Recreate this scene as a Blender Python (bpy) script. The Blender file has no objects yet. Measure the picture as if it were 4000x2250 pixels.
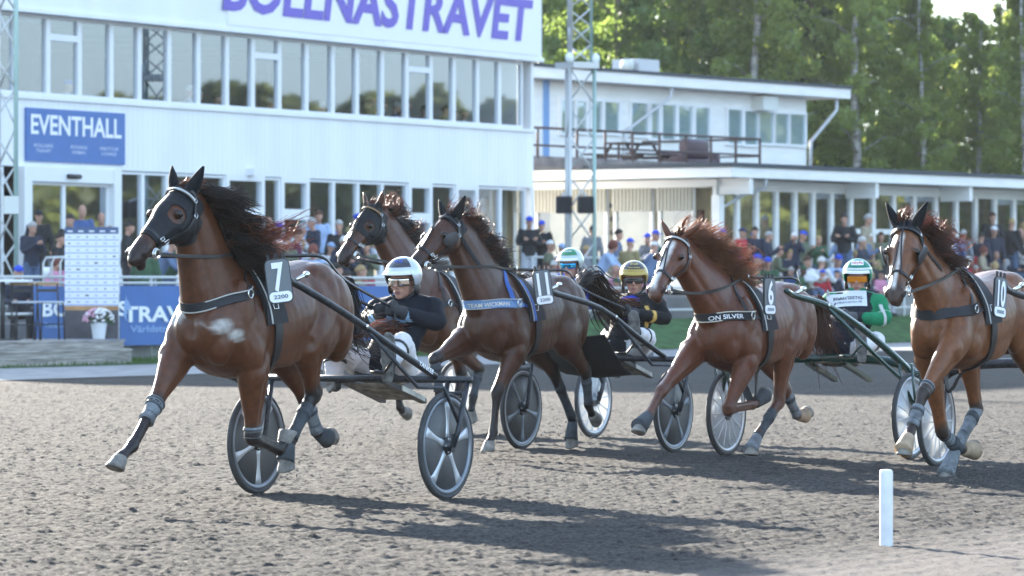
import bpy, bmesh, math, random
import numpy as np
from mathutils import Vector, Matrix, noise as mnoise
from mathutils.bvhtree import BVHTree
random.seed(7); RNG = np.random.default_rng(7)
R = math.radians
scene = bpy.context.scene
COL = scene.collection

# ------------------------------------------------------------ camera, world, sun, exposure
F, CX, HY, H = 16500.0, 2000.0, 1120.0, 1.40      # focal length and horizon in photo pixels, camera height in metres
cam = bpy.data.cameras.new('camera'); camo = bpy.data.objects.new('camera', cam); COL.objects.link(camo)
camo.location = (0, 0, H); camo.rotation_euler = (R(90), 0, 0)
cam.sensor_width = 36.0; cam.lens = 36.0 * F / 4000.0; cam.shift_y = -5.0 / 4000.0
cam.clip_end = 3000.0
cam.dof.use_dof = True; cam.dof.focus_distance = 29.2; cam.dof.aperture_fstop = 5.4
scene.camera = camo

SUN_AZ, SUN_EL = R(-27.0), R(16.5)                 # azimuth from +Y (clockwise), elevation
sdir = Vector((math.sin(SUN_AZ) * math.cos(SUN_EL), math.cos(SUN_AZ) * math.cos(SUN_EL), math.sin(SUN_EL)))
world = bpy.data.worlds.new('World'); scene.world = world; world.use_nodes = True
nt = world.node_tree; nt.nodes.clear()
out = nt.nodes.new('ShaderNodeOutputWorld'); bg = nt.nodes.new('ShaderNodeBackground')
sky = nt.nodes.new('ShaderNodeTexSky'); sky.sky_type = 'NISHITA'; sky.sun_disc = False
sky.sun_elevation = SUN_EL; sky.sun_rotation = SUN_AZ; sky.dust_density = 0.3; sky.air_density = 1.0; sky.ozone_density = 1.0
bg.inputs['Strength'].default_value = 0.15
# broken white cloud over the clear sky
wtc = nt.nodes.new('ShaderNodeTexCoord'); wmp = nt.nodes.new('ShaderNodeMapping'); wmp.inputs['Scale'].default_value = (1, 1, 2.6); nt.links.new(wtc.outputs['Generated'], wmp.inputs[0])
wn = nt.nodes.new('ShaderNodeTexNoise'); wn.inputs['Scale'].default_value = 3.2; wn.inputs['Detail'].default_value = 7; wn.inputs['Roughness'].default_value = .55; nt.links.new(wmp.outputs[0], wn.inputs['Vector'])
wr = nt.nodes.new('ShaderNodeMapRange'); wr.inputs[1].default_value = .46; wr.inputs[2].default_value = .68; wr.inputs[4].default_value = .75; nt.links.new(wn.outputs['Fac'], wr.inputs[0])
wm = nt.nodes.new('ShaderNodeMix'); wm.data_type = 'RGBA'; wm.inputs['B'].default_value = (1.9, 1.98, 2.1, 1)
hs = nt.nodes.new('ShaderNodeHueSaturation'); hs.inputs['Saturation'].default_value = 1.0
nt.links.new(wr.outputs[0], wm.inputs['Factor']); nt.links.new(sky.outputs[0], hs.inputs['Color']); nt.links.new(hs.outputs[0], wm.inputs['A'])
# pale milky horizon
sx = nt.nodes.new('ShaderNodeSeparateXYZ'); nt.links.new(wtc.outputs['Generated'], sx.inputs[0])
hz_ = nt.nodes.new('ShaderNodeMapRange'); hz_.inputs[1].default_value = .0; hz_.inputs[2].default_value = .26; hz_.inputs[3].default_value = .97; hz_.inputs[4].default_value = 0; nt.links.new(sx.outputs['Z'], hz_.inputs[0])
hm_ = nt.nodes.new('ShaderNodeMix'); hm_.data_type = 'RGBA'; hm_.inputs['B'].default_value = (1.1, 1.5, 2.05, 1); nt.links.new(hz_.outputs[0], hm_.inputs['Factor']); nt.links.new(wm.outputs['Result'], hm_.inputs['A'])
nt.links.new(hm_.outputs['Result'], bg.inputs[0]); nt.links.new(bg.outputs[0], out.inputs[0])
sun = bpy.data.lights.new('sun', 'SUN'); suno = bpy.data.objects.new('sun', sun); COL.objects.link(suno)
sun.energy = 5.0; sun.angle = R(0.55); sun.color = (1.0, 0.92, 0.80)
suno.rotation_euler = sdir.to_track_quat('Z', 'Y').to_euler()
scene.view_settings.view_transform = 'Standard'; scene.view_settings.look = 'None'
scene.view_settings.exposure = 2.45; scene.view_settings.gamma = 1.0
scene.cycles.max_bounces = 7; scene.cycles.transparent_max_bounces = 16
scene.cycles.use_denoising = True

# ------------------------------------------------------------ frames of the place
TH = R(29.0)                                        # the straight runs 29 degrees off the line of sight
T = Vector((math.sin(TH), math.cos(TH), 0)); N = Vector((math.cos(TH), -math.sin(TH), 0))
def pt(u, v, d): return Vector(((u - CX) / F * d, d, H - (v - HY) / F * d))
def gnd(u, v, z=0.0):
    d = (H - z) * F / (v - HY); return Vector(((u - CX) / F * d, d, z))

# ------------------------------------------------------------ helpers
def tag(o, label=None, cat=None, group=None, kind=None):
    if label: o['label'] = label
    if cat: o['category'] = cat
    if group: o['group'] = group
    if kind: o['kind'] = kind
    return o
def empty(name, loc, rz=0.0, label=None, cat=None, group=None):
    o = bpy.data.objects.new(name, None); COL.objects.link(o); o.location = loc; o.rotation_euler = (0, 0, rz)
    o.empty_display_size = 0.2
    return tag(o, label, cat, group)
class MB:
    def __init__(s): s.v = []; s.f = []
    def add(s, vs, fs):
        o = len(s.v); s.v += [tuple(p) for p in vs]; s.f += [tuple(i + o for i in f) for f in fs]; return s
    def box(s, o, ex, ey, ez):
        o, ex, ey, ez = Vector(o), Vector(ex), Vector(ey), Vector(ez)
        vs = [o, o + ex, o + ex + ey, o + ey, o + ez, o + ex + ez, o + ex + ey + ez, o + ey + ez]
        return s.add(vs, [(0, 3, 2, 1), (4, 5, 6, 7), (0, 1, 5, 4), (1, 2, 6, 5), (2, 3, 7, 6), (3, 0, 4, 7)])
    def cbox(s, c, sx, sy, sz, rz=0.0):
        m = Matrix.Rotation(rz, 3, 'Z'); ex, ey, ez = m @ Vector((sx, 0, 0)), m @ Vector((0, sy, 0)), Vector((0, 0, sz))
        return s.box(Vector(c) - ex / 2 - ey / 2 - ez / 2, ex, ey, ez)
    def rings(s, rs, cap=True, closed=False):
        m, n = len(rs), len(rs[0]); o = len(s.v)
        for r in rs: s.v += [tuple(float(c) for c in p) for p in r]
        for i in range(m if closed else m - 1):
            a, b = o + i * n, o + ((i + 1) % m) * n
            for j in range(n):
                k = (j + 1) % n; s.f.append((a + j, a + k, b + k, b + j))
        if cap and not closed:
            s.f.append(tuple(o + j for j in reversed(range(n)))); s.f.append(tuple(o + (m - 1) * n + j for j in range(n)))
        return s
    def tube(s, pts, r, n=8, ref=None, rb=None, closed=False):
        """tube along pts; r (and rb, the radius along the reference side) may be numbers or lists"""
        pts = [Vector(p) for p in pts]; m = len(pts)
        ra = [r] * m if not hasattr(r, '__len__') else list(r)
        rb = ra if rb is None else ([rb] * m if not hasattr(rb, '__len__') else list(rb))
        rs = []; lat = Vector(ref) if ref is not None else None
        for i in range(m):
            a, b = pts[max(i - 1, 0)], pts[min(i + 1, m - 1)]
            if closed: a, b = pts[i - 1], pts[(i + 1) % m]
            t = (b - a).normalized() if (b - a).length > 1e-9 else Vector((0, 0, 1))
            if lat is None: lat = t.orthogonal()
            q = (Vector(ref) if ref is not None else lat); q = q - t * q.dot(t)
            if q.length < 1e-4: q = t.orthogonal()
            q.normalize(); lat = q; w = t.cross(q)
            rs.append([pts[i] + w * (ra[i] * math.cos(x)) + q * (rb[i] * math.sin(x)) for x in [2 * math.pi * j / n for j in range(n)]])
        return s.rings(rs, closed=closed)
    def ball(s, c, rx, ry=None, rz=None, n=12, m=8, mat=None):
        ry = rx if ry is None else ry; rz = rx if rz is None else rz; c = Vector(c); rs = []
        for i in range(m + 1):
            a = math.pi * (0.02 + 0.96 * i / m); 
            ring = [Vector((rx * math.sin(a) * math.cos(b), ry * math.sin(a) * math.sin(b), rz * math.cos(a))) for b in [2 * math.pi * j / n for j in range(n)]]
            rs.append([c + (mat @ p if mat is not None else p) for p in ring])
        return s.rings(rs[::-1])
    def build(s, name, mat, parent=None, smooth=True, label=None, auto=None):
        me = bpy.data.meshes.new(name); me.from_pydata(s.v, [], s.f); me.update()
        return link(name, me, mat, parent, smooth, label, auto)
def link(name, me, mat, parent=None, smooth=True, label=None, auto=None):
    o = bpy.data.objects.new(name, me); COL.objects.link(o)
    if mat is not None and not me.materials: me.materials.append(mat)
    if smooth: me.shade_smooth()
    if auto:
        try: me.set_sharp_from_angle(angle=R(auto))
        except Exception: pass
    if parent is not None: o.parent = parent
    if label: o['label'] = label
    return o
def cr(a, sub):
    """Catmull-Rom resampling of rows of a"""
    a = np.asarray(a, float); p = np.vstack([2 * a[0] - a[1], a, 2 * a[-1] - a[-2]]); res = []
    for i in range(1, len(p) - 2):
        for k in range(sub):
            t = k / sub; res.append(0.5 * (2 * p[i] + (p[i + 1] - p[i - 1]) * t + (2 * p[i - 1] - 5 * p[i] + 4 * p[i + 1] - p[i + 2]) * t * t + (3 * p[i] - p[i - 1] - 3 * p[i + 1] + p[i + 2]) * t ** 3))
    res.append(a[-1]); return np.array(res)
def copy_tree(o, parent=None):
    c = o.copy(); COL.objects.link(c); c.parent = parent
    for ch in list(o.children): copy_tree(ch, c)
    return c
def remesh(mb, voxel, smooth=3, factor=0.5):
    me = bpy.data.meshes.new('tmp'); me.from_pydata(mb.v, [], mb.f); me.update()
    bm = bmesh.new(); bm.from_mesh(me); bmesh.ops.recalc_face_normals(bm, faces=bm.faces); bm.to_mesh(me); bm.free()
    o = bpy.data.objects.new('tmp', me); COL.objects.link(o)
    m = o.modifiers.new('r', 'REMESH'); m.mode = 'VOXEL'; m.voxel_size = voxel
    if smooth: q = o.modifiers.new('s', 'SMOOTH'); q.factor = factor; q.iterations = smooth
    dg = bpy.context.evaluated_depsgraph_get()
    res = bpy.data.meshes.new_from_object(o.evaluated_get(dg))
    bpy.data.objects.remove(o); bpy.data.meshes.remove(me); return res
def coords(me):
    a = np.empty(len(me.vertices) * 3); me.vertices.foreach_get('co', a); return a.reshape(-1, 3)
def set_tint(me, rgba, name='tint'):
    at = me.color_attributes.new(name, 'FLOAT_COLOR', 'POINT'); at.data.foreach_set('color', np.asarray(rgba, np.float32).ravel())

MATS = {}
def mat(name, col, rough=0.6, metal=0.0, var=0.0, vscale=6.0, bump=0.0, bscale=40.0, spec=0.5, transl=None, sheen=0.0, coat=0.0, col2=None, stretch=None, attr=None, emit=0.0):
    """procedural material: base colour broken up by noise, noise bump, optional translucency and vertex tint"""
    if name in MATS: return MATS[name]
    m = bpy.data.materials.new(name); m.use_nodes = True; t = m.node_tree; b = t.nodes['Principled BSDF']; L = t.links
    b.inputs['Roughness'].default_value = rough; b.inputs['Metallic'].default_value = metal
    b.inputs['Specular IOR Level'].default_value = spec; b.inputs['Sheen Weight'].default_value = sheen; b.inputs['Coat Weight'].default_value = coat
    b.inputs['Base Color'].default_value = (*col, 1)
    tc = t.nodes.new('ShaderNodeTexCoord'); src = tc.outputs['Object']
    if stretch:
        mp = t.nodes.new('ShaderNodeMapping'); mp.inputs['Scale'].default_value = stretch; L.new(src, mp.inputs[0]); src = mp.outputs[0]
    csock = None
    if attr:
        a = t.nodes.new('ShaderNodeAttribute'); a.attribute_name = attr; csock = a.outputs['Color']
    if var > 0 or col2 is not None:
        n = t.nodes.new('ShaderNodeTexNoise'); n.inputs['Scale'].default_value = vscale; n.inputs['Detail'].default_value = 5; L.new(src, n.inputs['Vector'])
        mx = t.nodes.new('ShaderNodeMix'); mx.data_type = 'RGBA'
        rp = t.nodes.new('ShaderNodeMapRange'); rp.inputs[1].default_value = 0.33; rp.inputs[2].default_value = 0.67
        L.new(n.outputs['Fac'], rp.inputs[0]); L.new(rp.outputs[0], mx.inputs['Factor'])
        if attr:
            mx.blend_type = 'MULTIPLY'; 
            v2 = t.nodes.new('ShaderNodeMix'); v2.data_type = 'RGBA'; v2.inputs['A'].default_value = (1 - var,) * 3 + (1,); v2.inputs['B'].default_value = (1 + var,) * 3 + (1,)
            L.new(rp.outputs[0], v2.inputs['Factor']); mx.inputs['Factor'].default_value = 1
            L.remove(mx.inputs['Factor'].links[0]); L.new(csock, mx.inputs['A']); L.new(v2.outputs['Result'], mx.inputs['B'])
        else:
            c2 = col2 if col2 is not None else tuple(c * (1 + var) for c in col); c1 = col if col2 is not None else tuple(c * (1 - var) for c in col)
            mx.inputs['A'].default_value = (*c1, 1); mx.inputs['B'].default_value = (*c2, 1)
        csock = mx.outputs['Result']
    if csock is not None: L.new(csock, b.inputs['Base Color'])
    if bump > 0:
        n2 = t.nodes.new('ShaderNodeTexNoise'); n2.inputs['Scale'].default_value = bscale; n2.inputs['Detail'].default_value = 4; L.new(src, n2.inputs['Vector'])
        bp = t.nodes.new('ShaderNodeBump'); bp.inputs['Strength'].default_value = bump; bp.inputs['Distance'].default_value = 0.02
        L.new(n2.outputs['Fac'], bp.inputs['Height']); L.new(bp.outputs[0], b.inputs['Normal'])
    if emit: b.inputs['Emission Color'].default_value = (*col, 1); b.inputs['Emission Strength'].default_value = emit
    if transl:
        w, tcol = transl; tr = t.nodes.new('ShaderNodeBsdfTranslucent'); tr.inputs[0].default_value = (*tcol, 1)
        ms = t.nodes.new('ShaderNodeMixShader'); ms.inputs[0].default_value = w; o = t.nodes['Material Output']
        L.new(b.outputs[0], ms.inputs[1]); L.new(tr.outputs[0], ms.inputs[2]); L.new(ms.outputs[0], o.inputs[0])
    MATS[name] = m; return m
def glass_mat(name, tint, refl=0.4, rough=0.02):
    """window glass: tinted see-through pane with a mirror layer that grows at grazing angles"""
    if name in MATS: return MATS[name]
    m = bpy.data.materials.new(name); m.use_nodes = True; t = m.node_tree; t.nodes.clear(); L = t.links
    o = t.nodes.new('ShaderNodeOutputMaterial'); g = t.nodes.new('ShaderNodeBsdfGlossy'); g.inputs['Roughness'].default_value = rough
    g.inputs[0].default_value = (0.80, 0.90, 1, 1)
    tr = t.nodes.new('ShaderNodeBsdfTransparent'); tr.inputs[0].default_value = (*tint, 1)
    lw = t.nodes.new('ShaderNodeLayerWeight'); lw.inputs[0].default_value = 0.35
    mr = t.nodes.new('ShaderNodeMapRange'); mr.inputs[3].default_value = refl; mr.inputs[4].default_value = min(1, refl + 0.35)
    L.new(lw.outputs['Facing'], mr.inputs[0]); ms = t.nodes.new('ShaderNodeMixShader'); L.new(mr.outputs[0], ms.inputs[0])
    L.new(tr.outputs[0], ms.inputs[1]); L.new(g.outputs[0], ms.inputs[2]); L.new(ms.outputs[0], o.inputs[0])
    MATS[name] = m; return m
def text_mesh(s, size=1.0, bold=0.0, depth=0.0, shear=0.0, spacing=1.0, xscale=1.0):
    """lettering as a flat mesh in the xy plane, centred on x and y=0 at the baseline; returns verts, faces, width"""
    cu = bpy.data.curves.new('t', 'FONT'); cu.body = s; cu.size = size; cu.offset = bold; cu.extrude = depth; cu.shear = shear; cu.space_character = spacing
    cu.resolution_u = 3
    o = bpy.data.objects.new('t', cu); COL.objects.link(o); dg = bpy.context.evaluated_depsgraph_get()
    me = bpy.data.meshes.new_from_object(o.evaluated_get(dg)); bpy.data.objects.remove(o)
    v = coords(me).copy(); f = [tuple(p.vertices) for p in me.polygons]; bpy.data.meshes.remove(me); bpy.data.curves.remove(cu)
    v[:, 0] *= xscale; w = v[:, 0].max() - v[:, 0].min(); v[:, 0] -= (v[:, 0].max() + v[:, 0].min()) / 2
    return v, f, w
def lettering(name, s, o, ex, ey, width, mat_, parent, height=None, bold=0.0, shear=0.0, mapfn=None, label=None, spacing=1.0, lift=0.004):
    """text of a given width on the plane (o, ex, ey); o is the centre of the baseline"""
    v, f, w = text_mesh(s, 1.0, bold, 0.0, shear, spacing); k = width / w; hk = k if height is None else height / 0.72
    ex, ey, o = Vector(ex).normalized(), Vector(ey).normalized(), Vector(o); nz = ex.cross(ey)
    mb = MB()
    if mapfn: vs = [mapfn(x * k, y * hk) for x, y, z in v]
    else: vs = [o + ex * (x * k) + ey * (y * hk) + nz * lift for x, y, z in v]
    mb.add(vs, f); return mb.build(name, mat_, parent, smooth=False, label=label)
# ------------------------------------------------------------ ground: one sheet, harrowed gravel relief where it is close
def axis(lo, hi, step, far, grow=1.25):
    c = list(np.arange(lo, hi + 1e-6, step)); a = []; s = step; x = lo
    while x > -far: s *= grow; x -= s; a.append(x)
    b = []; s = step; x = hi
    while x < far: s *= grow; x += s; b.append(x)
    return np.array(a[::-1] + c + b)
def vnoise(x, y, seed):
    r = np.random.default_rng(seed); tab = r.random((256, 256)); xi, yi = np.floor(x).astype(int), np.floor(y).astype(int)
    fx, fy = x - xi, y - yi; fx = fx * fx * (3 - 2 * fx); fy = fy * fy * (3 - 2 * fy); g = lambda i, j: tab[i & 255, j & 255]
    return (g(xi, yi) * (1 - fx) + g(xi + 1, yi) * fx) * (1 - fy) + (g(xi, yi + 1) * (1 - fx) + g(xi + 1, yi + 1) * fx) * fy
xs = axis(-7.6, 7.6, 0.019, 1500.0); yl = [16.0]
while yl[-1] < 64: yl.append(yl[-1] + .026 * max(1, yl[-1] / 23) ** 1.6)
st = .03; ya = [16.0]
while ya[-1] > -1500: st *= 1.3; ya.append(ya[-1] - st)
st = .15; yb = [yl[-1]]
while yb[-1] < 1500: st *= 1.25; yb.append(yb[-1] + st)
ys = np.array(ya[:0:-1] + yl + yb[1:])
X, Y = np.meshgrid(xs, ys); al = X * T.x + Y * T.y; pe = -(X * N.x + Y * N.y)
fade = np.clip((9.5 - np.abs(X)) / 1.8, 0, 1) * np.clip((Y - 14.5) / 1.5, 0, 1) * np.clip((66 - Y) / 5, 0, 1) * np.clip((36.7 - pe) / 1.2, 0, 1) * .56
def clod(fx, fy, seed, th): n = vnoise(X * fx + seed * 3.7, Y * fy + seed, seed); return np.clip(n - th, 0, 1) / (1 - th)
h = 0.010 * (vnoise(X * 9, Y * 8, 1) - 0.5) + 0.010 * (vnoise(X * 27, Y * 23, 2) - 0.5) + 0.016 * (vnoise(X * 1.7, Y * 1.6, 4) - 0.5)
h += 0.017 * clod(15, 13, 5, .70) + 0.016 * clod(24, 20, 8, .64) + 0.014 * clod(38, 31, 9, .60) + 0.010 * clod(55, 44, 10, .5) + 0.007 * np.sin(pe * 31 + 1.3 * vnoise(al * .4, pe * .7, 6)) + 0.010 * clod(1.1 + 0 * X, 30, 13, .55)
h += np.random.default_rng(4).normal(0, .0016, X.shape)
Z = h * fade * (.55 + .45 * np.clip((pe - 8.6) / 1.2, 0, 1))
for (u0, v0, r0) in ((1704, 1949, .2), (985, 1905, .2), (2839, 1775, .2), (3535, 1813, .2), (2034, 1722, .2), (2626, 1764, .2)):
    g0 = gnd(u0, v0); Z *= 1 - 0.8 * np.exp(-((X - g0.x) ** 2 + (Y - g0.y) ** 2) / r0 ** 2)
nx, ny = len(xs), len(ys)
me = bpy.data.meshes.new('track'); co = np.stack([X, Y, Z], -1).reshape(-1, 3)
i = np.arange((nx - 1) * (ny - 1)); r, c = i // (nx - 1), i % (nx - 1); a = r * nx + c
fa = np.stack([a, a + 1, a + nx + 1, a + nx], -1)
me.vertices.add(len(co)); me.vertices.foreach_set('co', co.ravel()); me.loops.add(fa.size); me.polygons.add(len(fa))
me.loops.foreach_set('vertex_index', fa.ravel()); me.polygons.foreach_set('loop_start', np.arange(len(fa)) * 4); me.polygons.foreach_set('loop_total', np.full(len(fa), 4))
me.update(calc_edges=True)
def track_mat():
    m = bpy.data.materials.new('harrowed_gravel'); m.use_nodes = True; t = m.node_tree; b = t.nodes['Principled BSDF']; L = t.links
    tc = t.nodes.new('ShaderNodeTexCoord')
    def ns(scale, detail=4, rough=0.6):
        n = t.nodes.new('ShaderNodeTexNoise'); n.inputs['Scale'].default_value = scale; n.inputs['Detail'].default_value = detail; n.inputs['Roughness'].default_value = rough
        L.new(tc.outputs['Object'], n.inputs['Vector']); return n.outputs['Fac']
    rp = t.nodes.new('ShaderNodeValToRGB'); e = rp.color_ramp.elements
    e[0].position = 0.41; e[0].color = (0.029, 0.029, 0.030, 1); e[1].position = 0.62; e[1].color = (0.104, 0.094, 0.083, 1)
    L.new(ns(30, 6, 0.75), rp.inputs[0])
    mpn = t.nodes.new('ShaderNodeMapping'); mpn.inputs['Rotation'].default_value = (0, 0, R(8)); mpn.inputs['Scale'].default_value = (.9, 7.0, 1); L.new(tc.outputs['Object'], mpn.inputs[0])
    sn = t.nodes.new('ShaderNodeTexNoise'); sn.inputs['Scale'].default_value = 1.3; sn.inputs['Detail'].default_value = 5; L.new(mpn.outputs[0], sn.inputs['Vector'])
    sr = t.nodes.new('ShaderNodeMapRange'); sr.inputs[1].default_value = .35; sr.inputs[2].default_value = .65; sr.inputs[3].default_value = .72; sr.inputs[4].default_value = 1.22; L.new(sn.outputs['Fac'], sr.inputs[0])
    big = t.nodes.new('ShaderNodeMix'); big.data_type = 'RGBA'; big.blend_type = 'MULTIPLY'; big.inputs['Factor'].default_value = 0.5
    r2 = t.nodes.new('ShaderNodeValToRGB'); r2.color_ramp.elements[0].position = 0.35; r2.color_ramp.elements[0].color = (0.7, 0.7, 0.72, 1); r2.color_ramp.elements[1].position = 0.65; r2.color_ramp.elements[1].color = (1.2, 1.16, 1.1, 1)
    L.new(ns(0.5, 3), r2.inputs[0]); L.new(rp.outputs[0], big.inputs['A']); L.new(r2.outputs[0], big.inputs['B']); vs = t.nodes.new('ShaderNodeVectorMath'); vs.operation = 'SCALE'; L.new(big.outputs['Result'], vs.inputs[0]); L.new(sr.outputs[0], vs.inputs['Scale']); # paler stone dust along the inner edge of the track, where the marker posts stand
    dp = t.nodes.new('ShaderNodeVectorMath'); dp.operation = 'DOT_PRODUCT'; dp.inputs[1].default_value = (-N.x, -N.y, 0); L.new(tc.outputs['Object'], dp.inputs[0])
    ad = t.nodes.new('ShaderNodeMath'); ad.operation = 'ADD'; L.new(dp.outputs['Value'], ad.inputs[0]); L.new(ns(2.5, 4), ad.inputs[1])
    er = t.nodes.new('ShaderNodeMapRange'); er.inputs[1].default_value = 9.1; er.inputs[2].default_value = 10.3; er.inputs[3].default_value = .75; er.inputs[4].default_value = 0; L.new(ad.outputs[0], er.inputs[0])
    em = t.nodes.new('ShaderNodeMix'); em.data_type = 'RGBA'; L.new(er.outputs[0], em.inputs['Factor']); L.new(vs.outputs[0], em.inputs['A'])
    e2 = t.nodes.new('ShaderNodeValToRGB'); e2.color_ramp.elements[0].position = .35; e2.color_ramp.elements[0].color = (.12, .108, .102, 1); e2.color_ramp.elements[1].position = .65; e2.color_ramp.elements[1].color = (.225, .200, .185, 1); L.new(ns(45, 5, .8), e2.inputs[0]); L.new(e2.outputs[0], em.inputs['B'])
    L.new(em.outputs['Result'], b.inputs['Base Color'])
    bp = t.nodes.new('ShaderNodeBump'); bp.inputs['Strength'].default_value = 0.9; bp.inputs['Distance'].default_value = 0.03; L.new(ns(40, 6, 0.8), bp.inputs['Height']); L.new(bp.outputs[0], b.inputs['Normal'])
    b.inputs['Roughness'].default_value = 0.95; b.inputs['Specular IOR Level'].default_value = 0.15
    return m
tag(link('track', me, track_mat(), smooth=True), kind='structure')
def sheet(name, poly, z, m, kind='structure'):
    mb = MB(); mb.add([(p[0], p[1], z) for p in poly], [tuple(range(len(poly)))]); return tag(mb.build(name, m, smooth=False), kind=kind)
def tq(s, q): p = T * s - N * q; return (p.x, p.y)
# (s, q): distance along the straight, distance across it from the camera line
GRASS = mat('turf', (0.045, 0.100, 0.032), 0.9, var=0.45, vscale=3.0, bump=0.6, bscale=30, spec=0.1)
sheet('verge', [tq(-40, 37.0), tq(420, 37.0), tq(420, 43.6), tq(-40, 43.6)], 0.012, mat('grey_verge_gravel', (0.25, 0.245, 0.24), 0.95, var=0.3, vscale=2.2, bump=0.5, bscale=20))
sheet('lawn', [tq(-40, 42.3), tq(420, 42.3), tq(420, 45.7), tq(-40, 45.7)], 0.02, GRASS)
gb = MB(); rg = np.random.default_rng(3)
for k in range(26000):
    s_, q_ = rg.uniform(40, 130), rg.uniform(42.3, 46.4); x, y = tq(s_, q_); hh = rg.uniform(.03, .09); an = rg.uniform(0, 6.3); dx, dy = .012 * math.cos(an), .012 * math.sin(an); lx, ly = rg.normal(0, .02, 2)
    gb.add([(x - dx, y - dy, .02), (x + dx, y + dy, .02), (x + lx, y + ly, .02 + hh)], [(0, 1, 2)])
tag(gb.build('grass', mat('grass_blades', (0.04, 0.10, 0.022), 0.7, var=0.4, vscale=1.5, transl=(0.35, (0.09, 0.16, 0.02)))), 'short green grass on the verge behind the track', 'grass', kind='stuff')
CONC = mat('terrace_concrete', (0.26, 0.26, 0.25), 0.9, var=0.2, vscale=1.5, bump=0.2, bscale=15)
tb = MB()
for k, (q0, q1, z) in enumerate(((45.6, 46.8, 0.35), (46.8, 48.0, 0.70), (48.0, 49.4, 1.0), (49.4, 56.0, 1.25))):
    a, b_ = Vector((*tq(-40, q0), -0.2)), Vector((*tq(230, q0), -0.2)); w = Vector((*tq(-40, q1), -0.2)) - a
    tb.box(a, b_ - a, w, (0, 0, z + 0.2))
a_, b2 = Vector((*tq(92, 45.95), -.2)), Vector((*tq(240, 45.95), -.2)); tb.box(a_, b2 - a_, Vector((*tq(92, 50), -.2)) - a_, (0, 0, 1.352))
tag(tb.build('terrace', CONC, smooth=False), 'stepped concrete terrace', None, None, 'structure')
# ------------------------------------------------------------ grandstand and clubhouse
WHITE = mat('white_cladding', (0.80, 0.81, 0.82), 0.55, var=0.04, vscale=1.2, stretch=(1, 1, 0.15))
WHITE2 = mat('white_painted_wood', (0.80, 0.79, 0.76), 0.6, var=0.06, vscale=1.0, bump=0.15, bscale=6, stretch=(1, 1, 6))
FRAME = mat('white_window_frame', (0.78, 0.79, 0.80), 0.45)
DARKROOM = mat('dim_interior', (0.12, 0.13, 0.14), 0.9, var=0.3, vscale=0.8)
ROOFING = mat('dark_roof_felt', (0.05, 0.06, 0.075), 0.8)
GLASS_U = glass_mat('upper_window_glass', (0.88, 0.92, 0.94), 0.17)
GLASS_P = glass_mat('pavilion_glass', (.62, .74, .76), .26)
GLASS_L = glass_mat('lower_window_glass', (0.70, 0.67, 0.54), 0.36)
SIGNBLUE = mat('sign_blue', (0.055, 0.15, 0.40), 0.45, var=0.05)
WHITEINK = mat('white_lettering', (0.82, 0.84, 0.86), 0.5)
class Plane:
    """a vertical wall plane: point p0, direction e along it, outward normal n"""
    def __init__(s, p0, e, n): s.p0, s.e, s.n = Vector(p0), Vector(e), Vector(n)
    def t(s, u):
        k = (u - CX) / F; a = s.e.x - k * s.e.y; return (k * s.p0.y - s.p0.x) / a
    def d(s, u): return s.p0.y + s.e.y * s.t(u)
    def tz(s, u, v): return s.t(u), H - (v - HY) / F * s.d(u)
    def P(s, t, z, o=0.0): p = s.p0 + s.e * t + s.n * o; return Vector((p.x, p.y, z))
    def box(s, mb, t0, t1, z0, z1, o0, o1): mb.box(s.P(t0, z0, o0), s.e * (t1 - t0), s.n * (o1 - o0), (0, 0, z1 - z0)); return mb
FQ = 52.0
q0f = Vector((-N.x * FQ, -N.y * FQ, 0)); ff = Plane(q0f, T, N)
t0 = ff.t(-260); t1 = ff.t(2075)
zA0, zA1 = 3.62, 5.55            # white band between the floors
zB1 = 7.86                       # top of the upper windows
zT = 10.6
stand = empty('grandstand', ff.P(t0, 0), 0, 'white two storey grandstand with rows of windows and big purple letters', 'building')
loc0 = stand.location.copy()
def sub(mb, name, m, parent, **k):
    """build world-space geometry under an Empty that only has a location"""
    base = Vector(parent.get('_b', (0, 0, 0)) if False else (0, 0, 0)); q = parent
    while q is not None: base += Vector(q.location); q = q.parent
    mb.v = [(p[0] - base.x, p[1] - base.y, p[2] - base.z) for p in mb.v]
    return mb.build(name, m, parent, **k)
zA0 = ff.tz(1000, 688)[1]; zA1 = ff.tz(1000, 440)[1]; zB1 = ff.tz(1000, 128)[1]
mb = MB(); ff.box(mb, t0, t1 + .12, zA0, zA1, -0.35, 0.0); ff.box(mb, t0, t1 + .18, zA1 - .03, zA1 + .05, 0.0, 0.07)
band = sub(mb, 'wall', WHITE, stand, smooth=False)
mb = MB(); ff.box(mb, t0, t1 + .16, zB1, zT, -0.35, 0.22); ff.box(mb, t0, t1 + .2, zB1 - .06, zB1 + .03, 0.0, 0.27)
sub(mb, 'fascia', WHITE, stand, smooth=False, label='white upper fascia that carries the large letters')
mb = MB()
for k in range(int((t1 - t0) / 0.20)):
    ff.box(mb, t0 + k * .20, t0 + k * .20 + .012, zA0 + .05, zA1 - .06, 0.0, 0.006)
sub(mb, 'cladding_seam', WHITE, band, smooth=False)
mb = MB(); mb.box(ff.P(t0, zT - .1, -12), T * (t1 - t0 + .2), N * 12.4, (0, 0, .12)); sub(mb, 'roof', ROOFING, stand, smooth=False)
mb = MB()   # far end wall and interior
ff.box(mb, t1 - .02, t1 + .12, 0.9, zA0, -0.3, 0.02)
ff.box(mb, t1 - .05, t1 + .10, zA1, zB1, -.3, 0.02)
sub(mb, 'corner_post', FRAME, stand, smooth=False)
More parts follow.
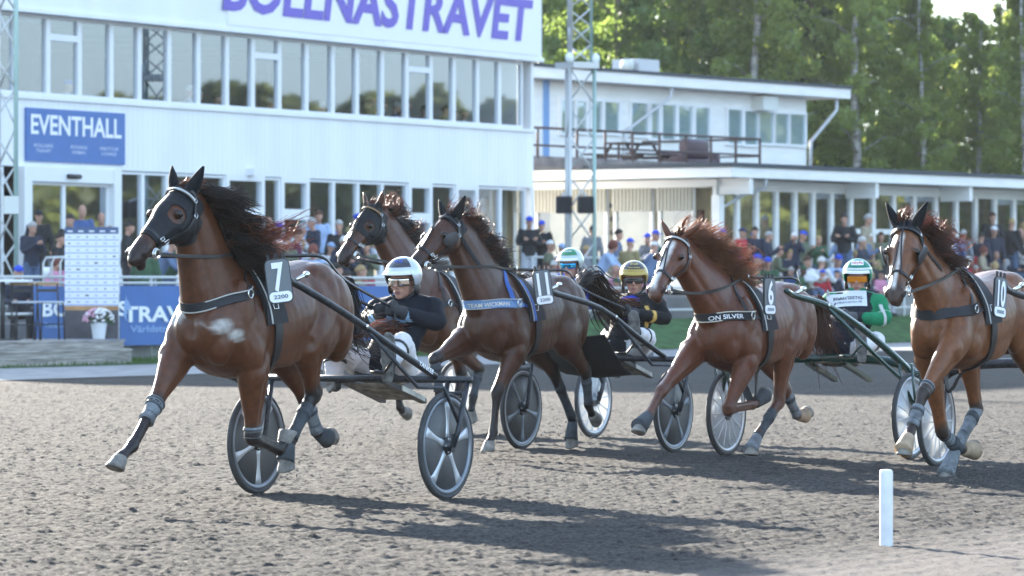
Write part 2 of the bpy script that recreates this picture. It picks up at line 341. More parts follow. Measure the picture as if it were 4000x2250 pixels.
mb = MB(); ff.box(mb, t1 - .1, t1 - .02, 1.0, zT - .2, -12, -0.36); sub(mb, 'end_wall', WHITE, stand, smooth=False); mb = MB(); ff.box(mb, t0, t0 + .1, 1.0, zT - .2, -12, -.36)
sub(mb, 'end_wall', WHITE, stand, smooth=False)
mb = MB(); ff.box(mb, t0, t1 - .1, 1.1, zT - .2, -11.9, -11.6); ff.box(mb, t0 + .1, t1 - .12, zA1 - .55, zA1 - .3, -11.6, -.36); ff.box(mb, t0 + .1, t1 - .12, zB1 + .2, zB1 + .3, -11.6, -.36)
ff.box(mb, t0 + .1, t1 - .12, 1.1, 1.2, -11.6, -.36)
for k in range(5): ff.box(mb, t0 + 4 + 5 * k, t0 + 4.3 + 5 * k, 1.2, zB1 + .2, -4.3, -4.0)
sub(mb, 'interior', DARKROOM, stand, smooth=False)
# windows: mullions read from the photo, every light is a window with its own pane
def window(pl, par, ta, tb, za, zb, gm, fw=.06, transom=None, off=-0.1, fm=None, name='window'):
    fm = fm or FRAME; mb = MB()
    pl.box(mb, ta, ta + fw, za, zb, off - .05, off + .06); pl.box(mb, tb - fw, tb, za, zb, off - .05, off + .06)
    pl.box(mb, ta + fw, tb - fw, za, za + fw, off - .05, off + .055); pl.box(mb, ta + fw, tb - fw, zb - fw, zb, off - .05, off + .055)
    if transom: pl.box(mb, ta + fw, tb - fw, transom - .07, transom + .07, off - .05, off + .065)
    w = sub(mb, name, fm, par, smooth=False)
    mb = MB(); p = [pl.P(ta + fw, za + fw, off), pl.P(tb - fw, za + fw, off), pl.P(tb - fw, zb - fw, off), pl.P(ta + fw, zb - fw, off)]
    mb.add(p, [(0, 1, 2, 3)]); g = sub(mb, 'pane', gm, par, smooth=False); g.parent = w; return w
um = [-190, -60, 68, 195, 318, 442, 552, 668, 782, 894, 995, 1099, 1205, 1307, 1402, 1500, 1596, 1690, 1780, 1872, 1958, 2048]
for k in range(len(um) - 1):
    ta, tb_ = ff.t(um[k]), ff.t(um[k + 1])
    window(ff, stand, ta, tb_, zA1 + .05, zB1 - .06, GLASS_U, .075, transom=(zA1 + 1.32 if k in (3, 10, 16) else None))
zg = 1.27
lm = [(460, 565, 0), (565, 660, 0), (660, 775, 0), (775, 885, 0), (885, 1035, 2), (1035, 1100, 0), (1100, 1210, 2), (1210, 1310, 0), (1310, 1405, 0), (1405, 1500, 0), (1500, 1598, 0), (1598, 1690, 2), (1690, 1782, 0), (1782, 1870, 2), (1870, 1962, 0), (1962, 2060, 0)]
for a, b_, kind in [(-190, 20, 0)] + lm:
    ta, tb_ = ff.t(a), ff.t(b_)
    if kind == 2:     # glazed door with a fanlight
        mb = MB(); zd = zA0 - .85
        for z0_, z1_ in ((zg, zd), (zd, zA0)):
            ff.box(mb, ta, ta + .13, z0_, z1_, -.14, 0.0); ff.box(mb, tb_ - .13, tb_, z0_, z1_, -.14, 0.0); ff.box(mb, ta + .13, tb_ - .13, z0_, z0_ + .12, -.14, -.002); ff.box(mb, ta + .13, tb_ - .13, z1_ - .12, z1_, -.14, -.002)
        d_ = sub(mb, 'door', FRAME, stand, smooth=False); mb = MB()
        for z0_, z1_ in ((zg, zd), (zd, zA0)): mb.add([ff.P(ta + .13, z0_ + .12, -.08), ff.P(tb_ - .13, z0_ + .12, -.08), ff.P(tb_ - .13, z1_ - .12, -.08), ff.P(ta + .13, z1_ - .12, -.08)], [(0, 1, 2, 3)])
        g = sub(mb, 'pane', GLASS_L, stand, smooth=False); g.parent = d_
        mb = MB(); mb.tube([ff.P(ta + .2, zg + .9, .02), ff.P(ta + .2, zg + 1.3, .02)], .02); g = sub(mb, 'handle', mat('steel', (.5, .5, .5), .3, 1.0), stand); g.parent = d_
    else:
        window(ff, stand, ta, tb_, zg + .35, zA0 - .02, GLASS_L, .055)
mb = MB(); ff.box(mb, t0, t1, zg - .3, zg + .34, -.3, -.03); sub(mb, 'plinth', WHITE, stand, smooth=False)
# sliding entrance
mb = MB(); ta, tb_ = ff.t(72), ff.t(452); z_h = ff.tz(240, 712)[1]
ff.box(mb, ta, ta + .28, zg, zA0, -.1, .16); ff.box(mb, tb_ - .28, tb_, zg, zA0, -.1, .16); ff.box(mb, ta + .28, tb_ - .28, z_h, zA0, -.1, .14)
en = sub(mb, 'entrance', FRAME, stand, smooth=False, label='wide white framed sliding glass entrance')
tm = ff.t(250)
for a, b_ in ((ta + .28, tm), (tm, tb_ - .28)):
    mb = MB(); ff.box(mb, a, a + .06, zg, z_h, -.06, .0); ff.box(mb, b_ - .06, b_, zg, z_h, -.06, .0); ff.box(mb, a + .06, b_ - .06, z_h - .07, z_h, -.06, .0); ff.box(mb, a + .06, b_ - .06, zg, zg + .1, -.06, 0.)
    mb.v = [tuple(Vector(p)) for p in mb.v]; dd = sub(mb, 'sliding_door', FRAME, stand, smooth=False); dd.parent = en
    mb = MB(); mb.add([ff.P(a + .06, zg + .1, -.03), ff.P(b_ - .06, zg + .1, -.03), ff.P(b_ - .06, z_h - .07, -.03), ff.P(a + .06, z_h - .07, -.03)], [(0, 1, 2, 3)]); g = sub(mb, 'glass', GLASS_L, stand, smooth=False); g.parent = en
mb = MB(); c = ff.P(*ff.tz(262, 690), .19); mb.tube([c - T * .22, c + T * .22], .05, 10); g = sub(mb, 'door_sensor', mat('black_plastic', (.02, .02, .022), .5), stand); g.parent = en
mb = MB(); tt, zz = ff.tz(975, 672); ff.box(mb, tt - .12, tt + .12, zz - .08, zz + .08, 0, .2); sub(mb, 'wall_lamp', FRAME, stand, smooth=False)
# big letters (their tops run out of the picture)
tl0, zl0 = ff.tz(925, 50); tl1, zl1 = ff.tz(2010, 155)
mb = MB(); ff.box(mb, tl0 - .75, t1 + .0, zl0 - .32, zT - .25, .22, .25); pnl = sub(mb, 'sign_panel', mat('white_sign_panel', (.82, .82, .84), .5), stand, smooth=False)
o_ = ff.P((tl0 + tl1) / 2 - .25, (zl0 + zl1) / 2 + .02, .26)
lt = lettering('lettering', 'BOLLNÄSTRAVET', o_ - loc0, T, (0, 0, 1), tl1 - tl0 + 1.5, mat('purple_letters', (0.145, 0.105, 0.50), .5), pnl, height=1.04, bold=0.03, shear=0.16, lift=.012)
# blue sign board on the band
board = empty('sign_board', ff.P(*ff.tz(290, 540), 0.0), 0, 'blue EVENTHALL sign board on the white wall above the entrance', 'sign')
ta, za_ = ff.tz(95, 625); tb_, zb_ = ff.tz(480, 455); zc = (za_ + ff.tz(480, 648)[1]) / 2; zd = (ff.tz(95, 420)[1] + ff.tz(480, 443)[1]) / 2
mb = MB(); ff.box(mb, ta, tb_, zc, zd, .008, .06); sub(mb, 'panel', SIGNBLUE, board, smooth=False)
wd = tb_ - ta; hb = zd - zc; bl = board.location
lettering('lettering', 'EVENTHALL', ff.P(ta + wd * .5, zc + hb * .52, .062) - bl, T, (0, 0, 1), wd * .92, WHITEINK, board, height=hb * .37, bold=.022)
for fx, s1, s2, w_ in ((.165, 'BOLLNÄS', 'TRAVET', .19), (.52, 'RESTAURANG', 'EVENEMANG', .17), (.83, 'NIGHTCLUB', 'LOUNGE', .19)):
    lettering('lettering', s1, ff.P(ta + wd * fx, zc + hb * .27, .062) - bl, T, (0, 0, 1), wd * w_, mat('pale_sign_ink', (.55, .63, .78), .5), board, height=hb * .065, bold=.01)
    lettering('lettering', s2, ff.P(ta + wd * fx, zc + hb * .17, .062) - bl, T, (0, 0, 1), wd * w_ * .8, MATS['pale_sign_ink'], board, height=hb * .065, bold=.01)

# ------------------------------------------------------------ clubhouse on the right
TH2 = R(36.0); T2 = Vector((math.sin(TH2), math.cos(TH2), 0)); N2 = Vector((math.cos(TH2), -math.sin(TH2), 0))
cpt = Vector((5.33, 110.0, 0)); cf = Plane(cpt, T2, N2); cs = Plane(cpt, -N2, -T2)       # front and side faces
club = empty('clubhouse', cpt, 0, 'low white clubhouse with a long row of windows under a flat roof', 'building')
ze = cf.tz(2830, 648)[1]; zf = ze - .33; zw = cf.tz(3300, 745)[1]; zb = 1.62
L2 = 26.0
mb = MB(); cf.box(mb, -.0, L2, zw, zf - .02, -.3, 0); cf.box(mb, 0, L2, .6, zb, -.3, 0)
cs.box(mb, 0.3, 9, zw - .02, zf - .02, -.3, 0.0)
wl = sub(mb, 'wall', WHITE2, club, smooth=False)
mb = MB(); k = -1.2
mb.box(cf.P(-.9, zf, 1.05), T2 * (L2 + .9), -N2 * .06, (0, 0, .26)); mb.box(cf.P(-.9, zf, .99), -N2 * 11, T2 * .06, (0, 0, .26)); mb.box(cf.P(-.84, zf + .02, .985), T2 * (L2 + .8), -N2 * 10.9, (0, 0, .06))
sub(mb, 'fascia', WHITE2, club, smooth=False)
mb = MB(); mb.box(cf.P(-.95, zf + .265, 1.1), T2 * (L2 + 1), -N2 * 11, (0, 0, .11)); rf = sub(mb, 'roof', ROOFING, club, smooth=False)
for tt in (0.1, 6.4, 11.5, 16.6, 21.7):
    mb = MB(); cf.box(mb, tt, tt + .16, zf - .42, zf - .003, 0.003, .96); sub(mb, 'roof_beam', WHITE2, club, smooth=False)
mb = MB(); mb.tube([cf.P(.9, zf, .95), cf.P(.95, zf - .25, .9), cf.P(.7, zf - .42, .4), cf.P(.2, zf - .75, .06), cf.P(.12, 1.7, .06)], .045, 8); sub(mb, 'downpipe', mat('grey_metal', (.5, .52, .55), .45, .3), club)
mb = MB(); cf.box(mb, -.22, .02, .6, zf - .45, -.02, .22); sub(mb, 'corner_post', WHITE2, club, smooth=False)
mb = MB(); cf.box(mb, .0, L2, zb - .09, zb + .03, .0, .12); sub(mb, 'sill', WHITE2, club, smooth=False)
cm = [2762, 2815, 2890, 2965, 3042, 3115, 3185, 3257, 3333, 3420, 3500, 3580, 3665, 3745, 3820, 3895, 3970, 4045, 4120]
for k in range(len(cm) - 1):
    ta, tb_ = max(cf.t(cm[k]), .03), cf.t(cm[k + 1])
    window(cf, club, ta, tb_, zb + .03, zw - .003, GLASS_L, .085, transom=(zb + 1.3 if k in (8, 9) else None), fm=WHITE2)
BAYS = [(2705, 2566), (2545, 2392), (2368, 2085)]
for ua, ub in BAYS:
    a, b_ = cs.t(ua), cs.t(ub); window(cs, club, a, b_, 1.5, zw - .03, glass_mat('side_window_glass', (.85, .85, .80), .10), .09, fm=WHITE2)
    # striped roller awning pulled part of the way down
    mb = MB(); n_ = max(8, int((b_ - a) / .11)); zq_ = zw - .62
    for k in range(n_): x0 = a + (b_ - a) * k / n_; cs.box(mb, x0, x0 + (b_ - a) / n_ * .5, zq_, zw - .02, .012, .03)
    aw = sub(mb, 'awning', mat('awning_beige', (.30, .27, .20), .8), club, smooth=False); mb = MB(); cs.box(mb, a, b_, zq_ - .01, zw - .02, .0, .01); g = sub(mb, 'awning_back', mat('awning_white', (.60, .59, .54), .8), club, smooth=False); g.parent = aw
mb = MB(); cs.box(mb, .4, 7.5, .9, zw + .2, -3.2, -3.05); cs.box(mb, .4, 7.5, .9, 1.0, -3.05, -.35); sub(mb, 'interior_wall', mat('pale_interior_wall', (.48, .46, .36), .8, var=.25, vscale=1.2), club, smooth=False)
mb = MB(); cs.box(mb, cs.t(2695), cs.t(2672), 1.5, zw - .6, -.7, -.6); sub(mb, 'brown_door', mat('brown_door', (.09, .035, .025), .6), club, smooth=False)
for k in range(6): mb = MB(); a, b_ = cs.t(2368), cs.t(2330); cs.box(mb, a, b_, 1.7 + .36 * k, 1.82 + .36 * k, -.6, -.5); sub(mb, 'shelf', mat('dark_shelf', (.05, .05, .055), .6), club, smooth=False)
mb = MB(); cs.box(mb, 0.1, 9, .6, 1.5, -.3, -.02); sub(mb, 'base_wall', WHITE2, club, smooth=False)
mb = MB(); cf.box(mb, .1, L2, zb - .4, zf, -9, -8.7); cf.box(mb, .4, L2, zb - .3, zb - .2, -8.7, -.3)
for k in range(7): cf.box(mb, 2.5 + 3.3 * k, 2.62 + 3.3 * k, zb, zf, -3.0, -2.6)
sub(mb, 'interior', mat('warm_interior', (.20, .165, .10), .9, var=.6, vscale=1.1), club, smooth=False)
# curtains that show through the front windows
mb = MB(); rr = random.Random(4)
for k in range(16):
    x0 = .3 + k * 1.02 + rr.uniform(0, .3); wv = rr.uniform(.25, .6); n_ = 9
    for j in range(n_):
        xa = x0 + wv * j / n_; mb.tube([cf.P(xa, zb + .05, -.45), cf.P(xa, zw - .05, -.45)], wv / n_ * .62, 6)
sub(mb, 'curtain', mat('ochre_curtain', (.34, .27, .13), .9, var=.3, vscale=2), club)
# upper storey, set back on the roof
upt = Vector((9.22 - .588 * 0, 132.0, 0)); u0 = 3150; up = Plane(((3150 - CX) / F * 132, 132, 0), T2, N2)
pav = empty('roof_pavilion', up.P(0, ze), 0, 'white upper storey with overhanging roof standing on the clubhouse roof', 'building')
zp0 = ze - .1; zp1 = up.tz(3150, 384)[1]; tl_ = up.t(1980)
mb = MB(); up.box(mb, tl_, 0, zp0, zp1, -7, 0)
wl = sub(mb, 'wall', WHITE2, pav, smooth=False)
zr0 = zp1; ov = 1.5
mb = MB(); mb.box(up.P(tl_, zr0 + .02, .7), T2 * (-tl_ + ov), -N2 * 8.3, (0, 0, .30)); sub(mb, 'fascia', WHITE2, pav, smooth=False)
mb = MB(); mb.box(up.P(tl_, zr0 + .325, .75), T2 * (-tl_ + ov + .05), -N2 * 8.4, (0, 0, .09)); sub(mb, 'roof', ROOFING, pav, smooth=False)
for a, b_, va, vb in ((2190, 2235, 398, 520), (2250, 2280, 402, 515), (2310, 2340, 402, 520), (2360, 2408, 405, 520), (2465, 2527, 408, 530), (2534, 2563, 412, 540), (2585, 2628, 416, 545), (2648, 2692, 420, 545), (2714, 2760, 426, 548), (2842, 2888, 434, 560), (2906, 2950, 440, 565), (2964, 3010, 444, 560), (3026, 3070, 450, 562), (3084, 3134, 452, 566)):
    a_, z1_ = up.tz(a, va); b2, z0_ = up.tz(b_, vb)
    window(up, pav, a_ - .14, b2 + .14, z0_ - .08, z1_ + .12, GLASS_P, .075, off=.03, fm=FRAME)
mb = MB(); a_, _ = up.tz(2130, 400); up.box(mb, a_ - .12, a_ + .12, zp0, zr0 + .01, 0.0, .06); sub(mb, 'blue_board', mat('pale_blue_paint', (.16, .30, .55), .6), pav, smooth=False)
mb = MB(); p1 = up.P(0.9, zr0, .55); mb.tube([p1, p1 + Vector((0, 0, -.35)), up.P(.1, zr0 - 1.35, .1), up.P(.06, zp0 + .1, .1)], .06, 8); sub(mb, 'downpipe', MATS['grey_metal'], pav); mb = MB(); a_, _ = up.tz(2560, 400); mb.tube([up.P(a_, zr0, .6), up.P(a_ - .05, zr0 - .3, .55), up.P(a_ - 1.7, zr0 - 1.35, .08), up.P(a_ - 1.75, zp0, .08)], .05, 8); sub(mb, 'downpipe', MATS['grey_metal'], pav)
mb = MB(); a_, z_ = up.tz(2968, 405); up.box(mb, a_ - .5, a_ + .35, z_ - .22, z_ + .2, 0, .45); sub(mb, 'heat_pump', mat('off_white_metal', (.62, .64, .6), .5), pav, smooth=False)
# things on the roofs
vt = Plane(up.P(0, 0, -2), T2, N2); a_, z_ = vt.tz(2490, 275)
v_ = empty('roof_vent', vt.P(a_, zr0 + .41, 0), 0, 'grey metal ventilation box on the pavilion roof', 'vent')
mb = MB(); vt.box(mb, a_ - .7, a_ + .75, zr0 + .42, zr0 + .55, -.6, .6); sub(mb, 'base', MATS['grey_metal'], v_, smooth=False)
mb = MB(); vt.box(mb, a_ - .62, a_ + .45, zr0 + .552, zr0 + .98, -.5, .5); sub(mb, 'housing', MATS['grey_metal'], v_, smooth=False)
mb = MB(); c = vt.P(a_ - .7, zr0 + .78, .2); mb.tube([c, c + T2 * -.25], .2, 12); sub(mb, 'outlet', MATS['off_white_metal'], v_)
# brown terrace railing along the clubhouse roof
RUST = mat('dark_brown_steel', (.07, .045, .04), .7)
rp_ = Plane(((2968 - CX) / F * 119, 119, 0), T2, N2)
zr = ze + .02
rail = empty('roof_railing', rp_.P(0, zr), 0, 'dark brown steel railing round the roof terrace', 'railing')
tA = rp_.t(2000); mb = MB()
mb.tube([rp_.P(tA, zr + .98), rp_.P(0, zr + .98)], .035, 6); mb.tube([rp_.P(tA, zr + .52), rp_.P(0, zr + .52)], .03, 6); mb.tube([rp_.P(0, zr + .98), rp_.P(0, zr + .98, -4)], .035, 6); mb.tube([rp_.P(0, zr + .5), rp_.P(0, zr + .5, -4)], .03, 6)
sub(mb, 'handrail', RUST, rail)
for u in (2100, 2254, 2364, 2470, 2576, 2680, 2777, 2874, 2968):
    a_ = rp_.t(u); mb = MB(); mb.tube([rp_.P(a_, zr), rp_.P(a_, zr + 1.0)], .04, 6); sub(mb, 'post', RUST, rail)
mb = MB(); mb.tube([rp_.P(-1.2, zr, -4), rp_.P(-1.2, zr + .95, -4)], .04, 6); sub(mb, 'post', RUST, rail)
mb = MB(); mb.box(rp_.P(tA, zr - .06, -.1), T2 * (-tA - 2.5), N2 * .12, (0, 0, .3)); mb.box(rp_.P(tA, zr - .06, .02), T2 * (-tA * .45), N2 * .35, (0, 0, .22)); tag(mb.build('timber_kerb', mat('weathered_timber', (.22, .19, .18), .9, var=.35, vscale=2.5, bump=.3, bscale=10), smooth=False), 'weathered timber kerb along the edge of the roof terrace', 'kerb')
BROWN = mat('dark_stained_wood', (.045, .032, .030), .7, var=.3, vscale=5)
px_ = Plane(rp_.P(0, 0, -1.2), T2, N2); a_ = px_.t(2470)
pn = empty('picnic_table', px_.P(a_, zr), 0, 'dark wooden picnic table with attached benches on the roof terrace', 'picnic table')
mb = MB()
for k in range(4): px_.box(mb, a_ - .85, a_ + .85, zr + .72, zr + .77, -.36 + .19 * k, -.19 + .19 * k)
sub(mb, 'tabletop', BROWN, pn, smooth=False)
for sgn in (-1, 1):
    mb = MB(); px_.box(mb, a_ - 1.15, a_ + 1.0, zr + .42, zr + .47, sgn * .72 - .14, sgn * .72 + .14); sub(mb, 'bench', BROWN, pn, smooth=False)
for x in (-.65, .65):
    for sgn in (-1, 1):
        mb = MB(); mb.tube([px_.P(a_ + x, zr, sgn * .75), px_.P(a_ + x, zr + .72, sgn * .25)], .055, 4); sub(mb, 'leg', BROWN, pn, smooth=False)
    mb = MB(); mb.tube([px_.P(a_ + x, zr + .38, -.8), px_.P(a_ + x, zr + .38, .8)], .05, 4); sub(mb, 'crossbar', BROWN, pn, smooth=False)
LEATH = mat('maroon_leather', (.055, .026, .040), .45, var=.2)
a_ = px_.t(2690); sf = empty('sofa', px_.P(a_, zr), 0, 'dark maroon leather sofa on the roof terrace behind the railing', 'sofa')
def rbox(pl, t0_, t1_, z0_, z1_, o0_, o1_, name, m, par, r=.08):
    mb = MB(); pl.box(mb, t0_, t1_, z0_, z1_, o0_, o1_); o = sub(mb, name, m, par); bv = o.modifiers.new('b', 'BEVEL'); bv.width = r; bv.segments = 3; return o
rbox(px_, a_ - .75, a_ + .8, zr + .02, zr + .40, -.45, .45, 'seat', LEATH, sf); rbox(px_, a_ - .75, a_ + .45, zr + .38, zr + .95, .12, .44, 'backrest', LEATH, sf, .12)
rbox(px_, a_ - .95, a_ - .74, zr + .02, zr + .60, -.45, .45, 'armrest', LEATH, sf); rbox(px_, a_ + .76, a_ + .98, zr + .02, zr + .58, -.45, .45, 'armrest', LEATH, sf)
# lattice masts
GALV = mat('galvanised_steel', (.55, .56, .55), .45, .35); GALVG = mat('weathered_green_steel', (.34, .48, .44), .5, .3)
def mast(name, u, d, w, z1, zsplit, label, rz=.5):
    p = pt(u, HY, d); p.z = 0; r = empty(name, p, rz, label, 'mast')
    cs_ = [Vector((math.cos(a), math.sin(a), 0)) for a in (R(90), R(210), R(330))]
    for k, (za, zb_, ww) in enumerate(((0, zsplit, w), (zsplit + .15, z1, w * .82))):
        for c in cs_:
            mb = MB(); mb.tube([c * ww * .577 + Vector((0, 0, za)), c * ww * .577 + Vector((0, 0, zb_))], .045 if k == 0 else .035, 8); mb.build('leg', GALVG if c.x > .3 else GALV, r)
        mb = MB(); n_ = int((zb_ - za) / (.72 if k == 0 else .40))
        for i_ in range(n_):
            z0_, z1_ = za + (zb_ - za) * i_ / n_, za + (zb_ - za) * (i_ + 1) / n_
            for j in range(3):
                a_, b_ = cs_[j] * ww * .577, cs_[(j + 1) % 3] * ww * .577
                if i_ % 2: a_, b_ = b_, a_
                mb.tube([a_ + Vector((0, 0, z0_)), b_ + Vector((0, 0, z1_))], .022, 5)
        mb.build('bracing', GALV, r)
    if zsplit < z1 - .5:
        mb = MB(); mb.cbox((0, 0, zsplit + .08), w * 1.05, w * 1.05, .14); mb.build('platform', GALV, r, smooth=False)
        for c in cs_[1:]:
            mb = MB(); mb.ball(c * w * .62 + Vector((0, 0, zsplit + .24)), .10, .10, .13); mb.build('floodlight', mat('white_lamp_housing', (.8, .82, .8), .3), r)
    return r
m1 = mast('lattice_mast', 2254, 98.0, .70, 12.5, 6.45, 'tall galvanised lattice mast standing in front of the clubhouse', .62)
m2 = mast('lattice_mast', 5, 82.0, .52, 12.5, 12.0, 'pale lattice mast cut off by the left picture edge beside the entrance', .3)
mb = MB(); mb.cbox((.12, -.35, 2.98), .28, .2, .34); mb.build('cabinet', MATS['off_white_metal'], m2, smooth=False)
for u in (2203, 2288):
    p = pt(u, 800, 97.4); s_ = empty('loudspeaker', p, .1, ('black loudspeaker hanging on the near side of the lattice mast, the %s of two' % ('left' if u < 2250 else 'right')), 'loudspeaker')
    rb_ = MB(); rb_.cbox((0, 0, 0), .36, .34, .40); o = rb_.build('cabinet', mat('black_speaker', (.02, .022, .028), .6), s_); bv = o.modifiers.new('b', 'BEVEL'); bv.width = .03
    rb_ = MB(); rb_.cbox((0, -.176, 0), .30, .012, .33); rb_.build('grille', mat('speaker_mesh', (.012, .012, .015), .85, bump=.5, bscale=300), s_, smooth=False)
    rb_ = MB(); rb_.tube([(0, .05, .19), (0, .2, .26), (0, .45, .26)], .025, 6); rb_.build('bracket', GALV, s_)
# ------------------------------------------------------------ trees behind the buildings
LEAF = [mat('birch_leaves', (0.110, 0.155, 0.055), 0.5, var=0.5, vscale=0.5, transl=(0.57, (0.47, 0.55, 0.11))),
        mat('aspen_leaves', (0.085, 0.140, 0.055), 0.5, var=0.5, vscale=0.5, transl=(0.5, (0.29, 0.41, 0.09))),
        mat('spruce_needles', (0.045, 0.080, 0.040), 0.7, var=0.4, vscale=0.7, transl=(0.3, (0.10, 0.17, 0.05)))]
BARK = [mat('birch_bark', (0.36, 0.35, 0.33), 0.8, var=0.5, vscale=3, stretch=(1, 1, 4), col2=(0.08, 0.07, 0.065)), mat('grey_bark', (0.16, 0.14, 0.12), 0.9, var=0.4, vscale=4), mat('red_bark', (0.13, 0.075, 0.055), 0.9, var=0.4, vscale=4)]
def crown_mesh(kind, hgt, seed):
    r = np.random.default_rng(seed); V = []; clumps = []
    if kind < 2:      # broadleaf: drooping clumps along rising limbs
        nl = 62
        for k in range(nl):
            z = hgt * (0.16 + 0.82 * (k + r.uniform(0, 1)) / nl); fr = (z / hgt - .16) / .84
            rad = hgt * 0.145 * (math.sin(math.pi * min(.96, .16 + .84 * fr)) ** .6) * r.uniform(.65, 1.25); an = k * 2.4 + r.uniform(-.6, .6)
            for j in range(5):
                f = (j + r.uniform(.2, 1)) / 5; clumps.append((rad * f * math.cos(an), rad * f * math.sin(an), z + rad * .25 * f - .35 * f * r.uniform(0, 1), r.uniform(.22, .58) * (1.15 - .3 * f), r.uniform(.5, 1.0)))
    else:
        for k in range(80):
            fr = (k + r.uniform(0, 1)) / 80; z = hgt * (.10 + .9 * fr); rad = hgt * .15 * (1 - fr) ** .8 + .15; an = k * 2.4
            for j in range(3): f = (j + 1) / 3; clumps.append((rad * f * math.cos(an), rad * f * math.sin(an), z - .3 * rad * f, .28 + .25 * (1 - fr), .45))
    cl = np.array(clumps); per = 50 if kind < 2 else 46
    idx = np.repeat(np.arange(len(cl)), per); n = len(idx); d = r.normal(0, 1, (n, 3)); d /= np.linalg.norm(d, axis=1)[:, None]
    rr_ = r.uniform(.35, 1, n) ** .6
    c = cl[idx, :3] + d * (cl[idx, 3] * rr_)[:, None] * np.array([1, 1, .8 if kind < 2 else .5]); c[:, 2] -= .35 * cl[idx, 4] * r.uniform(0, 1, n) ** 2 * (kind < 2)
    a = r.normal(0, 1, (n, 3)); a /= np.linalg.norm(a, axis=1)[:, None]; b = np.cross(a, r.normal(0, 1, (n, 3))); b /= np.linalg.norm(b, axis=1)[:, None]
    sz = (r.uniform(.07, .14, n) if kind < 2 else r.uniform(.05, .11, n))[:, None]
    v = np.stack([c - a * sz, c + b * sz * .75, c + a * sz, c - b * sz * .75], 1).reshape(-1, 3)
    me = bpy.data.meshes.new('crown'); f = np.arange(n * 4)
    me.vertices.add(n * 4); me.vertices.foreach_set('co', v.ravel()); me.loops.add(n * 4); me.polygons.add(n); me.loops.foreach_set('vertex_index', f)
    me.polygons.foreach_set('loop_start', np.arange(n) * 4); me.polygons.foreach_set('loop_total', np.full(n, 4)); me.update(calc_edges=True)
    return me
def trunk_mesh(kind, hgt, seed):
    r = random.Random(seed); mb = MB(); pts = []; x = y = 0
    for k in range(9):
        pts.append((x, y, hgt * .97 * k / 8)); x += r.uniform(-.12, .12); y += r.uniform(-.12, .12)
    mb.tube(pts, [.19 * (1 - .1 * k) + .015 for k in range(9)], 8)
    if kind < 2:
        for k in range(16):
            i_ = 2 + k * 6 // 16; p = Vector(pts[i_]); an = k * 2.4; l = hgt * .16 * r.uniform(.6, 1.1); d = Vector((math.cos(an), math.sin(an), .55)); mb.tube([p, p + d * l * .5, p + d * l + Vector((0, 0, -.2 * l))], [.035, .02, .006], 5)
    me = bpy.data.meshes.new('trunk'); me.from_pydata(mb.v, [], mb.f); me.shade_smooth(); return me
protos = []
for kind, hgt, seed in ((0, 15, 1), (1, 15, 2), (0, 15, 3), (2, 16, 4), (1, 15, 5)):
    cme, tme = crown_mesh(kind, hgt, seed), trunk_mesh(kind, hgt, seed); cme.materials.append(LEAF[kind]); tme.materials.append(BARK[kind]); protos.append((kind, hgt, cme, tme))
TREES = [  # u, d, height, prototype
 (2090, 150, 17, 1), (2240, 158, 18, 4), (2430, 150, 18, 1), (2600, 158, 19, 4), (2770, 150, 18, 1), (2935, 148, 17.5, 0), (3075, 156, 17, 4), (3190, 150, 14.5, 3), (3330, 148, 16.5, 2), (3480, 156, 14.5, 1),
 (3590, 148, 12.2, 0), (3700, 160, 11.8, 4), (3810, 150, 11.2, 2), (3905, 158, 11.6, 3), (3985, 148, 12.6, 0), (4130, 152, 15, 1),
 (2160, 172, 20, 0), (2340, 176, 20, 2), (2520, 172, 20, 0), (2860, 176, 19, 2), (3010, 178, 18, 3), (3260, 174, 16.5, 0), (3420, 178, 15.5, 3), (3640, 178, 12.5, 1), (3870, 176, 11.3, 0), (4040, 178, 15, 4)]
KL = [('pale trunked birch', 'birch'), ('dense green aspen', 'aspen'), ('dark narrow spruce', 'spruce')]
def side(u):
    return ('above the clubhouse roof vent' if 2420 < u < 2620 else 'just right of the tall lattice mast' if 2260 <= u <= 2420 else 'between the grandstand corner and the lattice mast' if u < 2260 else 'over the middle of the pavilion roof' if u < 2900 else 'over the right end of the pavilion roof' if u < 3150 else 'beside the pavilion brace over the long clubhouse roof' if u < 3420 else 'above the driver in green over the clubhouse roof' if u < 3650 else 'above the horse with number 10' if u < 3850 else 'by the upper right corner of the picture')
cnt = {}
for i_, (u, d, hh, k) in enumerate(TREES):
    kind, hgt, cme, tme = protos[k]; p = pt(u, HY, d); p.z = 0
    key = (kind, side(u)); cnt[key] = cnt.get(key, 0) + 1
    lab = KL[kind][0] + ' ' + side(u) + ('' if cnt[key] == 1 else ', %s one further back' % ('second' if cnt[key] == 2 else 'third' if cnt[key] == 3 else 'fourth'))
    t_ = empty(KL[kind][1] + '_tree', p, i_ * 1.7, lab, 'tree', 'trees behind the clubhouse'); s_ = hh / hgt; t_.scale = (s_ * .92, s_ * .92, s_)
    o = bpy.data.objects.new('crown', cme); COL.objects.link(o); o.parent = t_
    o = bpy.data.objects.new('trunk', tme); COL.objects.link(o); o.parent = t_
    if kind == 0: dv = Matrix.Rotation(-i_ * 1.7, 3, 'Z') @ Vector((.1, -.55, 0)); o.location = dv
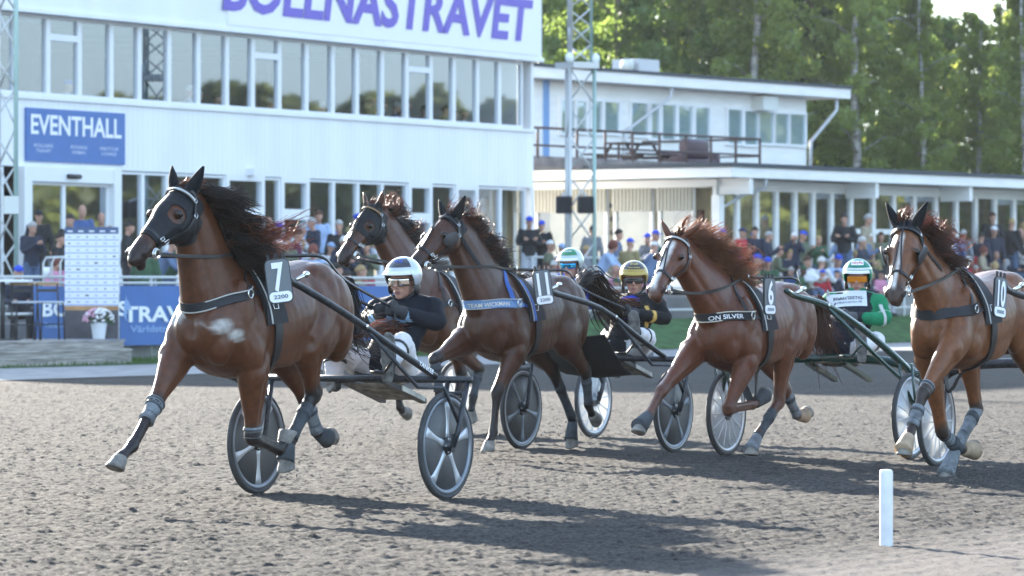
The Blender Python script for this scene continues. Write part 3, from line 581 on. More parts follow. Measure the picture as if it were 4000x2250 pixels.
# undergrowth at the wood's edge and the far wood that the windows mirror
mb = MB(); rg = np.random.default_rng(9)
def cloud(cx, cy, cz, r, n, sz):
    d = rg.normal(0, 1, (n, 3)); d /= np.linalg.norm(d, axis=1)[:, None]; c = np.array([cx, cy, cz]) + d * r * (rg.uniform(.3, 1, n) ** .5)[:, None]
    a = rg.normal(0, 1, (n, 3)); a /= np.linalg.norm(a, axis=1)[:, None]; b = np.cross(a, rg.normal(0, 1, (n, 3))); b /= np.linalg.norm(b, axis=1)[:, None]
    v = np.stack([c - a * sz, c + b * sz, c + a * sz, c - b * sz], 1).reshape(-1, 3); o = len(mb.v); mb.v += [tuple(p) for p in v]; mb.f += [(o + 4 * i, o + 4 * i + 1, o + 4 * i + 2, o + 4 * i + 3) for i in range(n)]
for k in range(60):
    u = rg.uniform(2000, 4200); d = rg.uniform(165, 190); p = pt(u, HY, d); cloud(p.x, p.y, rg.uniform(.5, 4.0), rg.uniform(1.3, 2.2), 380, .17)
tag(mb.build('undergrowth', LEAF[1], smooth=False), 'dense green undergrowth between the trunks behind the clubhouse', 'undergrowth', kind='stuff')
mb = MB()
for k in range(170):
    ad = rg.uniform(46, 78); a = R(ad); d = rg.uniform(185, 225); hh = 16.6 + 2.2 * math.exp(-((ad - 61.3) / 1.3) ** 2) + .7 * math.sin(ad * 1.9) + rg.uniform(-.9, .7)
    cx, cy = -3 + d * math.sin(a), 95 + d * math.cos(a)
    for j in range(5): cloud(cx + rg.normal(0, 1.2), cy + rg.normal(0, 1.2), hh * (j + .3) / 5.6, 3.4 - .5 * j, 190, .8)
tag(mb.build('woods', mat('far_wood_leaves', (.10, .115, .045), .8, var=.5, vscale=.15, transl=(.4, (.25, .27, .07))), smooth=False), 'far green wood mirrored in the grandstand windows', 'wood', kind='stuff')
# ------------------------------------------------------------ things along the track
def dq(u, q): return q / (N.x * 0 + T.y * 0 + (-N.y) - N.x * (u - CX) / F)      # depth at which pixel column u meets the line q
def pq(u, q, z=0.0): d = dq(u, q); return Vector(((u - CX) / F * d, d, z))
def zq(u, v, q): return H - (v - HY) / F * dq(u, q)
CAMDIR = lambda p: Vector((-p.x, -p.y, 0)).normalized()
# low white marker post
p = gnd(3462, 2133); o = empty('marker_post', p, 0, 'short round white marker post standing on the track', 'post')
mb = MB(); mb.rings([[Vector((r_ * math.cos(t), r_ * math.sin(t), z)) for t in np.linspace(0, 2 * math.pi, 28, endpoint=False)] for z, r_ in ((-.03, .036), (.392, .036), (.405, .034), (.412, .028), (.414, .01))]); mb.build('shaft', mat('white_plastic_post', (.66, .68, .70), .45, var=.08, vscale=14), o, auto=40)
# deck with two timber steps
TIMB = mat('grey_deck_boards', (.30, .275, .25), .85, var=.4, vscale=3, bump=.35, bscale=12, stretch=(.6, .6, 8))
dk = empty('deck', pq(250, 43.4), 0, 'weathered grey timber deck with a front step', 'deck'); base = dk.location.copy()
def tbox(mb, s0, s1, q0, q1, z0, z1): a = T * s0 - N * q0; mb.box(Vector((a.x, a.y, z0)) - base, T * (s1 - s0), -N * (q1 - q0), (0, 0, z1 - z0))
sR1, sR0, sL = pq(484, 43.3).dot(T), pq(514, 42.95).dot(T), pq(-420, 43).dot(T)
for j in range(2): mb = MB(); tbox(mb, sL, sR0, 42.95, 42.985, .005 + .125 * j, .122 + .125 * j); mb.build('riser_board', TIMB, dk, smooth=False)
mb = MB(); tbox(mb, sL, sR0, 42.93, 43.32, .25, .285); mb.build('step_tread', TIMB, dk, smooth=False)
mb = MB(); tbox(mb, sL, sR1, 43.3, 43.33, .29, .41); mb.build('riser_board', TIMB, dk, smooth=False)
for j in range(12): mb = MB(); tbox(mb, sL, sR1 + .02, 43.28 + .15 * j, 43.42 + .15 * j, .415, .445); mb.build('deck_board', TIMB, dk, smooth=False)
# sponsor wall
p = pq(358, 44.3, .446); r = empty('sponsor_board', p, 0, 'tall white sponsor board with rows of small logos standing on the deck', 'board'); s_ = F / p.y; W_, HH = 213 / s_, (1329 - 893) / s_
r.rotation_euler = (0, 0, math.atan2(-p.x, p.y) * -1 + 0); 
def face(mb, x0, x1, z0, z1, y): mb.add([(x0, y, z0), (x1, y, z0), (x1, y, z1), (x0, y, z1)], [(0, 1, 2, 3)])
mb = MB(); mb.box((-W_ / 2, 0, 0), (W_, 0, 0), (0, .05, 0), (0, 0, HH)); mb.build('panel', mat('white_board', (.74, .76, .82), .5), r, smooth=False)
mb = MB(); mb.box((-W_ / 2, -.004, HH * .94), (W_, 0, 0), (0, .003, 0), (0, 0, HH * .06)); mb.build('header', mat('navy_header', (.05, .09, .20), .5), r, smooth=False)
mb = MB()
for x in (-.40, -.2, 0, .2, .40): mb.box((x * W_ - .05, -.006, HH * .957), (.10, 0, 0), (0, .001, 0), (0, 0, .025))
mb.build('header_print', WHITEINK, r, smooth=False)
mb = MB(); mb.box((-W_ / 2, -.004, 0), (W_, 0, 0), (0, .003, 0), (0, 0, HH * .255)); mb.build('photo_panel', mat('dark_photo_print', (.035, .035, .05), .5, col2=(.09, .085, .10), vscale=4), r, smooth=False)
mb = MB(); mb.box((-W_ / 2, -.004, HH * .255), (W_, 0, 0), (0, .003, 0), (0, 0, HH * .04)); mb.build('orange_band', mat('orange_print', (.45, .24, .10), .5, var=.3, vscale=3), r, smooth=False)
mb = MB(); nr = 11
for k in range(nr): z = HH * (.30 + .64 * k / nr); mb.box((-W_ / 2, -.004, z), (W_, 0, 0), (0, .003, 0), (0, 0, .014))
mb.build('rule_lines', mat('blue_rule', (.16, .26, .62), .5), r, smooth=False)
rr = random.Random(5); mb1, mb2 = MB(), MB()
for k in range(nr):
    z = HH * (.30 + .64 * (k + .5) / nr)
    for j in range(6):
        x = (-.42 + .168 * j) * W_; w_ = rr.uniform(.03, .07); (mb2 if (k * 7 + j) % 9 == 0 else mb1).box((x - w_ / 2, -.0045, z - .012), (w_, 0, 0), (0, .003, 0), (0, 0, .026))
mb1.build('logo_print', mat('pale_logo_ink', (.38, .42, .62), .5), r, smooth=False); mb2.build('dark_logo_print', mat('dark_logo_ink', (.03, .03, .05), .5), r, smooth=False)
# flower pot
p = pq(386, 43.62, .446); r = empty('flower_pot', p, 0, 'white tub of pale pink and white flowers on the deck', 'flower pot')
mb = MB(); mb.rings([[Vector((r_ * math.cos(t), r_ * math.sin(t), z)) for t in np.linspace(0, 2 * math.pi, 24, endpoint=False)] for z, r_ in ((0, .105), (.02, .108), (.27, .145), (.30, .150), (.305, .138), (.26, .13))]); mb.build('tub', mat('white_tub', (.66, .68, .72), .5), r)
rg = np.random.default_rng(8); mb = MB(); mb1 = MB(); mb2 = MB()
for k in range(230):
    a, e, rad = rg.uniform(0, 6.3), rg.uniform(-.1, 1.4), .24; c = Vector((math.cos(a) * math.cos(e) * rad * 1.15, math.sin(a) * math.cos(e) * rad, .34 + math.sin(e) * .22)); t = Vector(rg.normal(0, 1, 3)).normalized(); u_ = t.orthogonal().normalized()
    if k % 3 == 0: mb.add([c * .9 + t * .05, c * .9 + u_ * .025, c * .9 - t * .05, c * .9 - u_ * .025], [(0, 1, 2, 3)])
    else: (mb1 if (c.x < -.02 and k % 5) else mb2).ball(c, .032, .032, .02, 7, 4)
mb.build('foliage', mat('pot_leaves', (.03, .08, .02), .7), r, smooth=False); mb1.build('pink_blossom', mat('pink_petal', (.62, .34, .44), .7), r); mb2.build('white_blossom', mat('white_petal', (.72, .70, .70), .7), r)
# bar stools and table on the deck
BLK = mat('black_metal', (.02, .021, .024), .5); OAK = mat('light_oak', (.36, .22, .10), .5, var=.2)
for u, lab in ((98, 'black bar stool with a light wooden top rail beside the white table'), (196, 'black bar stool with a wooden rail in front of the BO banner')):
    p = pq(u, 44.05, .446); r = empty('bar_stool', p, .35, lab, 'stool', 'bar stools on the deck'); sz = zq(u, 1181, 44.05) - .446; zt_ = zq(u, 1109, 44.05) - .446
    mb = MB(); mb.cbox((0, 0, sz), .42, .40, .045); o = mb.build('seat', mat('pale_grey_seat', (.42, .45, .50), .5), r); bv = o.modifiers.new('b', 'BEVEL'); bv.width = .02
    for x, y in ((-.19, -.18), (.19, -.18), (-.19, .18), (.19, .18)):
        mb = MB(); mb.tube([(x * 1.15, y * 1.15, 0), (x, y, sz), (x, y + (.06 if y > 0 else 0), zt_ if y > 0 else sz)], .017, 6); mb.build('leg', BLK, r)
    mb = MB(); mb.cbox((0, .25, zt_), .44, .03, .06); mb.build('top_rail', OAK, r, smooth=False)
    mb = MB(); mb.cbox((0, .245, zt_ - .12), .38, .012, .05); mb.build('back_slat', BLK, r, smooth=False)
    mb = MB(); mb.tube([(-.21, -.2, .28), (.21, -.2, .28), (.21, .2, .28), (-.21, .2, .28)], .012, 6, closed=True); mb.build('foot_rail', BLK, r)
p = pq(10, 44.4, .446); r = empty('bar_table', p, 0, 'white topped bar table at the left picture edge', 'table'); zt_ = zq(10, 1096, 44.4) - .446
mb = MB(); mb.cbox((0, 0, zt_), 1.0, .7, .04); mb.build('tabletop', FRAME, r, smooth=False); mb = MB(); mb.tube([(0, 0, .03), (0, 0, zt_)], .045, 10); mb.build('leg', BLK, r); mb = MB(); mb.cbox((0, 0, .015), .6, .5, .03); mb.build('foot', BLK, r, smooth=False)
# banners on the fence
def banner(u0, u1, v0, v1, q, label, words):
    a, b = pq(u0, q), pq(u1, q); z1_, z0_ = zq(u0, v0, q), zq(u0, v1, q); r = empty('banner', (a.x, a.y, z0_), 0, label, 'banner', 'blue banners on the fence'); L_ = (b - a).length; hh = z1_ - z0_
    mb = MB(); n_ = 30; rs = []
    for k in range(n_ + 1):
        s = L_ * k / n_; o = .012 * math.sin(s * 2.3); rs.append([T * s + N * (.02 + o), T * s + N * (.02 + o) + Vector((0, 0, hh)), T * s + N * (.01 + o) + Vector((0, 0, hh)), T * s + N * (.01 + o)])
    mb.rings(rs); c = mb.build('cloth', mat('banner_blue', (.045, .13, .36), .6, var=.12, vscale=1), r, smooth=False)
    for tx, fs, fz, w, h_, m in words: lettering('lettering', tx, T * fs + Vector((0, 0, hh * fz)) + N * .04, T, (0, 0, 1), w, m, c, height=h_, bold=.03)
    return r, hh
PALEINK = mat('faded_blue_ink', (.22, .36, .62), .6)
uB = lambda u, q=45.2: (pq(u, q) - pq(128, q)).length; uT = lambda u, q=45.2: (pq(u, q) - pq(466, q)).length
banner(128, 452, 1118, 1352, 45.2, 'blue BO banner behind the bar stools', [('BOLLNÄS', uB(326), .50, uB(492) - uB(160), .27, WHITEINK), ('Travet i centrum', uB(235), .30, uB(305) - uB(165), .10, PALEINK)])
tb_, hh = banner(466, 1560, 1116, 1350, 45.2, 'long blue TRAVET banner with a pale horse head behind the leading horse', [('TRAVET', uT(640), .40, uT(805) - uT(478), .29, WHITEINK), ('Världstravet', uT(610), .22, uT(720) - uT(503), .13, PALEINK)])
mb = MB(); sc = .62   # pale horse-head emblem on the banner
pts = [(.00, .15), (.05, .32), (.04, .50), (.10, .62), (.14, .78), (.17, .66), (.24, .60), (.34, .46), (.40, .36), (.37, .30), (.30, .33), (.22, .36), (.17, .26), (.14, .12), (.20, -.05), (.12, .02)]
mb.add([T * (x * 1.15 * sc + .06) + Vector((0, 0, hh * .42 + y * sc)) + N * .046 for x, y in pts], [tuple(range(len(pts)))]); mb.build('emblem', PALEINK, tb_, smooth=False)
# railings
def railing(u0, u1, q, zt, zs, zb, label, step=2.4, m=None, r0=.028):
    m = m or GALV; a, b = pq(u0, q), pq(u1, q); L_ = (b - a).length; r = empty('railing', (a.x, a.y, zb), 0, label, 'railing', 'pipe railings along the spectator area')
    for z in zs: mb = MB(); mb.tube([Vector((0, 0, z - zb)), T * L_ + Vector((0, 0, z - zb))], r0, 8); mb.build('rail', m, r)
    for k in range(int(L_ / step) + 1): mb = MB(); mb.tube([T * (k * step), T * (k * step) + Vector((0, 0, zt - zb))], r0 * 1.1, 8); mb.build('post', m, r)
railing(-300, 1960, 45.32, 1.58, (1.58, 1.47, .9), 0.0, 'grey pipe railing above the blue banners')
railing(1990, 4200, 45.3, 1.37, (1.37, .85, .45), 0.0, 'long low grey pipe railing along the right part of the spectator area')
railing(2080, 4300, 47.9, 2.10, (2.10, 1.62), .70, 'upper pipe railing on the terrace steps below the clubhouse', 2.2)
railing(980, 1960, 47.9, 2.02, (2.02, 1.55), .70, 'pipe railing on the terrace steps in front of the grandstand doors', 2.2)
p = pq(170, 46.4, .35); r = empty('stair_handrail', p, .2, 'bent grey steel handrail of the steps beside the deck', 'handrail')
for k in range(4): mb = MB(); x = .16 * k; mb.tube([(x, 0, 0), (x, 0, 1.5), (x + .05, 0, 1.6), (x + .5 - .1 * k, 0, 1.62)], .022, 8); mb.build('bar', GALV, r)
p = pq(183, 45.32, 1.60); r = empty('drink_cup', p, 0, 'white paper cup standing on the railing', 'cup'); mb = MB(); mb.rings([[Vector((r_ * math.cos(t), r_ * math.sin(t), z)) for t in np.linspace(0, 2 * math.pi, 16, endpoint=False)] for z, r_ in ((0, .05), (.16, .062), (.162, .05), (.02, .042))]); mb.build('cup', WHITEINK, r)
mb = MB()   # grass bank in front of the right hand terrace
for s0, s1 in ((79, 230),):
    a = [tq(s0, 42.5), tq(s1, 42.5), tq(s1, 45.1), tq(s0, 45.1)]; mb.add([(a[0][0], a[0][1], .03), (a[1][0], a[1][1], .03), (a[2][0], a[2][1], .62), (a[3][0], a[3][1], .62)], [(0, 1, 2, 3)])
    b_ = [tq(s0, 45.1), tq(s1, 45.1), tq(s1, 46.0), tq(s0, 46.0)]; mb.add([(b_[0][0], b_[0][1], .62), (b_[1][0], b_[1][1], .62), (b_[2][0], b_[2][1], .64), (b_[3][0], b_[3][1], .64)], [(0, 1, 2, 3)])
tag(mb.build('grass_bank', GRASS, smooth=False), kind='structure')
# ------------------------------------------------------------ spectators
def pl(mb, pts, rad, rb=None, n=10, ref=(0, 1, 0)):
    p = cr([list(q) for q in pts], 3); r = np.maximum(cr(np.array(rad)[:, None], 3)[:, 0], .01); q = r if rb is None else np.maximum(cr(np.array(rb)[:, None], 3)[:, 0], .01)
    mb.tube([Vector(x) for x in p], r, n, ref=ref, rb=q)
def proto(pose):
    """one standing or seated adult, x forward, feet or seat at the origin; returns named meshes"""
    sit = pose.startswith('sit'); lean = .5 if pose == 'lean' else .12 if sit else .03; z0 = .55 if sit else .94
    pel = Vector((0, 0, z0)); nk = pel + Vector((math.sin(lean) * .56, 0, math.cos(lean) * .56)); hc = nk + Vector((.05 + .04 * (pose == 'lean'), 0, .17)); ch = pel.lerp(nk, .65)
    sh = [nk + Vector((-.01, sg * .19, -.06)) for sg in (1, -1)]
    arms = {'stand': ((.03, .27, -.30), (.08, .26, -.56)), 'cross': ((.05, .27, -.28), (.22, -.06, -.24)), 'lean': ((.20, .24, -.26), (.42, .17, -.40)), 'phone': ((.10, .25, -.26), (.33, .05, -.16)), 'raise': ((.16, .25, -.16), (.20, .08, .10)), 'sit': ((.08, .26, -.27), (.32, .14, -.34)), 'sitarm': ((.22, .22, -.20), (.48, .14, -.24))}[pose]
    el = [sh[i] + Vector((arms[0][0], sg * (arms[0][1] - .19), arms[0][2])) for i, sg in ((0, 1), (1, -1))]; ha = [nk + Vector((arms[1][0], sg * arms[1][1], arms[1][2])) for i, sg in ((0, 1), (1, -1))]
    if sit: legs_ = [[pel + Vector((0, sg * .1, 0)), Vector((.42, sg * .14, z0 + .02)), Vector((.46, sg * .14, .08))] for sg in (1, -1)]
    else: legs_ = [[pel + Vector((0, sg * .09, 0)), Vector((.02, sg * .10, .50)), Vector((-.01, sg * .11, .08))] for sg in (1, -1)]
    def torso(mb, g): pl(mb, [pel + Vector((0, 0, -.1)), pel, pel.lerp(nk, .35), ch, ch.lerp(nk, .6), nk], [.11 + g, .125 + g, .115 + g, .125 + g, .10 + g, .06 + g], [.16 + g, .165 + g, .155 + g, .18 + g, .16 + g, .075 + g], 16)
    def arm(mb, g):
        for i in (0, 1): mb.ball(sh[i], .07 + g, n=10, m=6); pl(mb, [sh[i], el[i], ha[i]], [.060 + g, .048 + g, .034 + g])
    def leg(mb, g):
        for l in legs_: pl(mb, l, [.095 + g, .068 + g, .045 + g])
    M = Matrix.Translation(hc); b = MB(); torso(b, -.02); arm(b, -.015); leg(b, -.015); pl(b, [nk, hc - Vector((.02, 0, .06))], [.06, .055])
    b.ball(hc + Vector((-.01, 0, .025)), .098, .078, .110, 12, 10); b.ball(hc + Vector((.03, 0, -.055)), .065, .058, .075, 12, 8); b.tube([hc + Vector((.085, 0, .015)), hc + Vector((.112, 0, -.028))], [.01, .017], 8)
    for sg in (1, -1): b.ball(hc + Vector((-.01, sg * .08, -.01)), .02, .012, .03, 8, 6)
    for i in (0, 1):
        d = (ha[i] - el[i]).normalized(); b.ball(ha[i] + d * .05, .05, .035, .045, 10, 6)
        for k in range(4): b.tube([ha[i] + d * .07 + Vector((0, 0, .03 - .02 * k)), ha[i] + d * .13 + Vector((0, 0, .022 - .02 * k))], [.012, .009], 6)
    for l in legs_: b.tube([l[2], l[2] + Vector((.15, 0, -.04))], [.04, .03], 8)
    res = {'body': remesh(b, .016, 2, .4)}
    b = MB(); torso(b, .018); arm(b, .014); res['jacket'] = remesh(b, .02, 3, .5)
    b = MB(); leg(b, .016); pl(b, [pel + Vector((0, 0, -.12)), pel + Vector((0, 0, .06))], [.135, .135], [.17, .172]); res['trousers'] = remesh(b, .02, 3, .5)
    def cap_(t1, rx, ry, rz, nm):
        b = MB(); rs = []
        for th in np.linspace(.05, t1, 8): rs.append([hc + Vector((-.012, 0, .03)) + Vector((rx * math.sin(th) * math.cos(f), ry * math.sin(th) * math.sin(f), rz * math.cos(th))) + (Vector((-.02, 0, -.03)) * (math.cos(f) < 0) * (th / t1) ** 2 if nm == 'hair' else Vector((0, 0, 0))) for f in np.linspace(0, 2 * math.pi, 20, endpoint=False)])
        b.rings(rs); 
        if nm == 'cap': b.rings([[hc + Vector((.075 + e * .10, y * (1 - .3 * e), .045 - .012 * e + z)) for y, z in ((-.08, 0), (0, .012), (.08, 0), (.08, -.008), (0, .004), (-.08, -.008))] for e in (0, .5, 1)])
        me = bpy.data.meshes.new(nm); me.from_pydata(b.v, [], b.f); me.shade_smooth(); return me
    res['hair'] = cap_(R(82), .112, .092, .122, 'hair'); res['long_hair'] = cap_(R(128), .115, .105, .125, 'hair'); res['cap'] = cap_(R(78), .118, .098, .118, 'cap')
    b = MB()
    for l in legs_: b.tube([l[2] + Vector((-.06, 0, -.03)), l[2] + Vector((.02, 0, -.03)), l[2] + Vector((.18, 0, -.05))], [.05, .055, .035], 10)
    me = bpy.data.meshes.new('shoes'); me.from_pydata(b.v, [], b.f); me.shade_smooth(); res['shoes'] = me
    return res, hc.z + .145
POSE = {k: proto(k) for k in ('stand', 'cross', 'lean', 'phone', 'raise', 'sit', 'sitarm')}
CLOTH = {n: cloth_ for n, cloth_ in {'navy': (.016, .022, .045), 'black': (.010, .011, .014), 'blue': (.05, .10, .26), 'beige': (.32, .27, .19), 'khaki': (.27, .22, .10), 'grey': (.20, .21, .23), 'pale': (.50, .53, .56), 'pink': (.55, .22, .34), 'burgundy': (.10, .012, .05), 'red': (.42, .02, .035), 'green': (.030, .085, .040), 'olive': (.12, .14, .09), 'white': (.68, .69, .71), 'shirt': (.34, .46, .68), 'denim': (.10, .15, .25), 'brown': (.10, .06, .035)}.items()}
HAIRC = {'grey': (.35, .34, .33), 'white': (.62, .60, .57), 'dark': (.022, .016, .013), 'brown': (.07, .035, .02), 'blond': (.38, .26, .12), 'red': (.16, .045, .03)}
CAPC = {'bluecap': (.02, .07, .52), 'blackcap': (.012, .013, .018), 'whitecap': (.7, .71, .73), 'greencap': (.03, .10, .05), 'palecap': (.30, .42, .62), 'navycap': (.02, .03, .08)}
SK = [mat('spectator_skin', (.44, .24, .17), .55), mat('tanned_skin', (.33, .165, .105), .55), mat('dark_skin', (.09, .045, .03), .5)]
TROU = {'jeans': (.07, .11, .20), 'dark': (.016, .017, .022), 'pale': (.40, .42, .46)}
STEPS = ((46.2, .35), (47.3, .70), (48.7, 1.0), (50.6, 1.25)); PK = {}
def cmat(pre, d, k): return mat(pre + '_' + k, d[k], .8, var=.15, vscale=5)
def spectator(u, v, pose, turn, jk, top, label, trou='dark', skin=0, q=None, zb=None, group='spectators in front of the buildings', sc=None):
    meshes, hh = POSE[pose]; hh2 = hh + (.012 if top in CAPC else .0)
    if q is None:
        best = None
        for q_, z_ in (STEPS if u < 2650 else ((45.5, .64), (46.45, 1.15))):
            need = (zq(u, v, q_) - z_) / hh2; e = abs(need - 1.0)
            if best is None or e < best[0]: best = (e, q_, z_, need)
        q, zb, sc = best[1], best[2], min(1.12, max(.80, best[3])); q += random.uniform(-.3, .2)
    sc = sc or 1.0; zb = zq(u, v, q) - hh2 * sc if zb is None or True else zb
    p = pq(u, q, zb); face_ = math.atan2(-p.y, -p.x) + R(turn)
    r = empty('person', p, face_, label, 'spectator', group); r.scale = (sc, sc, sc)
    def part(nm, key, m):
        me = meshes[key]
        if not me.materials: me.materials.append(m)
        o = bpy.data.objects.new(nm, me); COL.objects.link(o); o.parent = r; o.material_slots[0].link = 'OBJECT'; o.material_slots[0].material = m
    part('body', 'body', SK[skin]); part('jacket', 'jacket', cmat('jacket', CLOTH, jk)); part('trousers', 'trousers', cmat('trousers', TROU, trou)); part('shoes', 'shoes', BLK)
    if top in CAPC: part('cap', 'cap', cmat('cap', CAPC, top))
    elif top.startswith('long_'): part('hair', 'long_hair', cmat('hair', HAIRC, top[5:]))
    elif top != 'bald': part('hair', 'hair', cmat('hair', HAIRC, top))
    return r
CROWD = [
 (122, 865, 'phone', 30, 'navy', 'grey', 'grey-haired man in a dark quilted jacket clapping beside the left mast', 'jeans'),
 (150, 818, 'stand', 10, 'black', 'blackcap', 'man in black cap and sunglasses behind the clapping man'),
 (226, 905, 'phone', 70, 'black', 'dark', 'dark-haired woman in profile by the bent steel handrail'),
 (278, 833, 'stand', -20, 'black', 'dark', 'dark-haired person in black just behind the sponsor board, left of the bald man in blue'),
 (318, 798, 'stand', 20, 'blue', 'bald', 'bald man in a blue sweater above the sponsor board'),
 (396, 828, 'stand', 0, 'beige', 'bald', 'bald man in a beige jacket at the right edge of the sponsor board'),
 (68, 1033, 'sit', 10, 'navy', 'bluecap', 'seated man in a blue cap left of the white cup'),
 (208, 1000, 'sit', 40, 'pink', 'long_red', 'seated woman with dark red hair in a pink top beside the sponsor board', 'pale'),
 (495, 862, 'stand', 80, 'black', 'dark', 'dark figure in a black hooded top between the sponsor board and the leading horse'),
 (1008, 860, 'lean', -40, 'navy', 'bluecap', 'man in blue cap and navy jacket right behind the flying mane of number 7'),
 (1045, 847, 'stand', 150, 'black', 'bald', 'bald man in a black jacket seen from behind near the mane of number 7'),
 (1086, 866, 'stand', 30, 'grey', 'bluecap', 'elderly man in a blue cap behind the pale hooded jacket'),
 (1122, 874, 'lean', 60, 'pale', 'grey', 'person in a pale grey hooded jacket leaning on the rail behind number 7'),
 (1152, 892, 'stand', 100, 'burgundy', 'dark', 'person in burgundy behind the pale hooded jacket'),
 (1168, 932, 'sit', 20, 'grey', 'long_blond', 'child with curly fair hair at the rail above the back of number 7'),
 (1226, 849, 'stand', -60, 'navy', 'grey', 'grey-haired man in a long navy coat behind number 7'),
 (1243, 819, 'stand', 10, 'shirt', 'brown', 'tall man with glasses in a light blue shirt'),
 (1358, 832, 'lean', 40, 'khaki', 'bluecap', 'man in blue cap and mustard jacket left of the bare-eared horse'),
 (1326, 858, 'stand', -10, 'black', 'grey', 'grey-haired person half hidden behind the mustard jacket'),
 (1392, 833, 'stand', 10, 'navy', 'bluecap', 'man in a blue cap just above the nose of the bare-eared horse'),
 (1284, 943, 'sit', 30, 'white', 'palecap', 'child in a light blue cap and white jacket between the adults', 'pale'),
 (1266, 1028, 'sit', 170, 'brown', 'brown', 'seated brown-haired person seen from behind above the tail of number 7'),
 (1333, 1057, 'sit', 80, 'navy', 'dark', 'seated dark-haired man in profile below the nose of the bare-eared horse'),
 (2066, 842, 'cross', 10, 'black', 'bluecap', 'young man in blue cap and black hooded top with pale jeans by the grandstand corner', 'pale'),
 (2118, 858, 'cross', -15, 'black', 'bluecap', 'man in blue cap and black jacket with folded arms below the loudspeakers'),
 (2311, 880, 'stand', 170, 'grey', 'dark', 'dark-haired man in a grey sweater seen from behind beside the mast'),
 (2408, 894, 'stand', 80, 'denim', 'dark', 'young man in a blue denim jacket in profile', 'jeans'),
 (2511, 896, 'lean', 60, 'green', 'bluecap', 'man in blue cap and dark green jacket leaning over the rail'),
 (2556, 908, 'lean', -30, 'grey', 'bluecap', 'person in a blue hat and grey jacket next to the dark green jacket'),
 (2190, 949, 'sit', 20, 'red', 'palecap', 'seated person in an orange-red top and pale visor behind the green and white helmet'),
 (2284, 956, 'sit', 160, 'grey', 'blond', 'seated fair-haired person in grey in front of the grey sweater'),
 (2404, 963, 'sit', 30, 'beige', 'grey', 'seated grey-haired woman in a pale khaki coat below the denim jacket'),
 (2120, 1022, 'sit', 60, 'brown', 'brown', 'seated brown-haired person left of the green and white helmet'),
 (2156, 1016, 'sit', 150, 'white', 'white', 'seated white-haired person just left of the green and white helmet'),
 (2304, 1037, 'sitarm', 70, 'pink', 'grey', 'seated grey-haired man in pink reaching forward between two drivers'),
 (2394, 1085, 'sitarm', 50, 'navy', 'greencap', 'seated person in a green cap left of the gold and black helmet'),
 (2750, 870, 'stand', 10, 'navy', 'navycap', 'man in a navy cap above the ginger mane of number 6'),
 (2893, 887, 'stand', 60, 'red', 'navycap', 'man in a bright red jacket and dark cap'),
 (2952, 884, 'stand', -20, 'navy', 'dark', 'dark-haired man in navy behind the person filming with a phone'),
 (2946, 902, 'phone', 0, 'beige', 'bluecap', 'person in blue and white cap and beige jacket filming with a phone'),
 (2828, 955, 'sit', 50, 'black', 'dark', 'seated dark-haired woman in black behind the ginger mane'),
 (2907, 953, 'sit', 120, 'black', 'brown', 'seated brown-haired person in black in front of the red jacket'),
 (2969, 956, 'sit', 0, 'black', 'dark', 'seated young man in a black t-shirt facing the track above number 6'),
 (3030, 962, 'sit', 90, 'olive', 'red', 'small red-haired person behind the terrace rail right of the black t-shirt'),
 (3100, 908, 'raise', 10, 'navy', 'white', 'white-haired man in navy holding a camera to his face'),
 (3131, 899, 'phone', 60, 'olive', 'bluecap', 'man in blue cap and olive jacket with a race card beside the camera man'),
 (3299, 832, 'cross', -10, 'black', 'dark', 'man in a black sweater with folded arms and jeans at the clubhouse windows', 'jeans'),
 (3383, 835, 'stand', 70, 'beige', 'grey', 'grey-haired man in a beige jacket beside the folded-arms man', 'jeans'),
 (3349, 923, 'sit', 80, 'navy', 'white', 'white-haired man in navy above the green helmet'),
 (3124, 1035, 'sit', 60, 'green', 'greencap', 'seated man with dark skin and a green cap behind the white whip', 'dark', 2),
 (3045, 1066, 'sit', 10, 'grey', 'grey', 'seated grey-haired man just right of the number 6 plate'),
 (3259, 1052, 'sit', 130, 'navy', 'navycap', 'seated man in navy with a dark cap bending down left of the green helmet'),
 (3290, 1056, 'sit', 160, 'pale', 'white', 'seated white-haired man in a pale shirt right beside the green helmet'),
 (3876, 828, 'stand', 10, 'black', 'brown', 'tall man in a black jacket by the clubhouse windows above number 10'),
 (3880, 880, 'stand', 20, 'navy', 'whitecap', 'man in a white cap and navy jacket above number 10', 'jeans'),
 (3831, 908, 'stand', 160, 'navy', 'dark', 'dark-haired person in navy left of the white cap'),
 (3949, 852, 'stand', 160, 'black', 'blond', 'fair-haired person in black seen from behind right of the white cap', 'jeans'),
 (3992, 868, 'stand', 60, 'brown', 'long_blond', 'long-haired blond woman in a dark coat at the right picture edge'),
 (3728, 890, 'stand', -20, 'blue', 'brown', 'man in a blue jacket behind the mane wisps of number 10'),
 (3759, 896, 'stand', 150, 'grey', 'grey', 'grey-haired man in a grey jacket next to the blue jacket'),
 (3766, 1000, 'sit', 60, 'red', 'white', 'seated white-haired person in red above the back of number 10'),
 (3887, 1022, 'sit', 0, 'beige', 'long_blond', 'seated woman with big pale blond hair and sunglasses left of the number 10 plate'),
 (3804, 1034, 'sit', 20, 'pale', 'grey', 'seated grey-haired person with a flushed face above the saddle of number 10', 'dark', 1),
 (3700, 985, 'sit', 40, 'pink', 'brown', 'seated person in pink right behind the neck of number 10'),
 (3440, 905, 'stand', 10, 'olive', 'brown', 'bearded man in olive by the clubhouse door left of number 10')]
for c in CROWD: spectator(*c)
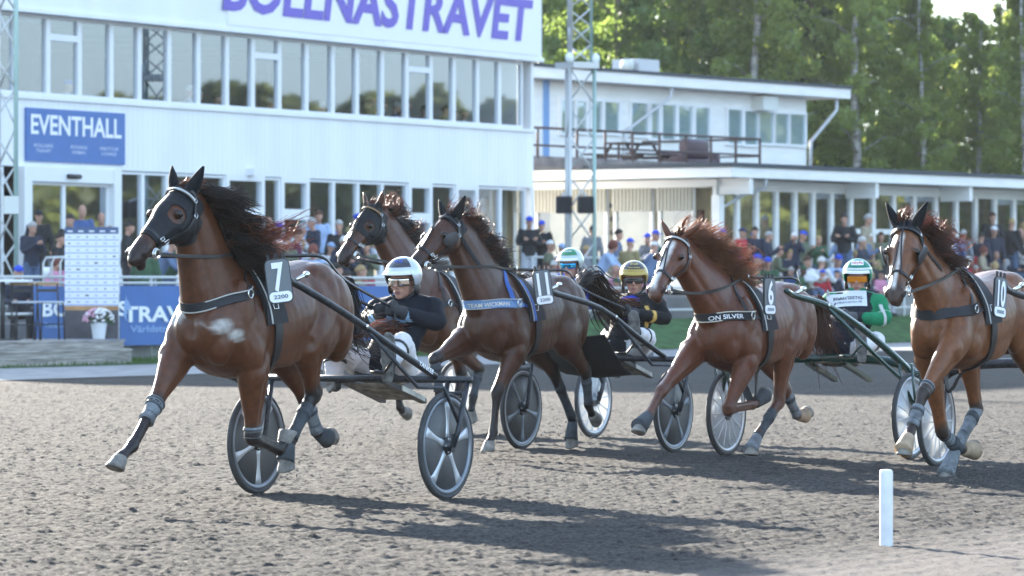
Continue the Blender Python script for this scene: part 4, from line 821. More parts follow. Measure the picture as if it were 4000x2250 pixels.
# guests behind the upper windows
GUESTS = [(1237, 397, 'pale', 'grey'), (1272, 415, 'beige', 'blond'), (1338, 430, 'grey', 'brown'), (1436, 368, 'black', 'dark'), (1451, 404, 'grey', 'grey'), (1480, 386, 'black', 'brown'), (1532, 397, 'blue', 'grey'), (1550, 423, 'brown', 'dark'), (1576, 386, 'grey', 'brown'), (1641, 412, 'grey', 'brown'), (1725, 410, 'olive', 'dark'), (1757, 427, 'brown', 'red'), (1796, 423, 'white', 'brown'), (1842, 445, 'black', 'white'), (1925, 438, 'grey', 'blond'), (246, 309, 'pale', 'bluecap'), (723, 331, 'pale', 'white'), (756, 350, 'grey', 'white'), (1040, 380, 'navy', 'grey'), (830, 360, 'shirt', 'dark')]
ORD = ['first', 'second', 'third', 'fourth', 'fifth', 'sixth', 'seventh', 'eighth', 'ninth', 'tenth', 'eleventh', 'twelfth', 'thirteenth', 'fourteenth', 'fifteenth', 'sixteenth', 'seventeenth', 'eighteenth', 'nineteenth']
for u, v, jk, top in GUESTS:
    w_ = sum(1 for x in um if x > u) - 1
    spectator(u, v, 'sit', 100, jk, top, 'guest in %s with %s behind the %s upper window from the grandstand corner' % (jk.replace('pale', 'pale grey').replace('shirt', 'light blue'), top.replace('bluecap', 'blue cap') + ('' if 'cap' in top else ' hair'), ORD[w_]), q=53.2, group='guests behind the upper windows', sc=1.0)

# the rest of the crowd in the gaps between them
rc = random.Random(12)
ANCH = [(540, 680, 'under the chin of number 7'), (980, 1110, 'behind the mane of number 7'), (1110, 1300, 'behind the back of number 7'), (1300, 1480, 'below the bare-eared horse'), (2080, 2200, 'left of the blue mirrored glasses'), (2200, 2420, 'between the two middle drivers'), (2420, 2580, 'beside the gold and black helmet'), (2700, 2860, 'behind the ginger mane'), (2860, 3010, 'above the back of number 6'), (3010, 3170, 'near the white whip stick'), (3170, 3320, 'left of the green helmet'), (3320, 3460, 'just right of the green helmet'), (3660, 3790, 'behind the neck of number 10'), (3790, 3900, 'above the saddle of number 10'), (3900, 4010, 'at the right picture edge')]
used_ = set(); spots = []
for u0, u1, vv, du, ps in ((990, 1450, 1020, 56, 'sit'), (990, 1450, 935, 52, 'stand'), (560, 660, 930, 44, 'stand'), (2090, 2600, 1045, 66, 'sit'), (2110, 2600, 935, 74, 'stand'), (2740, 3460, 1060, 58, 'sit'), (2760, 3460, 985, 66, 'sit'), (2760, 3460, 905, 84, 'stand'), (3660, 4000, 1050, 60, 'sit'), (3660, 4000, 965, 58, 'sit'), (3690, 4000, 905, 62, 'stand')):
    u = u0 + rc.uniform(0, du)
    while u < u1: spots.append((u, vv + rc.uniform(-18, 18), ps)); u += du * rc.uniform(.75, 1.3)
for u, v, ps in spots:
    if any(abs(u - c[0]) < 24 and abs(v - c[1]) < 34 for c in CROWD): continue
    an = [a[2] for a in ANCH if a[0] <= u < a[1]]
    if not an: continue
    for _ in range(60):
        jk = rc.choice(['navy', 'black', 'blue', 'beige', 'grey', 'pale', 'pink', 'red', 'green', 'olive', 'white', 'shirt', 'denim', 'brown', 'khaki', 'navy', 'black']); top = rc.choice(['bluecap', 'bluecap', 'grey', 'white', 'dark', 'brown', 'blond', 'blackcap', 'whitecap', 'long_blond', 'long_red', 'long_grey'] ) if True else None
        if top == 'long_grey': top = 'bald'
        if (an[0], jk, top) not in used_: break
    used_.add((an[0], jk, top))
    hd_ = {'bluecap': 'in a blue cap', 'blackcap': 'in a black cap', 'whitecap': 'in a white cap', 'bald': 'with a bald head'}.get(top, 'with ' + top.replace('long_', 'long ') + ' hair')
    spectator(u, v, (rc.choice(['sit', 'sit', 'sitarm']) if ps == 'sit' else rc.choice(['stand', 'cross', 'phone', 'lean'])), rc.choice([-40, 0, 20, 50, 80, 150]), jk, top, ('seated' if ps == 'sit' else 'standing') + ' person ' + hd_ + ' and ' + jk.replace('pale', 'pale grey').replace('shirt', 'sky blue') + ' top ' + an[0], rc.choice(['dark', 'jeans', 'pale']))
# ------------------------------------------------------------ trotters
HEAD = math.atan2(-T.y, -T.x)                       # they travel along -T, their left side is N
BLACK = mat('black_leather', (0.013, 0.013, 0.015), 0.42, var=.25, vscale=20)
WEB = mat('black_webbing', (0.020, 0.021, 0.025), 0.75)
STEEL = mat('bright_steel', (.68, .68, .66), .22, 1.0)
BOOT = mat('grey_felt_boot', (.16, .175, .19), .85, var=.35, vscale=14, bump=.5, bscale=60)
BOOTD = mat('dark_neoprene_boot', (.045, .052, .060), .8, var=.35, vscale=14)
BEIGE = mat('beige_rubber_boot', (.36, .26, .17), .7, var=.25, vscale=10)
HOOF = mat('dusty_hoof', (.19, .175, .155), .7, var=.4, vscale=14, bump=.4, bscale=40)
EYE = mat('dark_eye', (.008, .006, .005), .06)
PLATE = mat('grey_number_plate', (.13, .145, .16), .5); PLATEB = mat('black_rubber_edge', (.02, .02, .022), .6)
BLUEWEB = mat('blue_webbing', (.03, .10, .36), .6); PALEBLUE = mat('pale_blue_band', (.13, .24, .42), .7); SHEEP = mat('pale_fleece', (.42, .43, .44), .95, bump=.8, bscale=80)
NAVYINK = mat('navy_ink', (.03, .035, .05), .6); CREAMINK = mat('cream_lettering', (.62, .58, .48), .6)
def hair_mat(name, c1, c2, tw=.35):
    return mat(name, c1, .42, col2=c2, vscale=9, spec=.5, transl=(tw, tuple(min(1, x * 2.2) for x in c2)))
def coat_mat(name):
    return mat(name, (.1, .04, .02), .40, attr='tint', var=.22, vscale=24, bump=.12, bscale=190, spec=.34, coat=.04)
def strands(mb, roots, dirs, length, n, rg, droop=.5, wave=.06, width=.006, seg=7, spread=.25, lenvar=.35, wind=None):
    """many thin tapering locks, each a three sided tube"""
    k = len(roots); left = 0
    for _ in range(n):
        if left <= 0:      # a new lock: strands of one lock share root, direction and curl
            left = int(rg.integers(14, 34)); f = rg.random() * (k - 1); i = int(f); f -= i; j_ = min(i + 1, k - 1); p0 = roots[i] * (1 - f) + roots[j_] * f; d0 = dirs[i] * (1 - f) + dirs[j_] * f + rg.normal(0, spread, 3)
            l0 = (length[i] * (1 - f) + length[j_] * f if hasattr(length, '__len__') else length) * (1 + rg.uniform(-lenvar, lenvar)); ph0 = rg.uniform(0, 6.3, 3); fr0 = rg.uniform(1.2, 2.6)
        left -= 1
        d = d0 + rg.normal(0, spread * .28, 3); d /= np.linalg.norm(d); l = l0 * (1 + rg.uniform(-.22, .12)); ph = ph0 + rg.normal(0, .3, 3); fr = fr0 * rg.uniform(.9, 1.1)
        p = p0 + rg.normal(0, .017, 3); pts = []; c = p.copy(); dd = d.copy()
        for s in range(seg + 1):
            t = s / seg; pts.append(c + wave * t * np.sin(ph + fr * t * 3.0)); dd = dd + np.array([0, 0, -droop / seg]) + (0 if wind is None else np.asarray(wind) / seg); dd /= np.linalg.norm(dd); c = c + dd * l / seg
        w = width * rg.uniform(.6, 1.4)
        mb.tube([Vector(q) for q in pts], [max(.0012, w * (1 - .85 * (s / seg) ** 1.5)) for s in range(seg + 1)], 3)
TORSO = [  # x, top, bottom, half width, taper towards the top
 (-.85, 1.29, 1.10, .07, 0), (-.80, 1.385, .99, .165, .05), (-.70, 1.475, .93, .235, .12), (-.56, 1.545, .915, .268, .16), (-.42, 1.575, .985, .272, .16), (-.26, 1.555, .965, .268, .10),
 (-.06, 1.525, .895, .285, .06), (.14, 1.515, .835, .290, .08), (.30, 1.545, .815, .268, .20), (.44, 1.595, .815, .245, .36), (.56, 1.575, .835, .235, .34), (.67, 1.49, .875, .222, .18), (.77, 1.36, .93, .195, .05), (.845, 1.24, 1.00, .145, 0), (.875, 1.17, 1.06, .07, 0)]
HEADP = [ # t along the head, dorsal, ventral, half width
 (-.09, .000, -.075, .035), (-.05, .028, -.115, .062), (.05, .045, -.175, .082), (.17, .055, -.212, .098), (.30, .056, -.205, .106), (.38, .048, -.182, .098), (.48, .036, -.142, .080), (.60, .028, -.112, .064), (.72, .022, -.095, .055), (.84, .020, -.096, .056), (.92, .010, -.098, .056), (.985, -.012, -.088, .047), (1.015, -.035, -.072, .028)]
def ring(c, a, b, ra, rb, n=26, e=.9, taper=0.0):
    rs = []
    for j in range(n):
        t = 2 * math.pi * j / n; cz, cy = math.cos(t), math.sin(t); y = math.copysign(abs(cy) ** e, cy) * rb * (1 - taper * cz); rs.append(c + a * (ra * cz) + b * y)
    return rs
class Horse: pass
def make_horse(sp):
    h = Horse(); k = sp['k']; O = Vector((*sp['O'], 0)); dz = sp.get('dz', 0); hd = Vector((math.cos(HEAD + sp.get('yaw', 0)), math.sin(HEAD + sp.get('yaw', 0)), 0)); lf = Vector((-hd.y, hd.x, 0)); h.O, h.hd, h.lf, h.k = O, hd, lf, k
    root = empty('horse', (O.x, O.y, dz), HEAD + sp.get('yaw', 0), sp['label'], 'horse', 'trotters racing on the track'); h.root = root
    def S(u, v, lat):
        a = Vector(((u - CX) / F, 1, 0)); d = (lat + O.dot(lf)) / a.dot(lf); p = Vector((a.x * d, d, 0)); return Vector(((p - O).dot(hd), lat, H - (v - HY) / F * d - dz))
    h.S = S; rg = np.random.default_rng(sp['seed'])
    mb = MB()
    # trunk
    st = cr(np.array(TORSO) * np.array([k, k, k, k, 1]), 3)
    mb.rings([ring(Vector((x, 0, (zt + zb) / 2)), Vector((0, 0, 1)), Vector((0, 1, 0)), (zt - zb) / 2, max(w, .02), 28, .92, tp) for x, zt, zb, w, tp in st])
    # head
    P = S(*sp['poll']); L = .655 * k
    M = sp.get('muz3'); 
    if M is None:
        u, v = sp['muz']; best = None      # nose tip on its pixel ray, a head's length from the poll, the more forward of the two solutions
        qs = np.linspace(-1.4, 1.4, 1121); es = [((S(u, v, q) - P).length - L) for q in qs]
        for i in range(len(qs) - 1):
            if es[i] * es[i + 1] <= 0:
                m_ = S(u, v, qs[i])
                if best is None or m_.x > best[0]: best = (m_.x, m_)
        if best is None: i = int(np.argmin(np.abs(es))); m_ = S(u, v, qs[i]); best = (0, P + (m_ - P).normalized() * L)
        M = best[1]
    e1 = (M - P).normalized(); e3 = Vector((0, 0, 1)).cross(e1).normalized(); roll = sp.get('roll', 0)
    if roll: e3 = Matrix.Rotation(roll, 3, e1) @ e3
    e2 = e1.cross(e3).normalized(); h.P, h.M, h.L, h.e1, h.e2, h.e3 = P, M, L, e1, e2, e3
    hp = lambda t, lat, d: P + e1 * (t * L) + e3 * (lat * 1.13 * k) + e2 * (d * 1.13 * k)
    h.hp = hp
    hs = cr(np.array(HEADP), 3)
    mb.rings([ring(hp(t, 0, (du + dv) / 2), e2, e3, max((du - dv) / 2 * k * 1.13, .012), max(w * k * 1.13, .01), 22, .95, .16 if t > .1 else 0) for t, du, dv, w in hs])
    for sg in (1, -1):
        mb.ball(hp(.34, .088 * sg, .004), .030 * k, n=10, m=6)                        # brow and eye socket
        mb.ball(hp(.90, .044 * sg, -.028), .030 * k, n=10, m=6)                       # nostril rim
        mb.ball(hp(.22, .070 * sg, -.12), .075 * k, .045 * k, .085 * k)                # cheek
    mb.ball(hp(.93, 0, -.108), .036 * k); mb.ball(hp(.985, 0, -.05), .04 * k)          # chin, upper lip
    # ears
    ears = []
    for sg, (fo, up_, ou) in zip((1, -1), sp.get('ears', ((-.15, 1, .45), (-.15, 1, .45)))):
        b = hp(-.015, .058 * sg, .005); d = (e1 * fo + e2 * 0 + Vector((0, 0, 1)) * up_ + e3 * (ou * sg)).normalized(); fr = (e1 * .9 + e3 * sg * .35); fr = (fr - d * fr.dot(d)).normalized(); la = d.cross(fr); el = .185 * k
        prof = ((-.03, .030, .030), (.03, .040, .036), (.07, .042, .034), (.11, .034, .026), (.15, .019, .015), (.178, .007, .006)); ears.append((b, d, fr, la, prof))
        mb.rings([ring(b + d * (z * el / .18), fr, la, a_ * .62 * k, b_ * k, 10, 1) for z, a_, b_ in prof])
    # neck
    J = hp(.03, 0, -.088); B0 = Vector((.50, 0, 1.255)) * k; B0.z = 1.245 * k; B3 = J; up_l = (J - B0).length
    B1 = B0 + Vector((.42, 0, .34)) * (up_l * .62); B2 = J - (e1 * .35 + Vector((.55, 0, .75))).normalized() * up_l * .30
    nk = []; crest = []
    for i in range(15):
        t = i / 14; c = B0 * (1 - t) ** 3 + B1 * (3 * t * (1 - t) ** 2) + B2 * (3 * t * t * (1 - t)) + B3 * t ** 3
        tg = ((B1 - B0) * (3 * (1 - t) ** 2) + (B2 - B1) * (6 * t * (1 - t)) + (B3 - B2) * (3 * t * t)).normalized()
        la = (Vector((0, 1, 0)) * (1 - t) + e3 * t); la = (la - tg * la.dot(tg)).normalized(); upv = tg.cross(la).normalized()
        ra = np.interp(t, (0, .2, .45, .7, .9, 1), (.37, .312, .248, .205, .174, .158)) * k; rb = np.interp(t, (0, .25, .5, .75, 1), (.185, .138, .115, .102, .090)) * k
        nk.append(ring(c, upv, la, ra, rb, 24, .95, .24)); crest.append((c + upv * ra * .97, upv, la, tg))
    mb.rings(nk); h.crest = crest
    # muscle masses
    for sg in (1, -1):
        for c, r in (((.58, .180, 1.20), (.11, .075, .25)), ((.42, .195, 1.10), (.10, .07, .20)), ((-.62, .17, 1.20), (.13, .10, .26)), ((-.38, .185, 1.16), (.14, .10, .24)), ((-.44, .10, 1.46), (.20, .12, .10)), ((.72, .11, 1.05), (.11, .10, .15)), ((.50, .18, 1.02), (.13, .08, .13)), ((-.52, .165, 1.26), (.24, .115, .24)), ((-.66, .13, 1.12), (.15, .10, .22)), ((.15, .2, 1.10), (.4, .075, .22)), ((.79, .08, 1.14), (.085, .085, .12))):
            mb.ball(Vector((c[0], c[1] * sg, c[2])) * k, r[0] * k, r[1] * k, r[2] * k, 14, 10)
    # legs: keypoints (pixel column, pixel row, lateral) for knee or hock, fetlock, hoof; the root of each limb sits in the trunk
    h.legs = {}; hoofs = []; h.low = []
    for name, pts in sp['legs'].items():
        sg = 1 if name[0] == 'L' else -1; front = name[1] == 'F'
        q = [S(*p) if len(p) == 3 and p[0] > 20 else Vector(p) for p in pts]
        if front:
            el_, kn, fe, ho = q; sh = Vector((.60 * k, .155 * sg * k, 1.20 * k))
            cen = [sh, el_.lerp(sh, .35), el_, el_.lerp(kn, .32), el_.lerp(kn, .72), kn.lerp(el_, .09), kn, kn.lerp(fe, .16), kn.lerp(fe, .5), kn.lerp(fe, .84), fe]
            ra = [.17, .165, .142, .112, .066, .058, .060, .047, .039, .041, .048]; rb = [.09, .105, .100, .084, .056, .053, .053, .041, .033, .035, .042]
        else:
            sf, hk, fe, ho = q; hip = Vector((-.50 * k, .13 * sg * k, 1.24 * k))
            cen = [hip, sf.lerp(hip, .45), sf, sf.lerp(hk, .30), sf.lerp(hk, .68), hk.lerp(sf, .10), hk, hk.lerp(fe, .13), hk.lerp(fe, .5), hk.lerp(fe, .85), fe]
            ra = [.25, .235, .180, .130, .076, .068, .070, .055, .043, .045, .051]; rb = [.130, .125, .108, .085, .054, .050, .052, .044, .036, .038, .044]
        cen2 = cr([list(c) for c in cen], 3); ra2 = np.maximum(cr(np.array(ra)[:, None], 3)[:, 0], .02) * k; rb2 = np.maximum(cr(np.array(rb)[:, None], 3)[:, 0], .02) * k
        mb.tube([Vector(c) for c in cen2], ra2, 16, ref=(0, 1, 0), rb=rb2)
        pa = (ho - fe).normalized(); cor = ho - pa * .045 * k
        mb.tube([fe, fe.lerp(cor, .5), cor], [.042 * k, .034 * k, .041 * k], 12, ref=(0, 1, 0)); mb.ball(fe, .043 * k, .038 * k, .043 * k)
        if not front:      # point of the hock
            t1 = (hk - sf).normalized(); t2 = (fe - hk).normalized(); bk = (t1 - t2); bk = bk.normalized() if bk.length > .05 else Vector((-1, 0, 0)); 
            if bk.x > 0: bk = -bk
            mb.tube([hk + bk * .03 * k + t2 * .03, hk + bk * .055 * k - t2 * .035 * k, hk + bk * .052 * k - t2 * .075 * k], [.034 * k, .030 * k, .018 * k], 10); mb.tube([hk + bk * .05 * k - t2 * .05 * k, hk.lerp(sf, .45) + bk * .055 * k], [.018 * k, .026 * k], 8)
        else:
            ub = (el_ - kn).normalized(); mb.ball(el_.lerp(kn, .15) + Vector((.02, .02 * sg, 0)), .10 * k, .085 * k, .12 * k)
        h.legs[name] = (q, pa, cor); h.low.append((kn if front else hk, fe, ho, front)); hoofs.append((name, cor, pa))
    me = remesh(mb, .0125, 2, .5); v = coords(me)
    # muscle and tendon relief: shallow grooves and ridges pressed into the skin along anatomical lines
    nrm = np.empty(len(v) * 3); me.vertices.foreach_get('normal', nrm); nrm = nrm.reshape(-1, 3); disp = np.zeros(len(v))
    def crease(pts, depth, width, both=True):
        for sg in ((1, -1) if both else (1,)):
            q = cr([[p[0] * 1.0, p[1] * sg, p[2]] for p in pts], 4); dm = np.full(len(v), 9.0)
            for a, b in zip(q[:-1], q[1:]):
                t = np.clip(((v - a) @ (b - a)) / max(1e-9, (b - a) @ (b - a)), 0, 1); dm = np.minimum(dm, np.linalg.norm(v - (a + t[:, None] * (b - a)), axis=1))
            disp[:] += depth * np.exp(-(dm / width) ** 2)
    K = lambda *p: [(x * k, y * k, z * k) for x, y, z in p]
    crease(K((.44, .20, 1.46), (.36, .27, 1.28), (.34, .28, 1.06), (.42, .25, .92)), -.016, .035); crease(K((.64, .17, 1.46), (.66, .21, 1.26), (.60, .22, 1.10)), -.010, .030); crease(K((.54, .24, 1.36), (.50, .26, 1.16)), .010, .035)
    crease(K((-.22, .25, 1.44), (-.24, .275, 1.26), (-.14, .26, 1.04)), -.020, .045); crease(K((-.66, .19, 1.46), (-.64, .22, 1.24), (-.52, .20, 1.02)), -.012, .028); crease(K((-.50, .25, 1.44), (-.46, .27, 1.22), (-.36, .25, 1.02)), -.007, .03)
    crease(K((.885, 0, 1.24), (.86, 0, 1.08), (.76, 0, .92)), -.020, .030, False); crease(K((.80, .15, 1.20), (.74, .18, 1.02), (.66, .17, .92)), -.010, .03)
    for x in (-.10, -.02, .06, .14, .22): crease(K((x, .27, 1.34), (x - .05, .295, 1.16), (x - .03, .26, .98)), -.0014, .018)
    for f0, f1, dd in ((-.9, -.35, -.014), (-.1, -.15, .006)):   # jugular groove and the muscle above it
        ln = [crest[i][0] + crest[i][1] * (np.interp(i / 14, (0, .5, 1), (.37, .26, .17)) * k * (f0 - .97 * 0 - .97)) * .78 for i in range(2, 13, 2)]
        for sgn in (1, -1): crease([tuple(p + crest[min(2 + 2 * j, 14)][2] * sgn * .085 * k) for j, p in enumerate(ln)], dd, .028, False)
    for sg in (1, -1):
        crease([tuple(hp(.40, .100 * sg, -.045)), tuple(hp(.55, .078 * sg, -.042)), tuple(hp(.70, .062 * sg, -.040))], .007, .014, False); crease([tuple(hp(.44, .095 * sg, -.085)), tuple(hp(.42, .10 * sg, -.14)), tuple(hp(.30, .095 * sg, -.185))], -.008, .018, False); crease([tuple(hp(.52, .062 * sg, -.012)), tuple(hp(.72, .05 * sg, -.012))], -.005, .014, False); crease([tuple(hp(.97, .02 * sg, -.070)), tuple(hp(.86, .055 * sg, -.082))], -.007, .010, False)
    for name, (q, pa, cor) in h.legs.items():
        top_, jn, fe, ho = q; ax = (fe - jn).normalized(); bk_ = ax.cross(Vector((0, 1, 0))).normalized(); bk_ = -bk_ if bk_.x > 0 else bk_
        for sg in (1, -1):
            o_ = Vector((0, .040 * k * sg, 0)) + bk_ * .012 * k; crease([tuple(jn.lerp(fe, .16) + o_), tuple(jn.lerp(fe, .5) + o_ * .85), tuple(jn.lerp(fe, .85) + o_)], -.009, .012, False)
            o_ = Vector((0, .075 * k * sg, 0)) + bk_ * .02 * k; crease([tuple(top_.lerp(jn, .2) + o_ * 1.2), tuple(top_.lerp(jn, .55) + o_), tuple(top_.lerp(jn, .85) + o_ * .7)], -.009, .020, False)
    disp += .0045 * (vnoise(v[:, 0] * 9 + 40, v[:, 2] * 9 + v[:, 1] * 7 + 40, 31) - .5) + .003 * (vnoise(v[:, 0] * 22 + 40, v[:, 2] * 18 + v[:, 1] * 15 + 40, 32) - .5)
    v = v + nrm * disp[:, None]; me.vertices.foreach_set('co', v.ravel()); me.update()
    # coat colours: bay points, muzzle, markings
    c0, c1 = np.array(sp['coat']), np.array(sp['points']); col = np.tile(c0, (len(v), 1))
    def segd(a, b):
        a, b = np.array(a), np.array(b); t = np.clip(((v - a) @ (b - a)) / ((b - a) @ (b - a)), 0, 1); return np.linalg.norm(v - (a + t[:, None] * (b - a)), axis=1), t
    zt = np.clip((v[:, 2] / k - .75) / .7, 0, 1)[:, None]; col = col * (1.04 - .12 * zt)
    pm = np.zeros(len(v))
    for kn, fe, ho, front in h.low:
        d1, _ = segd(kn, fe); d2, _ = segd(fe, ho); pm = np.maximum(pm, np.clip((.115 * k - np.minimum(d1, d2)) / (.05 * k), 0, 1))
    pm *= sp.get('pointw', 1); hl = (v - np.array(P)) @ np.array(e1) / L; hlat = (v - np.array(P)) @ np.array(e3) / k; hdor = (v - np.array(P)) @ np.array(e2) / k
    inh = (np.abs(hlat) < .16) & (hdor > -.27) & (hdor < .10) & (hl < 1.1)
    pm = np.maximum(pm, inh * np.clip((hl - .66) / .2, 0, 1) * .85); pm = np.maximum(pm, inh * np.exp(-((hl - .34) ** 2) / .002 - (np.abs(hlat) - .107) ** 2 / .0008) * .8)
    col = col * (1 - pm[:, None]) + c1 * pm[:, None]
    dg_ = v[:, 2] * .8 + v[:, 1] * .45 + v[:, 0] * .4; nz = vnoise(dg_ * 70 + 90, (v[:, 1] * .8 - v[:, 2] * .6) * 22 + 90, 11) * .55 + vnoise(dg_ * 28 + 90, (v[:, 1] - v[:, 2] * .5) * 24 + 90, 12) * .45
    for mk in sp.get('marks', []):
        if mk[0] == 'blob':
            c_ = np.array(S(*mk[1])); m = np.clip((1.05 - np.sqrt((((v - c_) / np.array(mk[2])) ** 2).sum(1))) * 1.7 + (nz - .5) * 1.3, 0, 1)
        else:
            m = np.clip(1.4 - np.abs(hlat - mk[1] - mk[3] * np.sin(hl * 6)) / mk[2], 0, 1) * np.clip((hl - mk[4]) * 14, 0, 1) * np.clip((mk[5] - hl) * 14, 0, 1) * inh * (hdor > -.035)
        m = m * mk[-1]; col = col * (1 - m[:, None]) + np.array(mk[-2]) * m[:, None]
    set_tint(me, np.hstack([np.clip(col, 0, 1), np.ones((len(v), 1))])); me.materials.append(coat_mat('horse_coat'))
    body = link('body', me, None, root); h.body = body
    tri = [tuple(p.vertices) for p in me.polygons]; bvh = BVHTree.FromPolygons([Vector(p) for p in v], tri); h.bvh = bvh
    # eyes, nostrils
    for sg in (1, -1):
        m2 = MB(); m2.ball(hp(.345, .103 * sg, -.002), .0225 * k, n=14, m=10); m2.build('eye', EYE, root)
        m2 = MB(); c = hp(.915, .062 * sg, -.034); q = c; hit = bvh.find_nearest(c); nrm = hit[1]; c = hit[0]; tx = (e1 - nrm * e1.dot(nrm)).normalized(); ty = nrm.cross(tx); mm = Matrix((tx, ty, nrm)).transposed(); m2.ball(c, .034 * k, .021 * k, .007 * k, 14, 6, mat=mm); m2.build('nostril', mat('dark_nostril', (.02, .010, .010), .6), root)
    # hoofs
    for name, cor, pa in hoofs:
        front = name[1] == 'F'; an = R(-40) if not sp.get('flat', {}).get(name) else R(sp['flat'][name])
        ax = Vector((0, 1, 0)); n_ = Matrix.Rotation(-an, 3, ax) @ pa; fw = (pa - n_ * pa.dot(n_)); fw = fw.normalized() if fw.length > .01 else Vector((1, 0, 0)); la = n_.cross(fw)
        m2 = MB(); c1_ = cor; rs = []
        for t, r_, off in ((-.012, .040, 0), (.0, .047, 0), (.03, .052, .010), (.065, .060, .024), (.082, .061, .030), (.084, .050, .028)):
            rs.append(ring(c1_ + n_ * (t * k) + fw * (off * k), fw, la, r_ * 1.06 * k, r_ * .96 * k, 16, 1))
        m2.rings(rs); hb = m2.build('hoof', sp.get('hoofmat', {}).get(name, HOOF), root)
    # boots
    for leg, kind, a_, b_, sc, m_ in sp.get('boots', []):
        q, pa, cor = h.legs[leg]; A, B = {'cannon': (q[1], q[2]), 'knee': (q[0], q[1]), 'pastern': (q[2], cor + pa * .05)}[kind]
        m2 = MB(); pts = [A.lerp(B, a_ + (b_ - a_) * t / 6) for t in range(7)]; ff_ = {'cannon': .0425, 'knee': .054, 'pastern': .049}[kind] * sc * k
        rr = [ff_ * (1.0 + .10 * math.sin(t * 1.05 + .6)) for t in range(7)]
        if kind == 'pastern': rr = [ff_ * (.95 + .075 * t) for t in range(7)]
        m2.tube(pts, rr, 16, ref=(0, 1, 0), rb=[x * .88 for x in rr]); m2.build({'cannon': 'shin_boot', 'knee': 'knee_boot', 'pastern': 'bell_boot'}[kind], m_, root)
        if kind != 'pastern':
            m2 = MB()
            for t in (1, 4): m2.tube([pts[t] + (pts[t + 1] - pts[t]) * (.1 + .8 * z) for z in (0, .5, 1)], rr[t] * 1.025, 14, ref=(0, 1, 0), rb=rr[t] * .905)
            w_ = m2.build('boot_strap', BOOTD, root); 
    # ---- harness
    def snap(pts, off):
        res = []
        for p in pts:
            q = bvh.find_nearest(p); n_ = q[1]; s_ = 1 if (p - q[0]).dot(n_) >= 0 or True else -1; res.append((q[0] + n_ * off, n_))
        return res
    def ribbon(rows, width, thick=.006, closed=False):
        m2 = MB(); rs = []; m_ = len(rows)
        for i, (p, n_) in enumerate(rows):
            a = rows[i - 1][0] if (i > 0 or closed) else rows[0][0]; b = rows[(i + 1) % m_][0] if (i < m_ - 1 or closed) else rows[-1][0]
            t = (b - a).normalized(); w = n_.cross(t).normalized() * (width / 2 if not hasattr(width, '__len__') else width[i] / 2); u = n_ * thick
            rs.append([p - w, p - w * .96 + u, p + w * .96 + u, p + w])
        m2.rings(rs, closed=closed); return m2
    def smooth(rows, it=2, closed=False):
        for _ in range(it):
            r2 = []
            for i in range(len(rows)):
                if not closed and i in (0, len(rows) - 1): r2.append(rows[i]); continue
                a, b, c = rows[i - 1], rows[i], rows[(i + 1) % len(rows)]; r2.append(((a[0] + b[0] * 2 + c[0]) / 4, (a[1] + b[1] * 2 + c[1]).normalized()))
            rows = r2
        return rows
    def hoop(c, a, b, a0, a1, n, off, far=1.2):
        rows = []
        for i in range(n + 1):
            t = a0 + (a1 - a0) * i / n; d = a * math.cos(t) + b * math.sin(t); o = c + d * far; hit = bvh.ray_cast(o, -d, far)
            if hit[0] is not None: rows.append((hit[0] + hit[1] * off, hit[1]))
        return rows
    ho_ = .010 if sp.get('hood') else 0.0
    def path(pts, n=24, off=.004):
        p = cr([list(q) for q in pts], max(2, n // max(1, len(pts) - 1))); return smooth(snap([Vector(q) for q in p], off), 2)
    hpath = lambda pts, n=24, off=.004: path(pts, n, off + ho_)
    Z1, X1, Y1 = Vector((0, 0, 1)), Vector((1, 0, 0)), Vector((0, 1, 0)); hn = sp['tack']
    gx = .285 * k
    sad = smooth(hoop(Vector((gx + .02, 0, 1.2 * k)), (Z1 + X1 * .10).normalized(), Y1, R(-98), R(98), 48, .006), 3)
    har = ribbon(sad, [.125 + .045 * abs(math.sin((i / (len(sad) - 1) - .5) * 3.1)) for i in range(len(sad))], .028).build('harness_saddle', hn.get('saddle', WEB), root, auto=40)
    ed = [(p + n_ * .030 + X1 * .072, n_) for p, n_ in sad]; ribbon(ed, .010, .004).build('saddle_piping', hn.get('piping', mat('pale_piping', (.55, .55, .53), .6)), har)
    if hn.get('stripe'): ribbon([(p + n_ * .029 + X1 * .047, n_) for p, n_ in sad], .036, .004).build('saddle_stripe', hn['stripe'], har)
    gir = smooth(hoop(Vector((gx - .0, 0, 1.15 * k)), Z1, Y1, R(62), R(298), 50, .006), 3); ribbon(gir, .062, .014).build('girth', BLACK, root, auto=40)
    # breast collar: band round the chest sloping back up to the saddle
    cz = hn.get('collar_z', 1.17) * k; ang = hn.get('collar_tilt', .10); fwd = (X1 * math.cos(ang) - Z1 * math.sin(ang)).normalized()
    col_ = smooth(hoop(Vector((.44 * k, 0, cz + .02)), fwd, Y1, R(-86), R(86), 44, .006), 4)
    cb = ribbon(col_, hn.get('collar_w', .062) * k, .010).build('breast_collar', hn.get('collar', WEB), root, auto=40)
    if hn.get('edge'):
        for sgn in (1, -1): ribbon([(p + n_ * .011 + Z1 * sgn * hn.get('collar_w', .062) * k * .44, n_) for p, n_ in col_[4:-4]], .008, .003).build('collar_edging', hn['edge'], cb)
